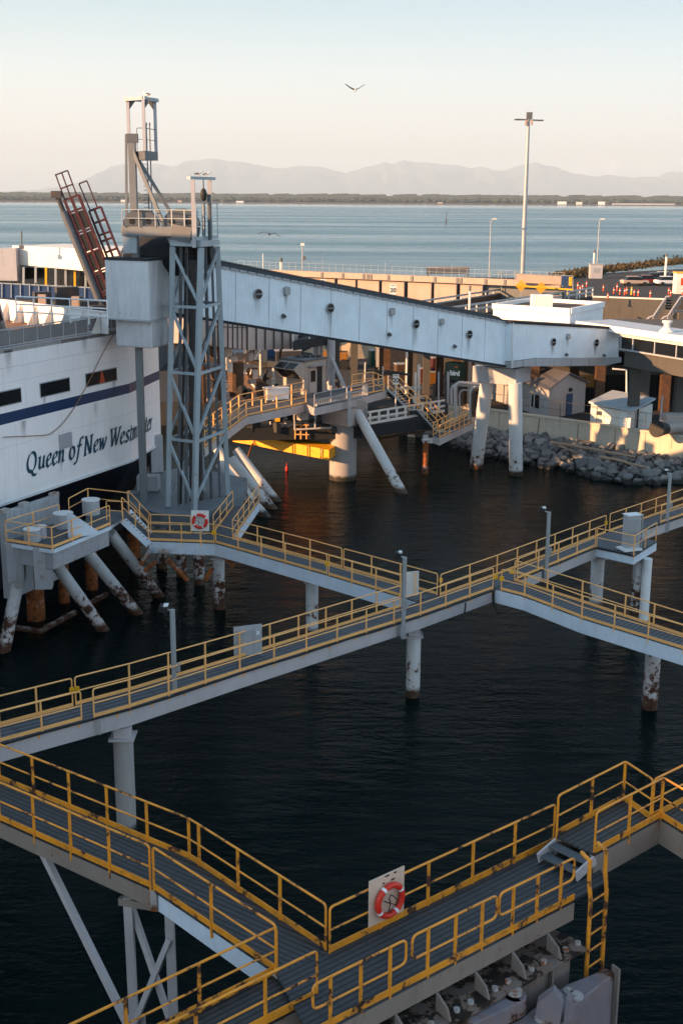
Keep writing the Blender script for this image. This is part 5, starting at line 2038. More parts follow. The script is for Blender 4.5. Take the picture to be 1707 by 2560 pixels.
for k in range(18):
    z_ = lerp(p, q, k / 17).z
    MB().beam(Vector((p.x - .28, p.y, z_)), Vector((p.x + .05, p.y, z_)), .03, .03).build('rung', 'tower_dark', ld_)
# lifting frame on the right
fA, fB = G(486, 608, 73.4), G(527, 605, 75.8)
zt2 = G(505, 449, 74.5).z
for p in (fA, fB):
    MB().beam(Vector((p.x, p.y, pz - .4)), Vector((p.x, p.y, zt2)), .22, .22, Vector((0, 1, 0))).build('frame_post', 'grey_white', t)
MB().beam(Vector((fA.x - .25, fA.y, zt2 + .08)), Vector((fB.x + .25, fB.y, zt2 + .08)), .26, .16).build('frame_beam', 'tower', t)
pc_ = lerp(fA, fB, .62)
hk = MB()
hk.tube(Vector((pc_.x, pc_.y, zt2)), Vector((pc_.x, pc_.y, zt2 - .5)), .03, n=6)
hk.ellipsoid(Vector((pc_.x, pc_.y, zt2 - .85)), .2, .2, .38)
hk.build('chain_hoist', 'black', t)
fe = lerp(fA, fB, .7)
fe_ = MB().tube(Vector((fe.x - .1, fe.y, pz)), Vector((fe.x - .1, fe.y, pz + 2.1)), .10, n=8)
fe_.tube(Vector((fe.x + .25, fe.y, pz)), Vector((fe.x + .25, fe.y, pz + 2.6)), .12, n=8)
fe_.build('control_post', 'tower_dark', t)
# pier
M['pier_steel'] = paint('pier_steel', (0.15, 0.175, 0.20), .6, rust=.15, grime=.5, vstreak=False)
t = thing('pier_cap', 'grey steel pier cap carrying the lattice tower and the hoist mast', 'pier', P(430, 1290, 2))
q = PP([(316, 1262), (402, 1284), (488, 1292), (604, 1238), (618, 1195), (470, 1165), (350, 1190)], TZ - .05)
MB().prism([p - Z * .9 for p in q], (0, 0, .9)).build('cap', 'pier_steel', t, bevel=.02)
gw = MB()
for k in range(4):
    p = lerp(q[0], q[2], (k + .5) / 4)
    gw.beam(p + Vector((0, -.02, -.1)), p + Vector((0, -.02, -.85)), .05, .08)
gw.build('stiffener', 'girder_far', t)
MB().box(P(372, 1225, TZ) + Z * .5, 1.4, .9, 1.0).build('winch_housing', 'grey_white', t, bevel=.05)
MB().box(P(392, 1180, TZ) + Z * 1.3, .9, .4, 2.6, .5).build('control_panel', 'grey_white', t, bevel=.03)
MB().prism([P(378, 1160, TZ) + Z * 2.6, P(400, 1168, TZ) + Z * 2.2, P(400, 1168, TZ) + Z * 2.35, P(378, 1160, TZ) + Z * 2.75], (0, .5, 0)).build('panel_hood', 'white', t)
railing(t, PP([(360, 1236), (403, 1228)], TZ), h=1.1, sp=1.0, mat='grey_white', toe=0)
for k, (u0, v0, u1, v1) in enumerate(((590, 1124, 690, 1252), (578, 1146, 679, 1270), (548, 1158, 662, 1290), (520, 1090, 640, 1255))):
    b = P(u1, v1, 0)
    tp_ = G(u0, v0, b.y + 1.5)
    pile(['uppermost', 'second', 'third, lowest', 'rear'][k] + ' raking pile behind the lattice tower, entering the sunlit water', b, tp_, .36, 'pile', head=False, group='raking piles behind the tower',
         name='raking_pile', bands=False)
for k, (u, v) in enumerate(((405, 1420), (455, 1440))):
    b = P(u, v, 0)
    pile(['left', 'right'][k] + ' dark upright pile in the shade below the pier cap', b, (b.x, b.y, 3.5), .34, 'pile_rusty', head=False, group='piles below the pier cap', bands=False)

# ------------------------------------------------------------------ boarding cab and passenger gangway
DC = 74.2
t = thing('boarding_cab', 'white ribbed boarding cab hanging at the ferry end of the gangway', 'boarding cab', G(340, 870, DC))
fl_, fc_, fr_ = G(265, 725, DC + .9), G(373, 725, DC - .6), G(424, 725, DC + 2.2)
zt_, zm_, zb_ = G(373, 652, DC - .6).z, G(373, 803, DC - .6).z, G(373, 874, DC - .6).z
bk_ = fl_ + (fr_ - fc_) * 1.3
M['cab_white'] = ribbed('cab_siding', (0.62, 0.63, 0.66), (fc_ - fl_), .17, .022, grime=.55, rust=.03)


def ring4(k, z):
    c = (fl_ + fr_) / 2
    return [up_(c + (p - c) * k, z) for p in (fl_, fc_, fr_, bk_)]


MB().hexa(ring4(1, zm_) + ring4(1, zt_)).build('upper_shell', 'cab_white', t, bevel=.05)
lo = ring4(.86, zb_)
off_ = Vector((.18, .1, 0))
MB().hexa([p + off_ for p in ring4(.84, zb_)] + [p + off_ for p in ring4(.84, zm_ + .01)]).build('lower_shell', 'cab_white', t, bevel=.08)
MB().hexa(ring4(1.03, zm_ - .04) + ring4(1.03, zm_ + .06)).build('waist_trim', 'grey_white', t)
MB().hexa(ring4(1.04, zt_ - .02) + ring4(1.04, zt_ + .12)).build('roof', 'roof_dark', t)
hb_ = MB()
c = (fl_ + fr_) / 2
for k in range(4):
    hb_.box(up_(c, zt_ + .2) + Vector((rnd.uniform(-.8, 1), rnd.uniform(-.5, 1), 0)), rnd.uniform(.5, 1.2), .6, .25, .3)
hb_.build('roof_gear', 'tower_dark', t)
MB().ellipsoid(up_(c, zt_ + .1) + Vector((1.6, 2.4, .1)), 3.0, 2.8, 1.35, 18, 8).build('roof_bellows', 'roof_dark', t, smooth=True)

gA = (420, 632, 769, 77.0)
gB = (560, 670, 801, 80.5)
gC = (1268, 808, 913, 101.5)
ga0, ga1 = G(gA[0], gA[2], gA[3]), G(gA[0], gA[1], gA[3])
gb0, gb1 = G(gB[0], gB[2], gB[3]), G(gB[0], gB[1], gB[3])
gc0, gc1 = G(gC[0], gC[2], gC[3]), G(gC[0], gC[1], gC[3])
gdir_ = up_(gc1 - gb1, 0).normalized()
gn = Vector((-gdir_.y, gdir_.x, 0))             # away from the viewer
st0 = gb1 - (gc1 - gb1) * .16
sb0_ = gb0 - (gc0 - gb0) * .16
gc0.x, gc0.y = gc1.x, gc1.y
M['gang'] = ribbed('gangway_siding', (0.80, 0.88, 0.96), gdir_, .30, .012, grime=.18, rust=.0)
t = thing('gangway', 'long white passenger gangway with round portholes sloping down to the right', 'gangway', gc0)
GWD = 3.6
MB().hexa([sb0_, gc0, gc0 + gn * GWD, sb0_ + gn * GWD, st0, gc1, gc1 + gn * GWD, st0 + gn * GWD]).build('side_wall', 'gang', t)
rf = MB()
for k in range(4):
    w0, w1 = k / 4, (k + 1) / 4
    hh_ = lambda w: .06 + .55 * math.sin(w * math.pi)
    rf.hexa([st0 + gn * (w0 * GWD - .05) + Z * .0, gc1 + gn * (w0 * GWD - .05), gc1 + gn * (w1 * GWD + .05), st0 + gn * (w1 * GWD + .05),
             st0 + gn * (w0 * GWD - .05) + Z * hh_(w0), gc1 + gn * (w0 * GWD - .05) + Z * hh_(w0), gc1 + gn * (w1 * GWD + .05) + Z * hh_(w1), st0 + gn * (w1 * GWD + .05) + Z * hh_(w1)])
rf.build('roof', 'roof_dark', t)
fl2 = MB()
nfl = 46
for k in range(nfl):
    a, b = lerp(st0, gc1, k / nfl), lerp(st0, gc1, (k + .8) / nfl)
    fl2.beam(a - gn * .08 + Z * .02, b - gn * .08 + Z * .02, .10, .12)
fl2.build('eave_trim', 'grey_white', t)
MB().beam(sb0_ - gn * .03 + Z * -.09, gc0 - gn * .03 + Z * -.09, .12, .18).build('sill_beam', 'roof_dark', t)
# portholes, lamps, drains on the near wall


def wall_pt(u, v, lift=.0):
    d = ray(u, v)
    n_ = gn
    k = (gb1 - EYE).dot(n_) / d.dot(n_)
    return EYE + d * k - n_ * lift


m_s, nt, N, L, B = newmat('grime_streak')
M['streak'] = m_s
g = N.new('ShaderNodeNewGeometry')
B.inputs['Base Color'].default_value = (0.10, 0.10, 0.11, 1)
B.inputs['Roughness'].default_value = .9
tcn = N.new('ShaderNodeTexCoord')
nz = noise(N, L, g.outputs['Position'], 1.0, 4, .7, (5, 5, .35))
sxx = N.new('ShaderNodeSeparateXYZ')
L.new(tcn.outputs['Generated'], sxx.inputs[0])
fade = math_(N, L, 'MULTIPLY', sxx.outputs[2], ramp(N, L, nz, .25, .70))
ed = math_(N, L, 'SUBTRACT', 1.0, math_(N, L, 'MULTIPLY', math_(N, L, 'ABSOLUTE', math_(N, L, 'SUBTRACT', sxx.outputs[0], .5)), 1.9), True)
L.new(math_(N, L, 'MULTIPLY', math_(N, L, 'MULTIPLY', fade, ed), .75, True), B.inputs['Alpha'])
M['streak'] = m_s


def fitting(parent, pt, along, nrm_, rr, kind, streak):
    nv = -nrm_
    if kind == 'porthole':
        ring = [pt + nv * .05 + (along * math.cos(a) + Z * math.sin(a)) * rr for a in [x * math.pi / 12 for x in range(24)]]
        o = MB().prism(ring, nv * .06).build('porthole', 'grey_white', parent)
        pane = [pt + nv * .115 + (along * math.cos(a) + Z * math.sin(a)) * rr * .86 for a in [x * math.pi / 12 for x in range(24)]]
        MB().prism(pane, nv * .01).build('pane', 'glass_dark', o)
        MB().beam(pt + nv * .14 - along * rr * .85, pt + nv * .14 + along * rr * .85, .05, .05).build('glazing_bar', 'steel', o)
    elif kind == 'lamp':
        ring = [pt + (along * math.copysign(abs(math.cos(a)) ** .6, math.cos(a)) + Z * 1.15 * math.copysign(abs(math.sin(a)) ** .6, math.sin(a))) * rr for a in [x * math.pi / 10 for x in range(20)]]
        o = MB().prism(ring, nv * .2).build('bulkhead_lamp', 'steel', parent, bevel=.04)
    else:
        o = MB().tube(pt, pt + nv * .22 + Z * -.1, rr, n=10).build('drain_spout', 'tower_dark', parent, smooth=True)
    if streak:
        w = rr * .9
        q_ = [pt + nv * .012 - along * w + Z * -rr, pt + nv * .012 + along * w + Z * -rr, pt + nv * .012 + along * w - Z * (rr + streak), pt + nv * .012 - along * w - Z * (rr + streak)]
        MB().poly(q_).build('grime_streak', 'streak', o, recalc=False)


for u, v, kk, rr, stq in ((644, 735, 'porthole', .36, 1.4), (824, 770, 'porthole', .36, 1.5), (1038, 810, 'porthole', .36, 1.5), (1171, 836, 'porthole', .36, 1.3),
                          (715, 727, 'lamp', .25, 1.0), (978, 779, 'lamp', .25, 1.0), (1102, 804, 'lamp', .22, 1.0), (707, 788, 'drain', .13, .5), (971, 834, 'drain', .13, .6), (1134, 864, 'drain', .13, .4)):
    fitting(t, wall_pt(u, v, 0), gdir_, gn, rr, kk, stq)
jn = MB()
for k in range(1, 12):
    f = k / 12
    jn.beam(lerp(sb0_, gc0, f) - gn * .006 + Z * .05, lerp(st0, gc1, f) - gn * .006 - Z * .05, .03, .016, gdir_)
jn.build('panel_joint', 'grey_white', t)
for (u, v, w, h, z_) in ((150, 0, .25, 1.6, 8.35), (176, 0, .2, 1.3, 8.35), (60, 0, .3, 1.1, 10.6), (240, 0, .25, 1.0, 10.6), (110, 0, .2, 1.0, 11.7), (285, 0, .25, .9, 11.7), (20, 0, .4, 1.5, 14.7), (210, 0, .35, 1.2, 14.7), (330, 0, .3, 1.4, 14.7)):
    q_ = hull_pt(s_of(u, 1000, z_)) + ob * .03
    MB().poly([up_(q_ - ax * w, z_), up_(q_ + ax * w, z_), up_(q_ + ax * w, z_ - h), up_(q_ - ax * w, z_ - h)]).build('grime_streak', 'streak', ferry, recalc=False)
# level end section
e0 = (1283, 806, 902, 101.0)
e1 = (1545, 821, 896, 104.0)
t2 = thing('gangway_landing', 'level white end section of the passenger gangway, resting on two leaning piers', 'gangway', G(1283, 921, 101))
s0_, s1_ = G(1276, 806, 101), G(1545, 822, 113)
ed_ = up_(s1_ - s0_, 0).normalized()
en = Vector((-ed_.y, ed_.x, 0))


def sec_pt(u, v, lift=0):
    d = ray(u, v)
    k = (s0_ - EYE).dot(en) / d.dot(en)
    return EYE + d * k - en * lift


M['gang2'] = ribbed('gangway_landing_siding', (0.78, 0.86, 0.94), ed_, .30, .012, grime=.2)
pg = [sec_pt(u, v) for u, v in ((1274, 903), (1337, 895), (1545, 894), (1545, 823), (1276, 806))]
MB().prism(pg, en * 3.6).build('side_wall', 'gang2', t2)
pg = [sec_pt(u, v, .05) for u, v in ((1274, 921), (1306, 916), (1513, 914), (1551, 905), (1551, 893), (1337, 896), (1274, 904))]
MB().prism(pg, en * 3.7).build('floor_beam', 'grey_white', t2)
st_ = MB()
for u, v0, v1 in ((1306, 915, 900), (1337, 914, 897), (1382, 914, 897), (1427, 914, 897), (1471, 914, 897)):
    st_.beam(sec_pt(u, v0, .07), sec_pt(u, v1, .07), .05, .06)
st_.build('stiffener', 'grey_white', t2)
rfp = [sec_pt(u, v, .12) for u, v in ((1272, 808), (1276, 802), (1546, 818), (1546, 824))]
MB().prism(rfp, en * 3.9).build('roof', 'roof_dark', t2)
MB().beam(sec_pt(1279, 806, .06), sec_pt(1277, 920, .06), .18, .08, ed_).build('corner_trim', 'white', t2)
for u, v, kk, rr, stq in ((1381, 855, 'porthole', .36, .9), (1488, 857, 'porthole', .36, .9), (1418, 841, 'lamp', .22, .8), (1413, 885, 'drain', .12, .2), (1507, 887, 'drain', .12, .2)):
    fitting(t2, sec_pt(u, v), ed_, en, rr, kk, stq)
# piers
t = thing('gangway_pier', 'pale pier with a crosshead on two leaning legs under the bend of the gangway', 'pier', P(1240, 1168, 0))
cA_, cB_ = G(1180, 935, 104.5), G(1290, 945, 102.5)
dc_ = up_(cB_ - cA_, 0).normalized()
ncd = Vector((-dc_.y, dc_.x, 0))
za, zc = G(1240, 962, 103).z, G(1240, 921, 103).z
a, b = up_(cA_, za), up_(cB_, za)
b2 = up_(G(1326, 940, 106), za)
MB().prism([a, b, b2, a + (b2 - b)], (0, 0, zc - za)).build('crosshead', 'grey_white', t, bevel=.04)
MB().prism([lerp(a, b2, .2) + Z * (zc - za), b + Z * (zc - za) + Vector((-.4, .5, 0)), b2 + Z * (zc - za) + Vector((-.3, -.4, 0))], (0, 0, .45)).build('bearing', 'roof_dark', t)
for (u0, v0, u1, v1, r_, D_) in ((1217, 950, 1189, 1170, .58, 104.6), (1287, 955, 1289, 1187, .58, 103.0)):
    bb2 = P(u1, v1, 0)
    tt2 = G(u0, v0, D_)
    d_ = (tt2 - bb2).normalized()
    MB().tube(bb2 - d_ * 1.5, lerp(bb2, tt2, 1.0), r_, n=20).build('leg', 'pile', t, smooth=True)
# ------------------------------------------------------------------ upper roadway wall with pale bays
t = thing('parapet_wall', 'sunlit cream parapet wall with dark posts along the upper roadway, the sea behind it', 'wall', G(1000, 735, 160))
w0, w1 = (585, 668, 683, 176), (1290, 695, 707, 154)


def wl_(u, v, base=w0, end=w1):
    f = (u - base[0]) / (end[0] - base[0])
    return G(u, v, 1 / ((1 - f) / base[3] + f / end[3]))


a, b = wl_(585, 674), wl_(1400, 702)
za_, zb_2 = wl_(714, 676).z, wl_(714, 690).z
d_ = up_(b - a, 0).normalized()
n_ = Vector((-d_.y, d_.x, 0))
MB().hexa([up_(a, zb_2), up_(b, zb_2), up_(b + n_ * .5, zb_2), up_(a + n_ * .5, zb_2), up_(a, za_), up_(b, za_), up_(b + n_ * .5, za_), up_(a + n_ * .5, za_)]).build('parapet', 'beige_panel', t)
zg = zb_2 - 2.6
for u0, u1 in ((700, 748), (752, 830), (838, 882), (888, 941), (949, 1004), (1014, 1072), (1080, 1135), (1145, 1200)):
    p, q = wl_(u0, 700), wl_(u1, 715)
    p, q = p + n_ * .6, q + n_ * .6
    MB().hexa([up_(p, zg), up_(q, zg), up_(q + n_ * .3, zg), up_(p + n_ * .3, zg), up_(p, zb_2), up_(q, zb_2), up_(q + n_ * .3, zb_2), up_(p + n_ * .3, zb_2)]).build('bay_panel', 'beige_panel', t)
MB().hexa([up_(a + n_ * 1.4, zg), up_(b + n_ * 1.4, zg), up_(b + n_ * 2, zg), up_(a + n_ * 2, zg), up_(a + n_ * 1.4, zb_2), up_(b + n_ * 1.4, zb_2), up_(b + n_ * 2, zb_2), up_(a + n_ * 2, zb_2)]).build('backing', 'tower_dark', t)
for u in (805, 857, 909, 919, 927, 971, 1030, 1087, 1143, 1152, 1214, 1262):
    p = wl_(u, 684)
    MB().box(up_(p, (za_ + zb_2) / 2 + .0) - n_ * .02, .34, .1, .62, math.atan2(d_.y, d_.x)).build('dark_slot', 'tower_dark', t)
fe = MB()
for k in range(46):
    p = lerp(a, b, k / 45) + n_ * 1.0
    fe.tube(up_(p, za_), up_(p, za_ + 1.0 + (.5 if k % 9 == 4 else 0)), .022, n=5)
for z_ in (.5, 1.0):
    fe.tube(up_(a + n_, za_ + z_), up_(b + n_, za_ + z_), .016, n=5)
fe.build('fence_rail', 'tower', t)
# dark board above it
t = thing('long_signboard', 'long dark signboard seen from behind on two posts above the cream wall', 'signboard', G(1117, 690, 190))
p, q = G(1065, 677, 190), G(1172, 677, 190)
MB().beam(p, q, .3, .95).build('board', 'tower_dark', t)
MB().beam(p + Z * .52, q + Z * .52, .5, .08).build('cap', 'beige_panel', t)
for f in (.04, .96):
    c = lerp(p, q, f)
    MB().tube(c + Z * -2, c, .14, n=6).build('post', 'tower_dark', t)

# ------------------------------------------------------------------ sloping vehicle road behind the gangway
RZ = 11.0
r1 = PP([(1000, 780), (1107, 768), (1290, 738), (1330, 731)], RZ)
r2 = [r1[0] + Vector((8.6, -13, 0)), P(1107, 797, RZ), P(1447, 746, RZ), P(1480, 740, RZ)]
r1[0] = r1[1] + (r1[1] - r1[2]).normalized() * 26
r2[0] = r2[1] + (r2[1] - r2[2]).normalized() * 26
t = thing('vehicle_overpass', 'elevated vehicle road on columns with steel guard rails, running back to the toll lanes', 'overpass', r1[1])
MB().prism([p + Z * -.8 for p in (r1 + r2[::-1])], (0, 0, .8)).build('road_slab', 'asphalt', t)
MB().beam(r1[0] + Z * .25, r1[2] + Z * .25, .4, .5).build('kerb', 'brown_steel', t)
for nm, pl, hh in (('guard_rail', r1, 1.1), ('guard_rail', r2, 1.1)):
    g_ = MB()
    for z_ in (.55, 1.05):
        for i in range(len(pl) - 1):
            g_.beam(pl[i] + Z * z_, pl[i + 1] + Z * z_, .09, .20)
    o = g_.build(nm, 'steel', t)
    for i in range(len(pl) - 1):
        L0 = (pl[i + 1] - pl[i]).length
        for k in range(int(L0 / 2.4) + 1):
            p = lerp(pl[i], pl[i + 1], k * 2.4 / L0)
            MB().box(p + Z * .55, .14, .16, 1.1).build('post', 'white_warm', o)
for f in (.1, .35, .6, .85):
    for pl in (r1, r2):
        c = cut(pl, 0, f)[-1]
        MB().box(Vector((c.x, c.y, 6.3)), 0.7, 0.7, 8.0).build('column', 'concrete_dark', t)
# speed signs
for u0, u1, v0, v1, D_, vb, lab in ((974, 990, 711, 736, 118, 760, 'white speed sign reading 20 standing above the roof of the gangway'),
                                    (801, 815, 698, 716, 120, 730, 'white speed sign half hidden by the gangway roof, left of the other one'),
                                    (982, 997, 936, 961, 103.5, 1004, 'white speed sign reading 20 beside the yellow stairs')):
    c = G((u0 + u1) / 2, (v0 + v1) / 2, D_)
    w = (G(u1, v0, D_) - G(u0, v0, D_)).length
    h = G(u0, v0, D_).z - G(u0, v1, D_).z
    zb3 = G(u0, vb, D_).z
    t = thing('speed_sign', lab, 'sign', Vector((c.x, c.y, zb3)), 'speed signs')
    MB().box(c, w, .04, h).build('plate', 'sign_white', t)
    MB().tube(Vector((c.x, c.y + .06, zb3 - .5)), Vector((c.x, c.y + .06, c.z + h * .4)), .05, n=8).build('post', 'white_warm', t)
    text_mesh('20', h * .62, 'black', t, c + Vector((0, -.03, -h * .10)), (1, 0, 0), Z, .006, 'numerals', .012)
    MB().box(c + Vector((0, -.022, h * .36)), w * .7, .006, h * .07).build('small_text_line', 'black', t)

# ------------------------------------------------------------------ toll lane clutter on the right
t = thing('lane_barrier', 'orange-yellow crash barrier with two dotted diamond arrow panels', 'barrier', P(1350, 735, RZ))
a, b = G(1290, 712, 152), G(1432, 722, 150)
MB().beam(a + Z * -.1, b + Z * -.1, .3, .16).build('beam', 'sign_yellow', t)
MB().beam(G(1290, 695, 152.6), G(1430, 703, 150.6), .3, 1.0).build('pale_panel', 'beige_panel', t)
for u, v in ((1302, 714), (1352, 719)):
    c = G(u, v, 149.5)
    dots = MB()
    for i in range(-4, 5):
        for j in range(-4, 5):
            if abs(i) + abs(j) <= 5 and (i + j) % 2 == 0:
                dots.box(c + Vector((i * .14, 0, j * .14)), .19, .06, .19)
    dots.build('dotted_arrow', 'sign_yellow', t)
    MB().box(c + Vector((0, .08, -.9)), .1, .1, 1.4).build('post', 'steel', t)
MB().box(G(1413, 702, 150), 1.0, .4, 1.1).build('blue_panel', 'blue', t)
MB().box(G(1425, 703, 149.6), .3, .4, 1.0).build('end_marker', 'sign_yellow', t)
t = thing('gantry_rail', 'thin pipe frame with chain-link mesh behind the yellow lane barrier', 'frame', G(1340, 715, 156))
fr = MB()
for u in (1253, 1288, 1328, 1405, 1431):
    fr.tube(G(u, 730, 156), G(u, 676 + (u - 1253) * .07, 156), .06, n=6)
fr.tube(G(1240, 682, 156), G(1431, 690, 156), .05, n=6)
fr.build('pipe_frame', 'steel', t)
cone_list = [(1443, 722, 'pair'), (1449, 727, 0), (1455, 722, 0), (1378, 745, 0), (1417, 740, 1), (1465, 714, 0), (1507, 725, 0), (1518, 745, 0), (1533, 731, 0), (1541, 725, 2), (1548, 734, 0),
             (1560, 735, 0), (1565, 732, 0), (1577, 734, 1), (1584, 736, 0), (1594, 738, 0), (1624, 741, 0), (1670, 733, 0), (1675, 738, 0), (1705, 735, 0)]
words = ['first', 'second', 'third', 'fourth', 'fifth', 'sixth', 'seventh', 'eighth', 'ninth', 'tenth', 'eleventh', 'twelfth', 'thirteenth', 'fourteenth', 'fifteenth', 'sixteenth', 'seventeenth', 'eighteenth', 'nineteenth', 'twentieth']
for k, (u, v, kind) in enumerate(sorted(cone_list, key=lambda c_: c_[0])):
    b = P(u, v + 4, UZ + .02)
    h = 1.25 if kind != 0 else rnd.uniform(.95, 1.15)
    t = thing('channelizer_post', words[k] + ' orange lane post from the left on the upper roadway', 'lane post', b, 'orange lane posts')
    MB().tube(b, b + Z * h * .95, .13, .09, n=10).build('tube', 'sign_yellow' if kind == 1 else 'orange', t, smooth=True)
    MB().tube(b + Z * h * .55, b + Z * h * .68, .125, .12, n=10).build('band', 'white', t, smooth=True)
    MB().box(b + Z * .03, .4, .4, .06).build('base', 'black', t)
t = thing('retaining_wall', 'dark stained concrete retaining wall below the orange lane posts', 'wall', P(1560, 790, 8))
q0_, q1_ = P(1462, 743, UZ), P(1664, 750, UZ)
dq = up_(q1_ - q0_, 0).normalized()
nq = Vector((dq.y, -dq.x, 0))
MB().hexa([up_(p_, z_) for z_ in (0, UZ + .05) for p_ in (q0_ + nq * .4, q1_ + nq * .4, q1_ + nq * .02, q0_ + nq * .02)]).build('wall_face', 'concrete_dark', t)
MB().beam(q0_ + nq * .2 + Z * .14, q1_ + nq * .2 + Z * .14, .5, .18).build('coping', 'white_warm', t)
MB().hexa([up_(p_, z_) for z_ in (0, UZ + .3) for p_ in (G(1700, 735, 150), G(1760, 735, 150), G(1760, 735, 154), G(1662, 752, 154))]).build('stair_wall', 'concrete_dark', t)
t = thing('pipe_stairs', 'pale pipe handrails of a stair climbing to the upper roadway at the right edge', 'stairs', G(1630, 800, 150))
for off in (0, 36):
    p_ = [G(1608 + off, 806, 150), G(1622 + off, 793, 150), G(1632 + off, 790, 150), G(1664 + off, 742, 151), G(1672 + off, 741, 151)]
    MB().path(p_, .10, 6).build('handrail', 'grey_white', t, smooth=True)
    st_ = MB()
    for k in range(7):
        q = lerp(p_[2], p_[3], k / 6)
        st_.tube(q, q + Z * -1.0, .05, n=5)
    st_.build('baluster', 'grey_white', t)
td = MB()
for k in range(9):
    a, b = lerp(G(1622, 806, 150), G(1660, 755, 151), k / 8), lerp(G(1656, 806, 150), G(1696, 755, 151), k / 8)
    td.beam(a, b, .4, .06)
td.build('tread', 'concrete_dark', t)
for (u, v, w, h, dd_, col, nm, lab) in ((1487, 690, 2.2, 2.4, 1.4, 'grey_white', 'utility_box', 'pale utility box on the bank beside the thin lamp post'),
                                         (1705, 728, 2.6, 3.0, 2.0, 'white_warm', 'ticket_booth', 'small orange and white ticket booth at the right edge')):
    b = P(u, v + 6, UZ)
    t = thing(nm, lab, 'box' if nm == 'utility_box' else 'booth', b)
    MB().box(b + Z * h / 2, w, dd_, h).build('body', col, t, bevel=.04)
    MB().box(b + Z * (h + .08), w * 1.08, dd_ * 1.08, .16).build('roof', 'sign_yellow' if nm == 'ticket_booth' else 'steel', t)
    MB().box(b + Vector((0, -dd_ / 2 - .02, h * .6)), w * .5, .03, h * .35).build('panel', 'orange' if nm == 'ticket_booth' else 'steel', t)
for k, (u, v, col, lab, ang) in enumerate(((1668, 706, 'car_white', 'white car nearest to the viewer in the upper parking', .2), (1620, 703, 'car_red', 'dark red car left of the white car in the upper parking', .1),
                                           (1690, 697, 'car_dark', 'dark car behind the white car in the upper parking', .15), (1660, 693, 'grey_white', 'silver car in the back row of the upper parking', .1), (1640, 697, 'car_dark', 'dark small car between the red and the silver car', .1),
                                           (1585, 706, 'beige_panel', 'beige car at the left end of the parked cars', .1))):
    b = P(u, v + 8, UZ)
    t = thing('parked_car', lab, 'car', b, 'cars in the upper parking')
    ca, sa = math.cos(ang), math.sin(ang)
    ex, ey = Vector((ca, sa, 0)), Vector((-sa, ca, 0))

    def cp_(x, y, z):
        return b + ex * x + ey * y + Z * z
    bd = MB()
    bd.hexa([cp_(*c) for c in ((-2.2, -.9, .35), (2.2, -.9, .35), (2.2, .9, .35), (-2.2, .9, .35), (-2.15, -.85, .95), (2.1, -.85, .85), (2.1, .85, .85), (-2.15, .85, .95))])
    bd.build('body', col, t, bevel=.12)
    cbn = MB().hexa([cp_(*c) for c in ((-1.7, -.8, .92), (1.2, -.8, .9), (1.2, .8, .9), (-1.7, .8, .92), (-1.3, -.65, 1.45), (.5, -.65, 1.45), (.5, .65, 1.45), (-1.3, .65, 1.45))])
    cbn.build('cabin_glass', 'glass_dark', t, bevel=.05)
    MB().hexa([cp_(*c) for c in ((-1.32, -.67, 1.45), (.52, -.67, 1.45), (.52, .67, 1.45), (-1.32, .67, 1.45), (-1.2, -.6, 1.52), (.4, -.6, 1.52), (.4, .6, 1.52), (-1.2, .6, 1.52))]).build('roof', col, t)
    for x in (-1.35, 1.35):
        for y in (-.86, .86):
            MB().tube(cp_(x, y - .1, .33), cp_(x, y + .1, .33), .33, n=14).build('wheel', 'black', t, smooth=True)
    for y in (-.6, .6):
        MB().box(cp_(-2.2, y, .75), .06, .3, .14, ang).build('headlight', 'sign_white', t)

# ------------------------------------------------------------------ white annex and glazed corridor on the right
t = thing('white_annex', 'flat-roofed white annex with a sunlit front, behind the bend of the gangway', 'building', G(1330, 808, 118))
DA = 116
A0, A1, A2, A3 = G(1232, 772, DA + 5), G(1424, 781, DA), G(1507, 771, DA + 8), G(1330, 763, DA + 13)
zt = A1.z
for p in (A0, A2, A3):
    p.z = zt
MB().prism([p - Z * 3 for p in (A0, A1, A2, A3)], (0, 0, 3)).build('wall', 'white', t)
c_ = (A0 + A2) / 2
inn = [lerp(p, c_, .06) for p in (A0, A1, A2, A3)]
MB().prism([p + Z * .004 for p in inn], (0, 0, .03)).build('roof', 'brown_steel', t)
pr = MB()
for a, b in ((A0, A1), (A1, A2), (A2, A3), (A3, A0)):
    pr.beam(a + Z * .12, b + Z * .12, .3, .5)
pr.build('parapet', 'white', t)
MB().box(G(1353, 752, DA + 6), 2.0, 1.4, 1.2).build('roof_unit', 'white', t, bevel=.04)
t = thing('glazed_corridor', 'glazed passenger corridor with a sunlit white roof edge at the right', 'building', G(1620, 890, 108))
k0, k1 = G(1440, 805, 116), G(1760, 842, 101)
k1.z = k0.z
kd = up_(k1 - k0, 0).normalized()
kn = Vector((-kd.y, kd.x, 0))
MB().hexa([k0 - Z * .45, k1 - Z * .45, k1 + kn * 4 - Z * .45, k0 + kn * 4 - Z * .45, k0 + Z * .1, k1 + Z * .1, k1 + kn * 4 + Z * .1, k0 + kn * 4 + Z * .1]).build('roof', 'roof_light', t)
MB().beam(k0 - kn * .05 - Z * .17, k1 - kn * .05 - Z * .17, .1, .56).build('roof_fascia', 'white', t)


def cor(u, v, lift=0):
    d = ray(u, v)
    k = (k0 + kn * .5 - EYE).dot(kn) / d.dot(kn)
    return EYE + d * k - kn * lift


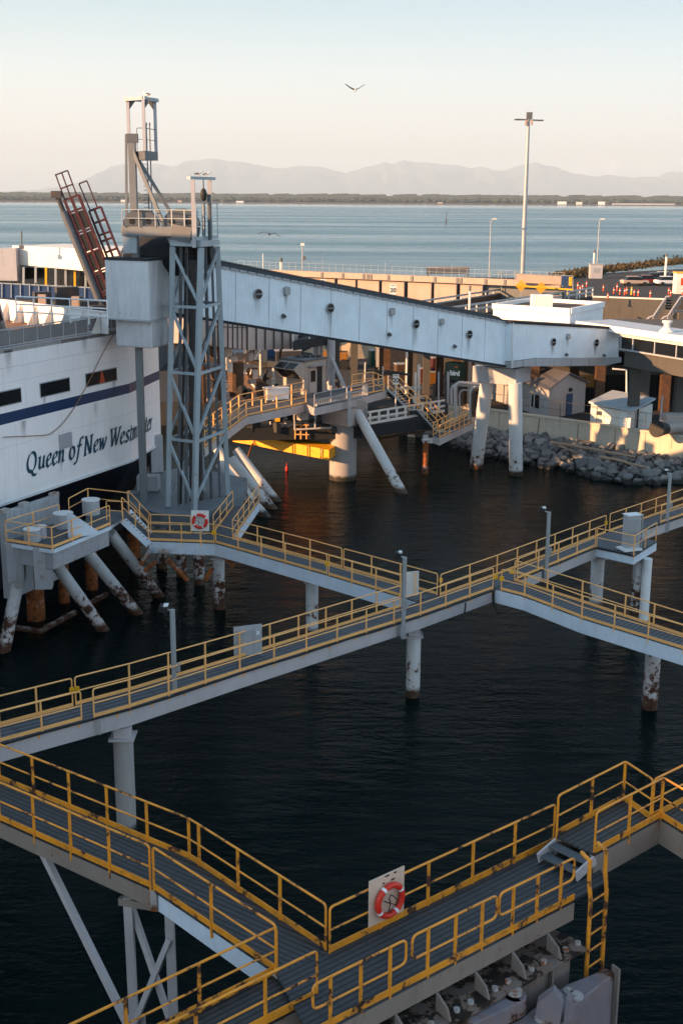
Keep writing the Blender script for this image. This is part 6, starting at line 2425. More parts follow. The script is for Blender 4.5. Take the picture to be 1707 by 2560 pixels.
zc0, zc1 = cor(1600, 836).z, cor(1600, 880).z
pa_, pb_ = cor(1549, 860), cor(1760, 880)
MB().hexa([up_(pa_, zc1), up_(pb_, zc1), up_(pb_ + kn * .1, zc1), up_(pa_ + kn * .1, zc1), up_(pa_, k0.z - .5), up_(pb_, k0.z - .5), up_(pb_ + kn * .1, k0.z - .5), up_(pa_ + kn * .1, k0.z - .5)]).build('glazing', 'glass_dark', t)
MB().beam(up_(pa_, k0.z - .62) - kn * .1, up_(pb_, k0.z - .62) - kn * .1, .16, .3).build('fascia_trim', 'white_warm', t)
MB().beam(up_(pa_, zc1) - kn * .12, up_(pb_, zc1) - kn * .12, .3, .12).build('sill', 'grey_white', t)
for u in (1583, 1638, 1693, 1552):
    p = cor(u, 860)
    MB().beam(up_(p, zc1) - kn * .06, up_(p, k0.z - .5) - kn * .06, .14, .1, kd).build('mullion', 'grey_white', t)
lo_ = cor(1560, 888)
MB().hexa([up_(lo_, zc1 - 1.5), up_(pb_, zc1 - 1.5), up_(pb_ + kn * 4, zc1 - 1.5), up_(lo_ + kn * 4, zc1 - 1.5), up_(lo_, zc1 - .08), up_(pb_, zc1 - .08), up_(pb_ + kn * 4, zc1 - .08), up_(lo_ + kn * 4, zc1 - .08)]).build('floor_beam', 'concrete_dark', t)
for u, dd_ in ((1567, 0), (1627, 2.5), (1505, 4), (1720, 1)):
    p = cor(u, 900) + kn * (1.0 + dd_)
    MB().box(Vector((p.x, p.y, (zc1 - 1.5 + 2.4) / 2)), .9, .9, zc1 - 1.5 - 2.4).build('column', 'concrete_dark', t)
vt = G(1632, 815, 106)
vt.z = k0.z + .1
vn = thing('roof_vent', 'stubby pale roof vent on the white corridor roof', 'roof vent', vt + kn * 1.5)
MB().tube(vt + kn * 1.5, vt + kn * 1.5 + Z * .35, .7, .35, n=14).build('base', 'white_warm', vn, smooth=True)
MB().tube(vt + kn * 1.5 + Z * .35, vt + kn * 1.5 + Z * .8, .28, n=12).build('neck', 'white_warm', vn, smooth=True)
MB().tube(vt + kn * 1.5 + Z * .75, vt + kn * 1.5 + Z * .95, .42, n=12).build('hood', 'white_warm', vn, smooth=True)
# dark back of the terminal below
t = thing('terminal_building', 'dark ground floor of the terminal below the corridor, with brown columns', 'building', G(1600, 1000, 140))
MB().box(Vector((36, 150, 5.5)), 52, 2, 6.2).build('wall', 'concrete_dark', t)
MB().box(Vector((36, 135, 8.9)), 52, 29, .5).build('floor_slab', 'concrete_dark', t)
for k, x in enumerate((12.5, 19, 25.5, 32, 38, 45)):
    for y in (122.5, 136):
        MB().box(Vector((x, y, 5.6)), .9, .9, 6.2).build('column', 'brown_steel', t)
wn = MB()
for x in (30, 33.5, 37, 40.5):
    wn.box(Vector((x, 148.9, 5.0)), 2.8, .1, 2.6)
wn.build('window_band', 'glass_dark', t)
MB().box(G(1476, 953, 126), 1.1, .06, 1.25).build('yellow_notice', 'amber', t)
dp_ = MB()
dp_.path([G(1530, 922, 118), G(1565, 925, 118), G(1565, 1000, 118)], .09, 8)
dp_.build('drain_pipe', 'white', t)

# ------------------------------------------------------------------ house, shed and yard things on the shore
GZ = 2.5
t = thing('site_house', 'pale sided house with a striped metal roof and a blue door behind the gangway pier', 'house', G(1400, 1045, 119))
h0, h1, h2 = G(1215, 985, 131), G(1371, 1000, 117.5), G(1462, 985, 122)
ze = G(1371, 972, 117.5).z
zr = ze + 1.1
h3 = h0 + (h2 - h1)
q = [up_(p, GZ - .1) for p in (h0, h1, h2, h3)]
M['house_siding'] = ribbed('house_siding_fine', (0.38, 0.36, 0.37), (h2 - h1), .42, .02, grime=.25)
MB().hexa(q + [up_(p, ze) for p in q]).build('wall', 'house_siding', t)
rA, rB = up_(lerp(h1, h2, .5), zr), up_(lerp(h0, h3, .5), zr)
M['metal_roof'] = ribbed('house_roof_sheet', (0.12, 0.12, 0.14), (h1 - h0), .95, .06, grime=.3)
MB().prism([up_(h1, ze), up_(h2, ze), rA], (h0 - h1)).build('gable', 'house_siding', t)
ov = (h1 - h0).normalized() * .4
ev = (h2 - h1).normalized() * .4
ro = MB()
for s_, e_ in ((h1, h0), (h2, h3)):
    sg = -1 if s_ is h1 else 1
    a, b = up_(s_, ze - .12) + ev * sg + ov, up_(e_, ze - .12) + ev * sg - ov
    c, d = rB - ov + Z * .05, rA + ov + Z * .05
    ro.hexa([a, b, c, d, a + Z * .12, b + Z * .12, c + Z * .12, d + Z * .12])
ro.build('roof', 'metal_roof', t)
fdir = (h2 - h1).normalized()
fn_ = Vector((fdir.y, -fdir.x, 0))
pd = lerp(h1, h2, .55)
o = MB().hexa([up_(pd + fdir * x + fn_ * y, z) for z in (GZ, GZ + 2.1) for x, y in ((-.5, .03), (.5, .03), (.5, .08), (-.5, .08))]).build('door', 'blue', t)
MB().ellipsoid(up_(pd, GZ + 2.5) + fn_ * .12, .22, .15, .2).build('porch_lamp', 'black', t, smooth=True)
sdir = (h1 - h0).normalized()
sn_ = Vector((sdir.y, -sdir.x, 0))
pw = lerp(h0, h1, .80)
o = MB().hexa([up_(pw + sdir * x + sn_ * y, z) for z in (GZ + .7, GZ + 2.0) for x, y in ((-.9, .03), (.9, .03), (.9, .08), (-.9, .08))]).build('window', 'glass_dark', t)
MB().hexa([up_(pw + sdir * x + sn_ * y, z) for z in (GZ + .7, GZ + 2.0) for x, y in ((-.05, .085), (.05, .085), (.05, .12), (-.05, .12))]).build('window_bar', 'white', o)
t = thing('shed', 'small white shed with a flat pale blue roof beside the sunlit wall', 'shed', G(1540, 1065, 112))
s0_, s1_, s2_ = G(1475, 1035, 113.5), G(1577, 1045, 109.0), G(1629, 1030, 113.5)
s3_ = s0_ + (s2_ - s1_)
zs_ = G(1577, 1026, 109).z
q = [up_(p, GZ - .1) for p in (s0_, s1_, s2_, s3_)]
MB().hexa(q + [up_(p, zs_ - .1) for p in q]).build('wall', 'white_warm', t)
cc_ = (s0_ + s2_) / 2
q2 = [up_(cc_, 0) + (up_(p, 0) - up_(cc_, 0)) * 1.08 for p in q]
lift_ = [.0, .0, .35, .35]
MB().hexa([up_(p, zs_ - .1 + l) for p, l in zip(q2, lift_)] + [up_(p, zs_ + .08 + l) for p, l in zip(q2, lift_)]).build('roof', 'roof_light', t)
dsh = (s1_ - s0_).normalized()
nsh = Vector((dsh.y, -dsh.x, 0))
pd = lerp(s0_, s1_, .82)
MB().hexa([up_(pd + dsh * x + nsh * y, z) for z in (GZ, zs_ - .3) for x, y in ((-.45, .02), (.45, .02), (.45, .06), (-.45, .06))]).build('door', 'white', t)
pd = lerp(s0_, s1_, .25)
MB().box(up_(pd + nsh * .15, zs_ - .8), .5, .25, .3).build('wall_lamp', 'tower_dark', t)
t = thing('yard_post', 'thin pale post standing behind the wall right of the shed', 'post', G(1648, 1062, 108))
MB().tube(G(1648, 1070, 108), G(1655, 989, 108), .08, n=8).build('shaft', 'grey_white', t)
MB().beam(G(1625, 1062, 108.5), G(1705, 1070, 106), .05, .05).build('cross_rail', 'grey_white', t)
t = thing('pump_housing', 'beige pump housing with a black intake cone behind the wall at the right edge', 'machine', G(1690, 1070, 106))
MB().tube(G(1640, 1072, 104.5), G(1662, 1072, 105.5), .75, .5, n=18).build('intake_cone', 'black', t, smooth=True)
MB().tube(G(1660, 1072, 105.5), G(1720, 1066, 107), .5, n=18).build('barrel', 'ramp_beige', t, smooth=True)
MB().box(G(1700, 1058, 107.5), 3.0, 2.0, 1.6).build('housing', 'ramp_beige', t, bevel=.05)
t = thing('pipe_stand', 'pale square pipe frame standing in the shade at the right edge', 'frame', G(1695, 1040, 112))
fr = MB()
for u in (1684, 1699, 1714):
    fr.tube(G(u, 1040, 112), G(u, 1006, 112), .05, n=6)
for v in (1008, 1024, 1038):
    fr.tube(G(1682, v, 112), G(1716, v + 2, 112), .05, n=6)
fr.build('pipes', 'grey_white', t)
t = thing('chain_fence', 'thin chain-link fence of posts and rails along the top of the sea wall', 'fence', up_(wallpts[1], 3.2))
f_ = MB()
for i in range(1, 4):
    a, b = wallpts[i] + Vector((0, .3, 0)), wallpts[i + 1] + Vector((0, .3, 0))
    n0 = max(2, int((b - a).length / 3))
    for k in range(n0):
        p = lerp(a, b, k / n0)
        f_.tube(p, p + Z * 1.5, .03, n=5)
    f_.tube(a + Z * 1.5, b + Z * 1.5, .02, n=5)
    f_.tube(a + Z * .75, b + Z * .75, .015, n=5)
f_.build('posts_and_rails', 'steel_dark', t)
# poles and signs in front of the house
t = thing('round_sign', 'round grey sign on a thin post in front of the pale house wall', 'sign', G(1324, 1030, 116))
MB().tube(G(1324, 1032, 116), G(1327, 985, 116), .05, n=6).build('post', 'steel', t)
MB().tube(G(1328, 983, 116), G(1328, 983, 116.1), .22, n=14).build('disc', 'tower_dark', t)
# big pipes
t = thing('pipe_rack', 'tall grey bent service pipes rising beside the yellow-railed platform', 'pipes', G(1165, 1045, 107))
for k, (u0, u1, vt_, vb, D_, r_) in enumerate(((1138, 1200, 957, 1048, 108, .17), (1128, 1195, 962, 1012, 110, .12), (1183, 1204, 974, 1042, 106.5, .20), (1148, 1190, 975, 1040, 108.6, .08), (1176, 1210, 968, 1046, 107.6, .14))):
    p_ = [G(u0, vb, D_), G(u0, vt_ + 12, D_), G(u0 + 3, vt_ + 4, D_), G(u0 + 10, vt_, D_), G(u1 + 6, vt_ + 4, D_ + 1)]
    MB().path(p_, r_, 8).build('pipe', 'grey_white' if k != 2 else 'black', t, smooth=True)
# the green lorry box with white lettering
M['container_green'] = paint('container_green', (0.008, 0.035, 0.022), .5, grime=.3)
t = thing('green_container', 'dark green container lettered bird in white, parked in the shade under the gangway', 'container', G(1135, 950, 121))
a, b = G(1122, 932, 121), G(1154, 928, 120.2)
w = (b - a).length
c = lerp(a, b, .5)
dd3 = up_(b - a, 0).normalized()
ang = math.atan2(dd3.y, dd3.x)
nn3 = Vector((dd3.y, -dd3.x, 0))
MB().box(c + Vector((0, .7, -.0)), w + .1, 1.3, 1.7, ang).build('box', 'container_green', t, bevel=.03)
text_mesh('bird', .66, 'sign_white', t, c + nn3 * .12 + Vector((0, 0, -.12)), dd3, Z, .01, 'lettering', .03)
MB().prism([c + nn3 * .1 + dd3 * x + Z * z for x, z in ((-.1, .42), (.25, .42), (.32, .52), (.08, .6))], nn3 * .02).build('orange_mark', 'orange', t)
MB().box(c + Vector((0, .7, -1.5)), w + .3, 1.3, 1.0, ang).build('chassis', 'steel_dark', t)
# excavated sand, loader
t = thing('sand_heap', 'sunlit heap of tan sand on the yard under the gangway', 'sand heap', P(890, 884, GZ))
sp = P(890, 884, GZ)
sm_ = MB()
nr, na = 6, 22
for i in range(nr):
    for j in range(na):
        def sv(i_, j_):
            r_ = 7.0 * i_ / nr
            a_ = 2 * math.pi * j_ / na
            k_ = 1 + .25 * math.sin(3 * a_ + 1) + .12 * math.sin(7 * a_)
            return sp + Vector((math.cos(a_) * r_ * k_, math.sin(a_) * r_ * .7 * k_, 3.2 * max(0, 1 - (i_ / nr)) ** .9 * (1 + .2 * math.sin(5 * a_ + i_))))
        sm_.poly([sv(i, j), sv(i + 1, j), sv(i + 1, j + 1), sv(i, j + 1)])
sm_.build('heap', 'sand', t, smooth=True)
t = thing('loader', 'amber wheel loader with a dark cab parked behind the control cabin', 'loader', P(835, 920, GZ))
b = P(835, 920, GZ)
MB().box(b + Z * 1.3, 3.4, 2.2, 1.5).build('body', 'amber', t, bevel=.1)
cbx = MB()
for x in (-.8, .8):
    for y in (-.8, .8):
        cbx.box(b + Vector((x, y, 3.0)), .12, .12, 1.9)
cbx.build('cab_frame', 'black', t)
MB().box(b + Z * 4.0, 2.0, 2.0, .14).build('cab_roof', 'black', t)
MB().box(b + Z * 2.9, 1.4, 1.4, 1.5).build('cab_glass', 'glass_dark', t)
for x in (-1.2, 1.2):
    for y in (-1.1, 1.1):
        MB().tube(b + Vector((x, y - .2, .6)), b + Vector((x, y + .2, .6)), .65, n=16).build('wheel', 'black', t, smooth=True)
MB().hexa([b + Vector(c) for c in ((1.9, -1.3, .2), (2.9, -1.3, .2), (2.9, 1.3, .2), (1.9, 1.3, .2), (1.8, -1.3, 1.2), (2.3, -1.3, 1.2), (2.3, 1.3, 1.2), (1.8, 1.3, 1.2))]).build('bucket', 'steel_dark', t)
yard = [(720, 905, 3.2, 1.6, 2.0, 'steel_dark'), (640, 905, 2.6, 2.2, 2.2, 'tower_dark'), (600, 890, 2.2, 1.6, 1.8, 'grey_white'), (985, 905, 4.5, 2.0, 2.4, 'steel_dark'), (1045, 915, 2.4, 1.6, 2.6, 'tower_dark'),
        (1090, 930, 1.2, 1.0, 2.2, 'redframe'), (1060, 945, 1.0, .8, 1.6, 'redframe'), (1010, 935, 2.2, 1.4, 1.7, 'brown_steel'), (665, 880, 2.4, 1.4, 1.6, 'blue'), (940, 900, 1.8, 1.6, 1.8, 'green'),
        (1080, 948, 1.0, .8, 1.3, 'amber'), (1120, 905, 2.0, 1.4, 1.8, 'steel_dark')]
yl = ['long dark crate behind the control cabin roof', 'tall dark crate left of the control cabin', 'pale small crate far left in the yard', 'long dark skip under the middle of the gangway', 'grey upright locker under the gangway',
      'dark red upright cabinet left of the green container', 'dark red low box under the gangway', 'brown low box under the gangway', 'blue crate above the cabin at the left of the yard', 'dark green bin beside the sand heap',
      'amber low box beside the dark red cabinet', 'dark crate above the green container']
for (u, v, w, d, h, col), lab in zip(yard, yl):
    b = P(u, v + 14, GZ)
    if b.y > 172:
        b = P(u, 905, GZ)
    t = thing('yard_crate', lab, 'crate', b, 'crates and lockers in the yard')
    MB().box(b + Z * (h / 2 + .12), w, d, h, .2).build('body', col, t, bevel=.03)
    MB().box(b + Z * (h + .17), w * 1.04, d * 1.04, .1, .2).build('lid', 'steel', t)
    MB().box(b + Z * .06, w * .9, d * .9, .12, .2).build('skid', 'brown_steel', t)
for k, (u, v0, v1, D_, col, lab) in enumerate(((1200, 700, 0, 0, '', ''),)):
    pass
cols = [(960, 868, 985, 126, 1.1, 'brown_steel', 'broad brown steel column under the gangway, left of the speed sign'), (945, 866, 958, 128, .45, 'grey_white', 'thin pale column beside the broad brown one'),
        (1020, 880, 985, 130, .8, 'brown_steel', 'brown column under the gangway behind the lamp posts'), (1097, 895, 975, 132, .8, 'brown_steel', 'brown column just left of the green container'), (1172, 905, 965, 122, .35, 'beige_panel', 'slim sunlit column right of the green container')]
for u, v0, v1, D_, w, col, lab in cols:
    p, q = G(u, v1, D_), G(u, v0, D_)
    t = thing('steel_column', lab, 'column', up_(p, GZ), 'columns under the gangway')
    MB().box(Vector((p.x, p.y, (GZ + q.z + 2) / 2)), w, w, q.z + 2 - GZ).build('shaft', col, t)
    MB().box(Vector((p.x, p.y, GZ + .06)), w * 1.5, w * 1.5, .12).build('base_plate', 'steel_dark', t)
for u, v0, v1, D_, lab in ((1037, 931, 1015, 112, 'thin white post beside the stairs, right of the speed sign'), (1015, 880, 980, 122, 'thin pale pipe with a forked head under the gangway'), (652, 885, 962, 112, 'sunlit white post left of the control cabin'), (575, 868, 925, 116, 'sunlit white post seen just right of the lattice tower'), (684, 920, 965, 110, 'short pale post close left of the control cabin')):
    p, q = G(u, v1, D_), G(u, v0, D_)
    t = thing('thin_post', lab, 'post', p, 'thin posts round the berth')
    MB().tube(p - Z * 1.5, Vector((p.x, p.y, q.z)), .11, n=8).build('shaft', 'white_warm', t)
    MB().box(p + Z * .4, .35, .35, .5).build('box', 'white_warm', t)
# ------------------------------------------------------------------ berth: ramps, control cabin, dolphins, stairs
# upper car ramp (pale ribbed girder under the gangway)
t = thing('upper_ramp', 'pale plate girder of the upper car ramp, just under the gangway', 'ramp', G(640, 870, 100))
a0, a1 = G(520, 800, 96), G(520, 862, 96)
b0, b1 = G(745, 812, 112), G(745, 872, 112)
m0, m1 = G(617, 800, 103), G(617, 875, 103)
mb = MB()
for (p, q, r_, s_) in ((a1, m1, m0, a0), (m1, b1, b0, m0)):
    d = up_(q - p, 0).normalized()
    n_ = Vector((-d.y, d.x, 0)) * 5
    mb.hexa([p, q, q + n_, p + n_, s_, r_, r_ + n_, s_ + n_])
mb.build('plate_girder', 'ramp_beige', t)
st_ = MB()
for k in range(1, 8):
    f = k / 8
    st_.beam(lerp(a1, m1, f) + Vector((0, -.08, 0)) if f < 1 else m1, lerp(a0, m0, f) + Vector((0, -.08, 0)), .1, .12)
for k in range(0, 6):
    f = k / 6
    st_.beam(lerp(m1, b1, f) + Vector((.06, -.08, 0)), lerp(m0, b0, f) + Vector((.06, -.08, 0)), .1, .12)
st_.build('stiffener', 'concrete_dark', t)
MB().beam(lerp(a1, a0, .75) + Vector((0, -.1, 0)), lerp(m1, m0, .75) + Vector((0, -.1, 0)), .08, .08).build('pipe', 'steel_dark', t)
rl = MB()
for z_ in (.9, 1.7):
    rl.tube(a0 + Z * z_, b0 + Z * z_, .05, n=6)
rl.build('rail', 'steel', t)
# lift frame columns
t = thing('lift_frame', 'pale lift frame of paired columns with a raking brace behind the control cabin', 'frame', G(810, 950, 112))
for u, w, D_ in ((787, .42, 114), (799, .3, 116), (825, .52, 111)):
    p, q = G(u + 2, 965, D_), G(u, 832, D_)
    MB().tube(up_(p, 3.5), Vector((p.x, p.y, q.z + 1)), w * .72, n=10).build('column', 'grey_white', t, smooth=True)
MB().tube(G(808, 845, 111.5), G(862, 972, 109.5), .18, n=8).build('brace', 'grey_white', t, smooth=True)
MB().beam(G(780, 838, 114), G(830, 838, 111), .5, .6).build('head_beam', 'grey_white', t)
t = thing('lift_frame', 'brown machinery frame with sunlit rams half hidden behind the lattice tower', 'frame', G(530, 930, 100))
for u, v0, v1, D_, r_, col in ((540, 868, 1000, 101, .5, 'brown_steel'), (575, 872, 930, 103, .24, 'white_warm'), (568, 868, 925, 104, .12, 'steel'), (590, 905, 990, 104, .7, 'brown_steel'), (508, 880, 1010, 98, .3, 'brown_steel'), (520, 850, 960, 102, .25, 'grey_white')):
    p, q = G(u, v1, D_), G(u, v0, D_)
    MB().tube(p, Vector((p.x, p.y, q.z)), r_, n=10).build('ram', col, t, smooth=True)
MB().beam(G(582, 915, 109), G(668, 985, 105), .9, 1.0).build('raking_girder', 'brown_steel', t)
MB().beam(G(590, 915, 108.4), G(640, 970, 105.4), .14, .16).build('raking_rail', 'white_warm', t)
wv = MB()
for u, v in ((606, 978), (620, 985), (520, 960), (530, 905), (515, 930), (690, 1040)):
    c = G(u, v, 100)
    MB().tube(c + Vector((0, -.25, 0)), c + Vector((0, .25, 0)), .45, n=14).build('sheave', 'steel_dark', t)
bx = MB()
for k in range(16):
    c = G(rnd.uniform(500, 640), rnd.uniform(890, 1000), rnd.uniform(100, 108))
    MB().box(c, rnd.uniform(.2, .8), .4, rnd.uniform(.2, .7), rnd.random()).build('fitting', 'ramp_beige', t)
bx = MB()
for k in range(12):
    c = G(rnd.uniform(500, 660), rnd.uniform(890, 1000), rnd.uniform(100, 107))
    MB().tube(c, c + Vector((rnd.uniform(-.6, .6), 0, rnd.uniform(.3, 1.6))), .07, n=6).build('hydraulic_pipe', 'white_warm', t)

# main car ramp
t = thing('car_ramp', 'main car ramp deck with pale guard rails and a bright yellow lip above the water', 'ramp', G(760, 1100, 100))
RD = 4.6
rp_ = PP([(560, 1060), (760, 1080), (1010, 1062), (1120, 1030), (1030, 1000), (760, 990), (560, 985)], RD)
ra_ = [P(575, 1072, RD), P(905, 1066, RD), P(1085, 1042, RD), P(1120, 1008, RD), P(1000, 985, RD), P(700, 990, RD), P(560, 1000, RD)]
MB().prism([p + Z * -1.0 for p in ra_], (0, 0, 1.0)).build('deck', 'roof_dark', t)
MB().beam(P(905, 1068, RD - .5), P(1086, 1044, RD - .5), .3, 1.3).build('side_girder', 'ramp_beige', t)
sg = MB()
for k in range(9):
    p = lerp(P(905, 1068, RD - .5), P(1086, 1044, RD - .5), (k + .5) / 9) + Vector((.02, -.2, 0))
    MB().beam(p + Z * -.6, p + Z * .6, .08, .1).build('stiffener', 'concrete_dark', t)
gr_ = MB()
ga_, gb_ = P(918, 1062, RD), P(1110, 1030, RD)
for z_ in (.1, .55, 1.05):
    gr_.beam(ga_ + Z * z_, gb_ + Z * z_, .1, .16 if z_ > .1 else .22)
g_o = gr_.build('guard_rail', 'white_warm', t)
for k in range(9):
    p = lerp(ga_, gb_, (k + .3) / 9)
    MB().box(p + Z * .5, .2, .2, 1.0).build('post', 'white_warm', g_o)
fl_a, fl_b = P(830, 1085, RD - .9), P(1010, 1075, RD - 1.6)
fen = MB()
for k in range(4):
    z_ = 1.9 - k * .38
    fen.beam(P(930, 1100, z_), P(1085, 1072, z_), .2, .12)
fen.build('rubbing_timber', 'brown_steel', t)
lip = MB()
Dl = 95.5
top = [(582, 1094, 105.0), (596, 1090.5, 104.6), (634, 1091, 103.6), (726, 1107, 101.3), (822, 1125, 99.2)]
bot = [(582, 1104, 105.0), (596, 1107, 104.6), (634, 1113, 103.6), (726, 1132, 101.3), (822, 1150, 99.2)]
for i in range(4):
    a, b, c, d = G(*bot[i]), G(*bot[i + 1]), G(*top[i + 1]), G(*top[i])
    back = Vector((.6, 2.2, 0))
    lip.hexa([a, b, b + back, a + back, d, c, c + back, d + back])
lip.build('yellow_lip', 'ramp_yellow', t)
sm_ = MB()
for u, v0, v1, D_ in ((634, 1091, 1113, 103.5), (732, 1106, 1134, 101.0), (769, 1112, 1142, 100.2), (802, 1118, 1148, 99.5)):
    sm_.beam(G(u, v0, D_ - .06), G(u, v1, D_ - .06), .10, .06, Vector((0, 1, 0)))
sm_.build('seam', 'pile_bare', t)
ch_ = MB()
ch_.tube(G(631, 1110, 103.4), G(617, 1152, 99), .07, n=6)
ch_.build('chain', 'pile_bare', t)
# dark machinery below
t = thing('ramp_machinery', 'dark jumble of ramp lifting machinery, pipes and small yellow rails under the catwalk', 'machinery', G(700, 1080, 101))
MB().box(G(709, 1078, 107), 1.6, 1.4, 1.1).build('block', 'grey_white', t, bevel=.04)
MB().box(G(640, 1074, 107.5), 3.6, 1.0, .9).build('hatched_beam', 'ramp_beige', t)
MB().box(G(648, 1056, 107), 4.2, .5, .35).build('pipe_tray', 'steel_dark', t)
for k in range(34):
    u, v = rnd.uniform(610, 835), rnd.uniform(1030, 1082)
    MB().box(G(u, v, rnd.uniform(100, 102)), rnd.uniform(.2, .9), .5, rnd.uniform(.2, .9), rnd.random()).build('machine_part', rnd.choice(['steel_dark', 'steel_dark', 'tower_dark', 'brown_steel', 'ramp_beige', 'black']), t)
pp_ = MB()
for (u0, v0, u1, v1) in ((675, 1030, 690, 1055), (735, 1020, 737, 1075), (728, 1035, 745, 1035), (787, 1025, 788, 1070), (740, 1074, 830, 1069), (730, 1020, 700, 1058), (605, 1055, 690, 1040), (694, 1030, 718, 1048)):
    pp_.tube(G(u0, v0, 100.2), G(u1, v1, 100.2), .08, n=6)
pp_.build('hydraulic_pipe', 'grey_white', t)
yl_ = MB()
for v in (1062, 1072, 1086):
    yl_.tube(G(738, v, 100.5), G(772, v + 1, 100.5), .05, n=6)
for u in (738, 752, 766):
    yl_.tube(G(u, 1060, 100.5), G(u, 1098, 100.5), .05, n=6)
yl_.build('small_railing', 'yellow', t)
MB().box(G(694, 1047, 99.8), .4, .3, .4).build('lamp_box', 'sign_yellow', t)

# catwalk with the control cabin
K = 6.95
kf = [P(512, 1118, K - 1.2), P(616, 1040, K - .2), P(765, 1008, K), P(786, 1018, K), P(905, 992, K), P(970, 973, K)]
kb = [P(512, 1085, K - 1.2), P(598, 1021, K - .2), P(760, 986, K), P(820, 978, K), P(905, 958, K), P(955, 948, K)]
t = thing('catwalk', 'yellow-railed operator catwalk leading past the control cabin to the ramp stairs', 'catwalk', kf[2], 'steel catwalks')
mb = MB()
for i in range(5):
    q = [kf[i], kf[i + 1], kb[i + 1], kb[i]]
    mb.hexa([p - Z * .06 for p in q] + q)
mb.build('deck', 'grating_mid', t)
girder(t, kf, .62, 'girder', 1)
railing(t, [kf[0], kf[1], kf[2]], sp=1.7, toe=.13, r=.042)
railing(t, [kb[0], kb[1], kb[2]], sp=1.7, toe=0, r=.042)
railing(t, [kf[3], kf[4]], sp=2.2, mat='grey_white', toe=0, r=.035)
railing(t, [P(878, 992, K), P(960, 976, K)], sp=1.6, toe=.1, r=.04)
railing(t, [P(880, 968, K), P(932, 960, K), P(958, 972, K)], sp=1.6, toe=.1, r=.04)
pk = MB()
for k in range(22):
    p = lerp(kf[3], kf[4], k / 21)
    pk.beam(p + Z * .02, p + Z * .5, .04, .04)
pk.beam(kf[3] + Z * .5, kf[4] + Z * .5, .08, .06)
pk.build('picket_guard', 'steel', t)
MB().path([P(790, 1016, K) + Z * .1, kf[4] + Z * .05, P(912, 992, K - .2), kf[5] + Z * -.1], .1, 8).build('pipe', 'steel', t, smooth=True)
# cabin
t = thing('control_cabin', 'beige control cabin with slanted dark windows standing on the operator catwalk', 'cabin', P(770, 1000, K))
DCb = 103.5
f0 = G(708, 1000, DCb + 1.0)     # far left corner of lit face
f1 = G(760, 1000, DCb - .6)      # front corner
f2 = G(815, 990, DCb + 1.6)
zb4 = K
zt4 = G(760, 905, DCb - .6).z
f0, f1, f2 = up_(f0, zb4), up_(f1, zb4), up_(f2, zb4)
f3 = f0 + (f2 - f1)
M['cabin'] = ribbed('cabin_siding', (0.40, 0.355, 0.32), (f2 - f1), .28, .02, grime=.4, rust=.03)
hm_ = (zt4 - zb4)
MB().hexa([f0, f1, f2, f3] + [p + Z * hm_ for p in (f0, f1, f2, f3)]).build('body', 'cabin', t, bevel=.03)
ld3 = (f0 - f1).normalized()
out3 = (f1 - f2).normalized()
# window bay projecting to the left of the lit face
bw = [f0 + Z * hm_ * .48, f1 + Z * hm_ * .48 , f1 + Z * hm_ * .80, f0 + Z * hm_ * .80]
pj = out3 * 1.25
bay = MB()
A_ = [f0 + Z * hm_ * .46, f1 + Z * hm_ * .46, f1 + Z * hm_, f0 + Z * hm_]
B_ = [f0 + pj * .15 + Z * hm_ * .48, f1 + pj * .15 + Z * hm_ * .48, f1 + pj + Z * hm_ * .80, f0 + pj + Z * hm_ * .80]
C_ = [f1 + pj + Z * hm_ * .80, f0 + pj + Z * hm_ * .80, f0 + pj * .35 + Z * hm_ * .97, f1 + pj * .35 + Z * hm_ * .97]
prof_ = [f1 + Z * hm_ * .46 - out3 * .05, B_[1], B_[2], C_[3], f1 + Z * hm_ * .99 - out3 * .05]
bay.prism(prof_, (f0 - f1))
bay.build('window_bay', 'cabin', t)
lw = (f0 - f1)
pn = MB()
nB = (B_[2] - B_[1]).normalized().cross(ld3).normalized()
if nB.dot(out3) < 0:
    nB = -nB
nC = (C_[3] - C_[0]).normalized().cross(ld3).normalized()
if nC.z < 0:
    nC = -nC
for i0_, i1_ in ((.06, .47), (.53, .94)):
    for lo_, hi_, nv in ((B_[1], B_[2], nB), (C_[0], C_[3], nC)):
        q = [lerp(lo_, hi_, .08) + lw * i0_, lerp(lo_, hi_, .08) + lw * i1_, lerp(lo_, hi_, .92) + lw * i1_, lerp(lo_, hi_, .92) + lw * i0_]
        MB().prism([p + nv * .01 for p in q], nv * .03).build('pane', 'glass_dark', t)
rdir = (f2 - f1).normalized()
rn = Vector((rdir.y, -rdir.x, 0))
LW2 = (f2 - f1).length
o = MB().hexa([f1 + rdir * x + rn * y + Z * z for z in (.05, 2.15) for x, y in ((LW2 * .22, .02), (LW2 * .55, .02), (LW2 * .55, .07), (LW2 * .22, .07))]).build('door', 'ramp_beige', t)
MB().hexa([f1 + rdir * x + rn * y + Z * z for z in (1.0, 1.95) for x, y in ((LW2 * .27, .075), (LW2 * .48, .075), (LW2 * .48, .09), (LW2 * .27, .09))]).build('door_window', 'glass_dark', o)
MB().hexa([f1 + rdir * x + rn * y + Z * z for z in (.0, 2.2) for x, y in ((LW2 * .57, .02), (LW2 * .80, .02), (LW2 * .80, .05), (LW2 * .57, .05))]).build('dark_opening', 'black', t)
MB().beam(f1 + rdir * LW2 * .18 + rn * .2 + Z * 2.35, f1 + rdir * LW2 * .85 + rn * .2 + Z * 2.35, .4, .08).build('canopy', 'steel', t)
ctr = (f0 + f2) / 2
rq = [ctr + (p - ctr) * 1.08 + Z * (hm_ + .0) for p in (f0, f1, f2, f3)]
MB().hexa(rq + [p + Z * .16 for p in rq]).build('roof', 'tower_dark', t)
bx = MB()
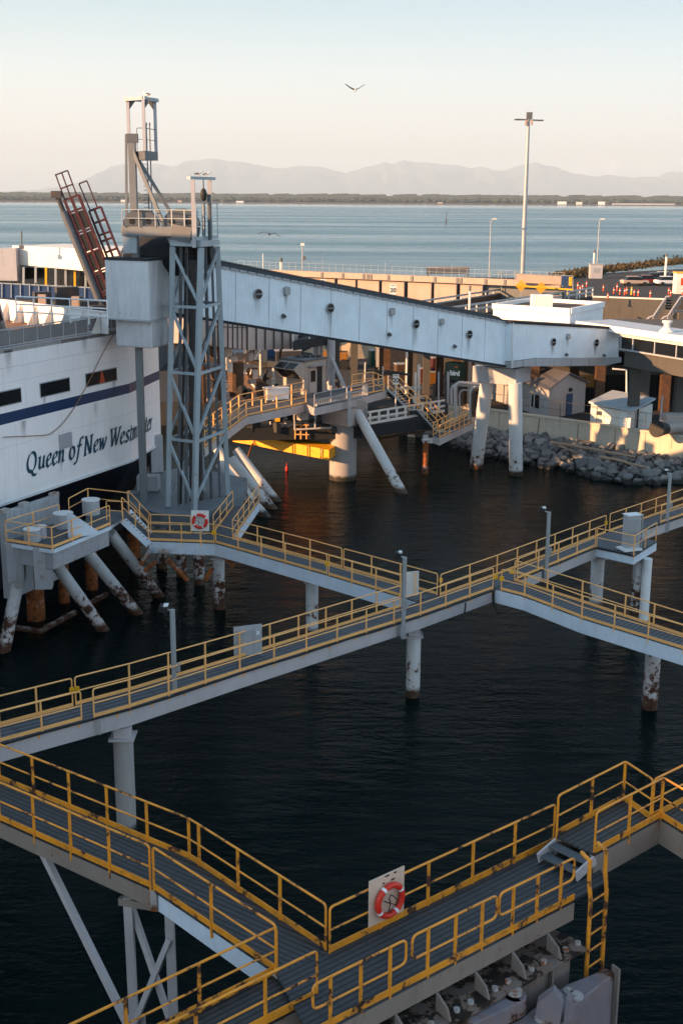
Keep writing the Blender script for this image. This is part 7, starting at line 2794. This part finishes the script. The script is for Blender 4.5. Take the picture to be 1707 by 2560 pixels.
for k in range(5):
    bx.box(lerp(rq[0], rq[2], rnd.uniform(.2, .8)) + Vector((rnd.uniform(-.5, .5), 0, .25)), .4, .4, .2)
bx.build('roof_gear', 'steel_dark', t)
wb_ = thing('white_box', 'sunlit white storage box at the left foot of the control cabin', 'box', P(690, 1000, K))
MB().box(P(690, 1000, K) + Vector((0, .5, .45)), 1.9, .9, .9, .4).build('body', 'white', wb_, bevel=.03)
MB().box(P(690, 1000, K) + Vector((0, .5, .94)), 2.0, 1.0, .08, .4).build('lid', 'white', wb_)
# stairs down to the right
t = thing('stairs', 'long steel stair with yellow handrails from the operator catwalk down to the shore platform', 'stairs', P(1092, 1085, 3.4))
sA, sM0, sM1, sB = P(967, 974, K), P(1022, 1027, K - 1.7), P(1042, 1026, K - 1.7), P(1092, 1082, 3.4)
sgx = Vector((.9, 1.25, 0))
str_ = MB()
for off in (Vector((0, 0, 0)), sgx):
    for a, b in ((sA, sM0), (sM0, sM1), (sM1, sB)):
        str_.beam(a + off + Z * -.15, b + off + Z * -.15, .08, .36)
str_.build('stringer', 'roof_dark', t)
tr_ = MB()
for a, b, n0 in ((sA, sM0, 9), (sM1, sB, 9)):
    for k in range(n0):
        p = lerp(a, b, (k + .5) / n0)
        tr_.beam(p + Z * -.2, p + sgx + Z * -.2, .28, .05)
tr_.build('tread', 'steel', t)
MB().path([sA + Z * .05, sM0 + Z * .05, sM1 + Z * .05, sB + Z * .05, sB + Vector((1.6, .6, .05))], .09, 8).build('pipe', 'steel', t, smooth=True)
railing(t, [sA + sgx, sM0 + sgx, sM1 + sgx, sB + sgx], sp=1.6, toe=0, r=.042)
railing(t, [sA, sM0, sM1, sB], sp=1.6, toe=0, r=.035)
t = thing('shore_platform', 'yellow-railed landing platform at the foot of the long stair beside the riprap', 'platform', P(1092, 1085, 3.4))
pl4 = PP([(1082, 1088), (1098, 1094), (1182, 1055), (1165, 1040)], 3.4)
MB().prism([p - Z * .06 for p in pl4], (0, 0, .06)).build('deck', 'grating_mid', t)
girder(t, [pl4[0], pl4[1], pl4[2]], .6, 'girder', 1)
railing(t, [pl4[1], pl4[2]], sp=1.3, toe=.1, r=.04)
railing(t, [lerp(pl4[0], pl4[3], .0), pl4[3]], sp=1.3, toe=.1, r=.04)
b = P(1064, 1160, 0)
b = P(1063, 1150, 0)
b = Vector((G(1063, 1120, P(1085, 1090, 3.4).y + .6).x, P(1085, 1090, 3.4).y + .6, 0))
pile('short orange-lit pile below the foot of the long stair', b, (b.x, b.y, 2.9), .28, 'pile_bare', head=True, group='piles of the shore platform', bands=False)
MB().box(Vector((b.x + .4, b.y, 2.9)), 1.3, .5, .4).build('cross_head', 'white_warm', t)
# big pile with cap, brace and posts
b = P(857, 1197, 0)
t = thing('ramp_dolphin', 'thick grey pile with a sunlit beige cap block and one long raking brace', 'dolphin', b)
zt5 = G(857, 1066, b.y).z
MB().tube(b - Z * 2, Vector((b.x, b.y, zt5)), 1.14, n=36).build('shaft', 'pile_concrete', t, smooth=True)
MB().tube(Vector((b.x, b.y, zt5)), Vector((b.x, b.y, zt5 + .35)), 1.10, n=36).build('rust_collar', 'pile_bare', t, smooth=True)
c0_ = G(800, 1045, b.y - .3)
c1_ = G(874, 1058, b.y - 2.2)
c2_ = G(912, 1040, b.y + 1.2)
zc_t, zc_b = G(862, 1026, b.y - 2).z, zt5 + .33
cp = [up_(c, zc_b) for c in (c0_, c1_, c2_, c0_ + (c2_ - c1_))]
MB().hexa(cp + [up_(c, zc_t) for c in cp]).build('cap_block', 'ramp_beige', t, bevel=.04)
MB().beam(up_(c1_, zc_b + .1), up_(c1_, zc_t + 1.6), .3, .3, Vector((0, 1, 0))).build('fender_post', 'grey_white', t)
MB().beam(up_(c2_, zc_b + .1), up_(c2_, zc_t + 1.6), .45, .4, Vector((0, 1, 0))).build('fender_post', 'grey_white', t)
MB().box(up_(lerp(c1_, c2_, .4), zc_t + .3) + Vector((.1, .9, 0)), 1.6, 1.2, .6).build('upper_block', 'ramp_beige', t)
b2 = P(1004, 1231, 0)
t2_ = G(892, 1030, b.y - .6)
d_ = (t2_ - b2).normalized()
MB().tube(b2 - d_ * 1.5, t2_, .42, n=18).build('raking_brace', 'pile', t, smooth=True)

# ------------------------------------------------------------------ ferry terrace building behind the bow
t = thing('terrace_building', 'low building with sunlit white fascia, dark terrace and blue balustrade behind the ferry', 'building', G(120, 740, 150))
DT = 150
MB().wall((33, 614, 660, DT + 6), (300, 626, 686, DT - 3), 9).build('fascia', 'white_warm', t)
MB().wall((-60, 628, 700, DT + 4), (42, 620, 702, DT + 4), 10).build('side_wall', 'grey_white', t)
MB().wall((-60, 664, 730, DT + 10), (300, 676, 738, DT + 3), 1).build('glazing', 'glass_dark', t)
for u in (60, 90, 116, 140, 165, 188, 215, 235):
    MB().beam(G(u, 668, DT + 2.7), G(u, 735, DT + 2.7), .25, .2, Vector((0, 1, 0))).build('mullion', 'tower' if u != 116 and u != 188 else 'sign_yellow', t)
MB().wall((-60, 706, 742, DT - 4), (245, 722, 756, DT - 4), .15).build('balustrade', 'blue', t)
br_ = MB()
br_.beam(G(-60, 705, DT - 4), G(245, 720, DT - 4), .2, .12)
for k in range(13):
    u = -40 + k * 23
    br_.beam(G(u, 706 + k * .75, DT - 4.1), G(u, 744, DT - 4.1), .1, .1, Vector((0, 1, 0)))
br_.build('balustrade_rail', 'tower', t)
MB().prism([G(-60, 744, DT - 4), G(250, 758, DT - 4), G(250, 758, DT - 4) + Vector((0, 10, 0)), G(-60, 744, DT - 4) + Vector((0, 10, 0))], (0, 0, -.5)).build('terrace_floor', 'concrete_dark', t)
MB().box(up_(G(120, 780, DT + 4), 4) + Vector((-8, 0, 0)), 44, 8, 9).build('lower_storey', 'tower_dark', t)
# far visitors on the terrace
def person(b, shirt, trousers, label, h=1.7, ang=0.0, arm=0.3):
    bm_o = bpy.data.meshes.new('body')
    vs = [(0, 0, .50 * h), (0, 0, .64 * h), (0, 0, .80 * h), (0, 0, .86 * h), (0, -.02, .93 * h), (-.06 * h, 0, .48 * h), (-.065 * h, -.01, .26 * h), (-.065 * h, 0, .03 * h), (-.065 * h, -.08, .015 * h),
          (.06 * h, 0, .48 * h), (.065 * h, -.01, .26 * h), (.065 * h, 0, .03 * h), (.065 * h, -.08, .015 * h), (-.12 * h, 0, .80 * h), (-.15 * h, -.02, .63 * h), (-.13 * h, -arm, .55 * h), (.12 * h, 0, .80 * h), (.15 * h, -.02, .63 * h), (.13 * h, -arm, .55 * h), (0, -.02, .985 * h)]
    es = [(0, 1), (1, 2), (2, 3), (3, 4), (4, 19), (0, 5), (5, 6), (6, 7), (7, 8), (0, 9), (9, 10), (10, 11), (11, 12), (2, 13), (13, 14), (14, 15), (2, 16), (16, 17), (17, 18)]
    rr = [.15, .14, .15, .055, .095, .085, .06, .045, .035, .085, .06, .045, .035, .055, .042, .03, .055, .042, .03, .07]
    bm_o.from_pydata(vs, es, [])
    o = bpy.data.objects.new('person', bm_o)
    COL.objects.link(o)
    o.location = b
    o.rotation_euler = (0, 0, ang)
    md = o.modifiers.new('skin', 'SKIN')
    for i, v in enumerate(bm_o.skin_vertices[0].data):
        v.radius = (rr[i], rr[i] * .8)
    bm_o.skin_vertices[0].data[0].use_root = True
    o.modifiers.new('sub', 'SUBSURF').levels = 1
    mt = paint('cloth_' + label[:12], shirt, .8, grime=0)
    bm_o.materials.append(mt)
    tag(o, label, 'person', 'people on the terrace')
    LOC[o.name] = Vector((0, 0, 0))
    hmb = MB().ellipsoid((0, .01, .955 * h), .105, .115, .10, 10, 6)
    ho_ = bpy.data.objects.new('hair', hmb.mesh('hair', 'black', Vector((0, 0, 0)), True))
    COL.objects.link(ho_)
    ho_.parent = o
    return o


for k, (u, sh, lab) in enumerate(((50, (.5, .4, .4), 'person in a pale top at the left end of the terrace'), (92, (.45, .06, .05), 'person in red standing behind the terrace balustrade'), (128, (.1, .2, .45), 'person in dark blue near the middle of the terrace'),
                                  (163, (.25, .5, .12), 'person in a green top on the terrace'), (180, (.6, .55, .7), 'person in a pale lilac top right of the green one'), (228, (.5, .2, .06), 'person in orange-brown at the right of the terrace'))):
    p = G(u, 748, DT - 2.5)
    fzl = G(u, 744 + (u + 60) * .045, DT - 4).z
    person(Vector((p.x, p.y, fzl)), sh, sh, lab, 1.9, .3 * k, .25)
t = thing('thin_mast', 'thin dark mast on the roof at the left edge, against the sea', 'mast', G(55, 615, 150))
MB().tube(G(55, 620, 150), G(55, 578, 150), .09, n=6).build('pole', 'tower_dark', t)
MB().box(G(55, 618, 150), .5, .5, .4).build('base', 'tower_dark', t)

# ------------------------------------------------------------------ lamps against the sea
DL = 228
t = thing('high_mast_light', 'very tall tapering light mast with a crossarm of floodlights, standing before the bay', 'light mast', up_(G(1303, 690, DL), UZ))
mb_, mtp = G(1303, 700, DL), G(1320.5, 300, DL)
mtp.x = mb_.x = (mb_.x + mtp.x) / 2 + .05
MB().tube(up_(mb_, UZ - 1), mtp, .48, .26, n=16).build('shaft', 'steel', t, smooth=True)
MB().tube(mtp + Vector((-2.1, 0, .1)), mtp + Vector((2.1, 0, -.05)), .13, n=8).build('crossarm', 'tower_dark', t)
MB().box(mtp + Vector((.1, 0, .75)), 1.0, .8, 1.1).build('winch_head', 'tower_dark', t, bevel=.05)
for x in (-2.1, -1.5, 1.6, 2.2):
    MB().box(mtp + Vector((x, 0, .05 if x < 0 else -.05)), .8, .6, .22).build('floodlight', 'tower_dark', t)
for x, z_ in ((-.45, -.5), (.55, -.4)):
    MB().box(mtp + Vector((x, -.3, z_)), .35, .3, .9).build('lamp_unit', 'beige_panel', t)
for u, vt_, vb, D_, arm, lab in ((1222, 552, 690, 225, 1, 'slim street lamp left of the tall light mast'), (1490, 552, 690, 240, 1, 'slim street lamp on the bank right of the tall light mast'), (756.5, 613, 690, 172, 0, 'short lamp post with a dark box on the cream wall')):
    p, q = G(u, vb, D_), G(u + (5 if u > 1000 else 0), vt_, D_)
    q.x = p.x
    t = thing('street_lamp', lab, 'street lamp', p, 'lamps along the shore')
    MB().tube(p - Z * 1, q, .12, .08, n=8).build('post', 'steel', t, smooth=True)
    if arm:
        MB().tube(q, q + Vector((.5, 0, .25)), .06, n=6).build('arm', 'steel', t)
        MB().box(q + Vector((.6, 0, .3)), .8, .4, .2).build('lamp_head', 'white_warm', t, bevel=.05)
    else:
        MB().box(q + Z * .1, .5, .4, .35).build('lamp_head', 'white_warm', t)
        MB().box(lerp(p, q, .58) + Vector((.25, 0, 0)), .4, .35, .5).build('control_box', 'tower_dark', t)
for u, vt_, vb, D_, r_, lab in ((658, 634, 680, 178, .06, 'thin rod sticking up from the cream wall'), (703, 655, 684, 174, .22, 'stubby post with a dark cap at the left end of the cream wall'), (1482, 632, 685, 238, .2, 'pale post close beside the slim lamp on the bank'), (1661, 642, 700, 215, .2, 'sunlit yellowish post beside the parked cars'), (1172, 728, 790, 128, .12, 'pale post rising above the gangway roof')):
    p, q = G(u, vb, D_), G(u, vt_, D_)
    t = thing('thin_post', lab, 'post', p, 'posts above the wall')
    MB().tube(p - Z * 1, Vector((p.x, p.y, q.z)), r_, n=8).build('shaft', 'white_warm', t)
    MB().tube(Vector((p.x, p.y, q.z)), Vector((p.x, p.y, q.z + .5 * (r_ > .1) + .05)), r_ * 1.02, n=8).build('cap', 'tower_dark', t)

# ------------------------------------------------------------------ service pipes and bracing round the berth
rp_ = random.Random(21)
t = thing('service_pipework', 'jumble of sunlit pipes, posts and dark beams in the yard behind the ramp stairs', 'pipework', P(1010, 985, GZ))
for k in range(16):
    u, D_ = rp_.uniform(905, 1135), rp_.uniform(112, 122)
    a, b = G(u, 1005 - rp_.uniform(0, 30), D_), G(u + rp_.uniform(-4, 4), rp_.uniform(905, 965), D_)
    MB().tube(up_(a, GZ), b, rp_.uniform(.05, .13), n=7).build('upright', rp_.choice(['grey_white', 'steel_dark', 'white_warm', 'steel_dark', 'brown_steel']), t, smooth=True)
for k in range(12):
    v, D_ = rp_.uniform(915, 1000), rp_.uniform(112, 121)
    u = rp_.uniform(900, 1060)
    MB().beam(G(u, v, D_), G(u + rp_.uniform(40, 110), v + rp_.uniform(-6, 10), D_ - 1), .12, rp_.uniform(.08, .3)).build('cross_pipe', rp_.choice(['steel_dark', 'grey_white', 'steel_dark', 'black']), t)
t = thing('service_pipework', 'tangle of dark beams and small lit rams between the lattice tower and the control cabin', 'pipework', G(600, 970, 106))
for k in range(18):
    u, v, D_ = rp_.uniform(560, 700), rp_.uniform(880, 990), rp_.uniform(106, 116)
    MB().tube(G(u, v, D_), G(u + rp_.uniform(-12, 12), v - rp_.uniform(15, 55), D_), rp_.uniform(.05, .16), n=7).build('upright', rp_.choice(['white_warm', 'steel_dark', 'steel_dark', 'brown_steel', 'black']), t, smooth=True)
for k in range(12):
    u, v, D_ = rp_.uniform(560, 680), rp_.uniform(885, 985), rp_.uniform(106, 116)
    MB().beam(G(u, v, D_), G(u + rp_.uniform(20, 60), v + rp_.uniform(-10, 14), D_), .2, rp_.uniform(.15, .6)).build('cross_beam', rp_.choice(['steel_dark', 'steel_dark', 'brown_steel', 'black', 'tower_dark']), t)
# ------------------------------------------------------------------ gulls
def gull_body(c, L_, rz=0.0, pitch=0.0):
    mb = MB()
    mb.ellipsoid((0, 0, 0), L_ * .34, L_ * .12, L_ * .11, 12, 8)
    mb.ellipsoid((L_ * .36, 0, L_ * .07), L_ * .10, L_ * .075, L_ * .075, 10, 6)
    mb.tube((L_ * .20, 0, L_ * .03), (L_ * .36, 0, L_ * .07), L_ * .085, L_ * .06, n=8)
    mb.prism([(-L_ * .25, -L_ * .07, 0), (-L_ * .25, L_ * .07, 0), (-L_ * .55, L_ * .10, L_ * .02), (-L_ * .55, -L_ * .10, L_ * .02)], (0, 0, .02))
    return mb


def place(mb, c, rz, pitch, roll=0.0):
    m_ = Matrix.Translation(c) @ Matrix.Rotation(rz, 4, 'Z') @ Matrix.Rotation(pitch, 4, 'Y') @ Matrix.Rotation(roll, 4, 'X')
    mb.v = [m_ @ v for v in mb.v]
    return mb


def flying(u, v, D_, span, rz, pitch, roll, lift_in, lift_out, label, body='gull_white'):
    c = G(u, v, D_)
    L_ = span * .42
    t = thing('seagull', label, 'seagull', c, 'gulls in flight')
    place(gull_body(c, L_), c, rz, pitch, roll).build('body', body, t, smooth=True)
    bk = MB()
    bk.tube((L_ * .44, 0, L_ * .06), (L_ * .54, 0, L_ * .03), L_ * .025, .004, n=6)
    place(bk, c, rz, pitch, roll).build('beak', 'sign_yellow', t)
    for s in (-1, 1):
        w = MB()
        h = span / 2
        P0 = [(L_ * .20, 0, .03), (L_ * .26, s * h * .45, h * lift_in), (L_ * .02, s * h, h * lift_out)]
        P1 = [(-L_ * .16, 0, .03), (-L_ * .06, s * h * .48, h * lift_in - .01), (-L_ * .08, s * h * .98, h * lift_out)]
        for i in range(2):
            q = [P0[i], P0[i + 1], P1[i + 1], P1[i]]
            th = Vector((0, 0, -.03))
            w.hexa([Vector(p) + th for p in q] + [Vector(p) for p in q])
        place(w, c, rz, pitch, roll).build('wing', 'gull_backlit_grey', t)
    return t


def perched(c, L_, rz, label):
    t = thing('seagull', label, 'seagull', c, 'gulls perched on the gantry')
    bc = c + Vector((0, 0, L_ * .26))
    place(gull_body(bc, L_), bc, rz, -.25).build('body', 'gull_white', t, smooth=True)
    w = MB()
    w.ellipsoid((-L_ * .08, 0, L_ * .03), L_ * .36, L_ * .125, L_ * .09, 12, 6)
    place(w, bc, rz, -.18).build('wing', 'gull_backlit_grey', t, smooth=True)
    lg = MB()
    for s in (-1, 1):
        lg.tube(c + Vector((0, s * .04, 0)), bc + Vector((0, s * .04, -L_ * .05)), .014, n=5)
    lg.build('leg', 'ramp_yellow', t)
    hd = bc + Vector((math.cos(rz) * L_ * .50, math.sin(rz) * L_ * .50, L_ * .16))
    MB().tube(hd - Vector((math.cos(rz), math.sin(rz), 0)) * L_ * .06, hd + Vector((math.cos(rz), math.sin(rz), -.1)) * L_ * .06, L_ * .03, .006, n=6).build('beak', 'sign_yellow', t)
    return t


flying(888, 226, 80, 1.25, 1.85, .25, .0, .32, .62, 'gull with raised wings flying high against the pale sky')
flying(674, 586, 75, 1.35, 1.75, .05, .12, .20, -.05, 'gull gliding low over the bay beside the lattice tower', 'gull_backlit_grey')  # body takes the dark colour too, standing in for backlight
c = G(368, 246, 75.2)
c.z = G(350, 250, 75.2).z + .16
perched(c, .62, 2.9, 'gull perched on the highest beam of the hoist mast')
for u, rz, lab in ((497, .3, 'left one of the two gulls perched on the lifting frame'), (512, .2, 'right one of the two gulls perched on the lifting frame')):
    p = G(u, 445, 74.4)
    p.z = zt2 + .17
    f_ = (p.x - fA.x) / (fB.x - fA.x)
    p.y = fA.y + (fB.y - fA.y) * f_
    perched(p, .58, rz, lab)

b = P(717, 1177, 0)
t = thing('float', 'tiny red float drifting on the dark water left of the thick grey pile', 'float', b)
MB().ellipsoid(b + Z * .15, .14, .14, .3, 10, 8).build('body', 'red', t, smooth=True)
MB().tube(b + Z * .42, b + Z * .7, .03, n=6).build('stick', 'red', t)
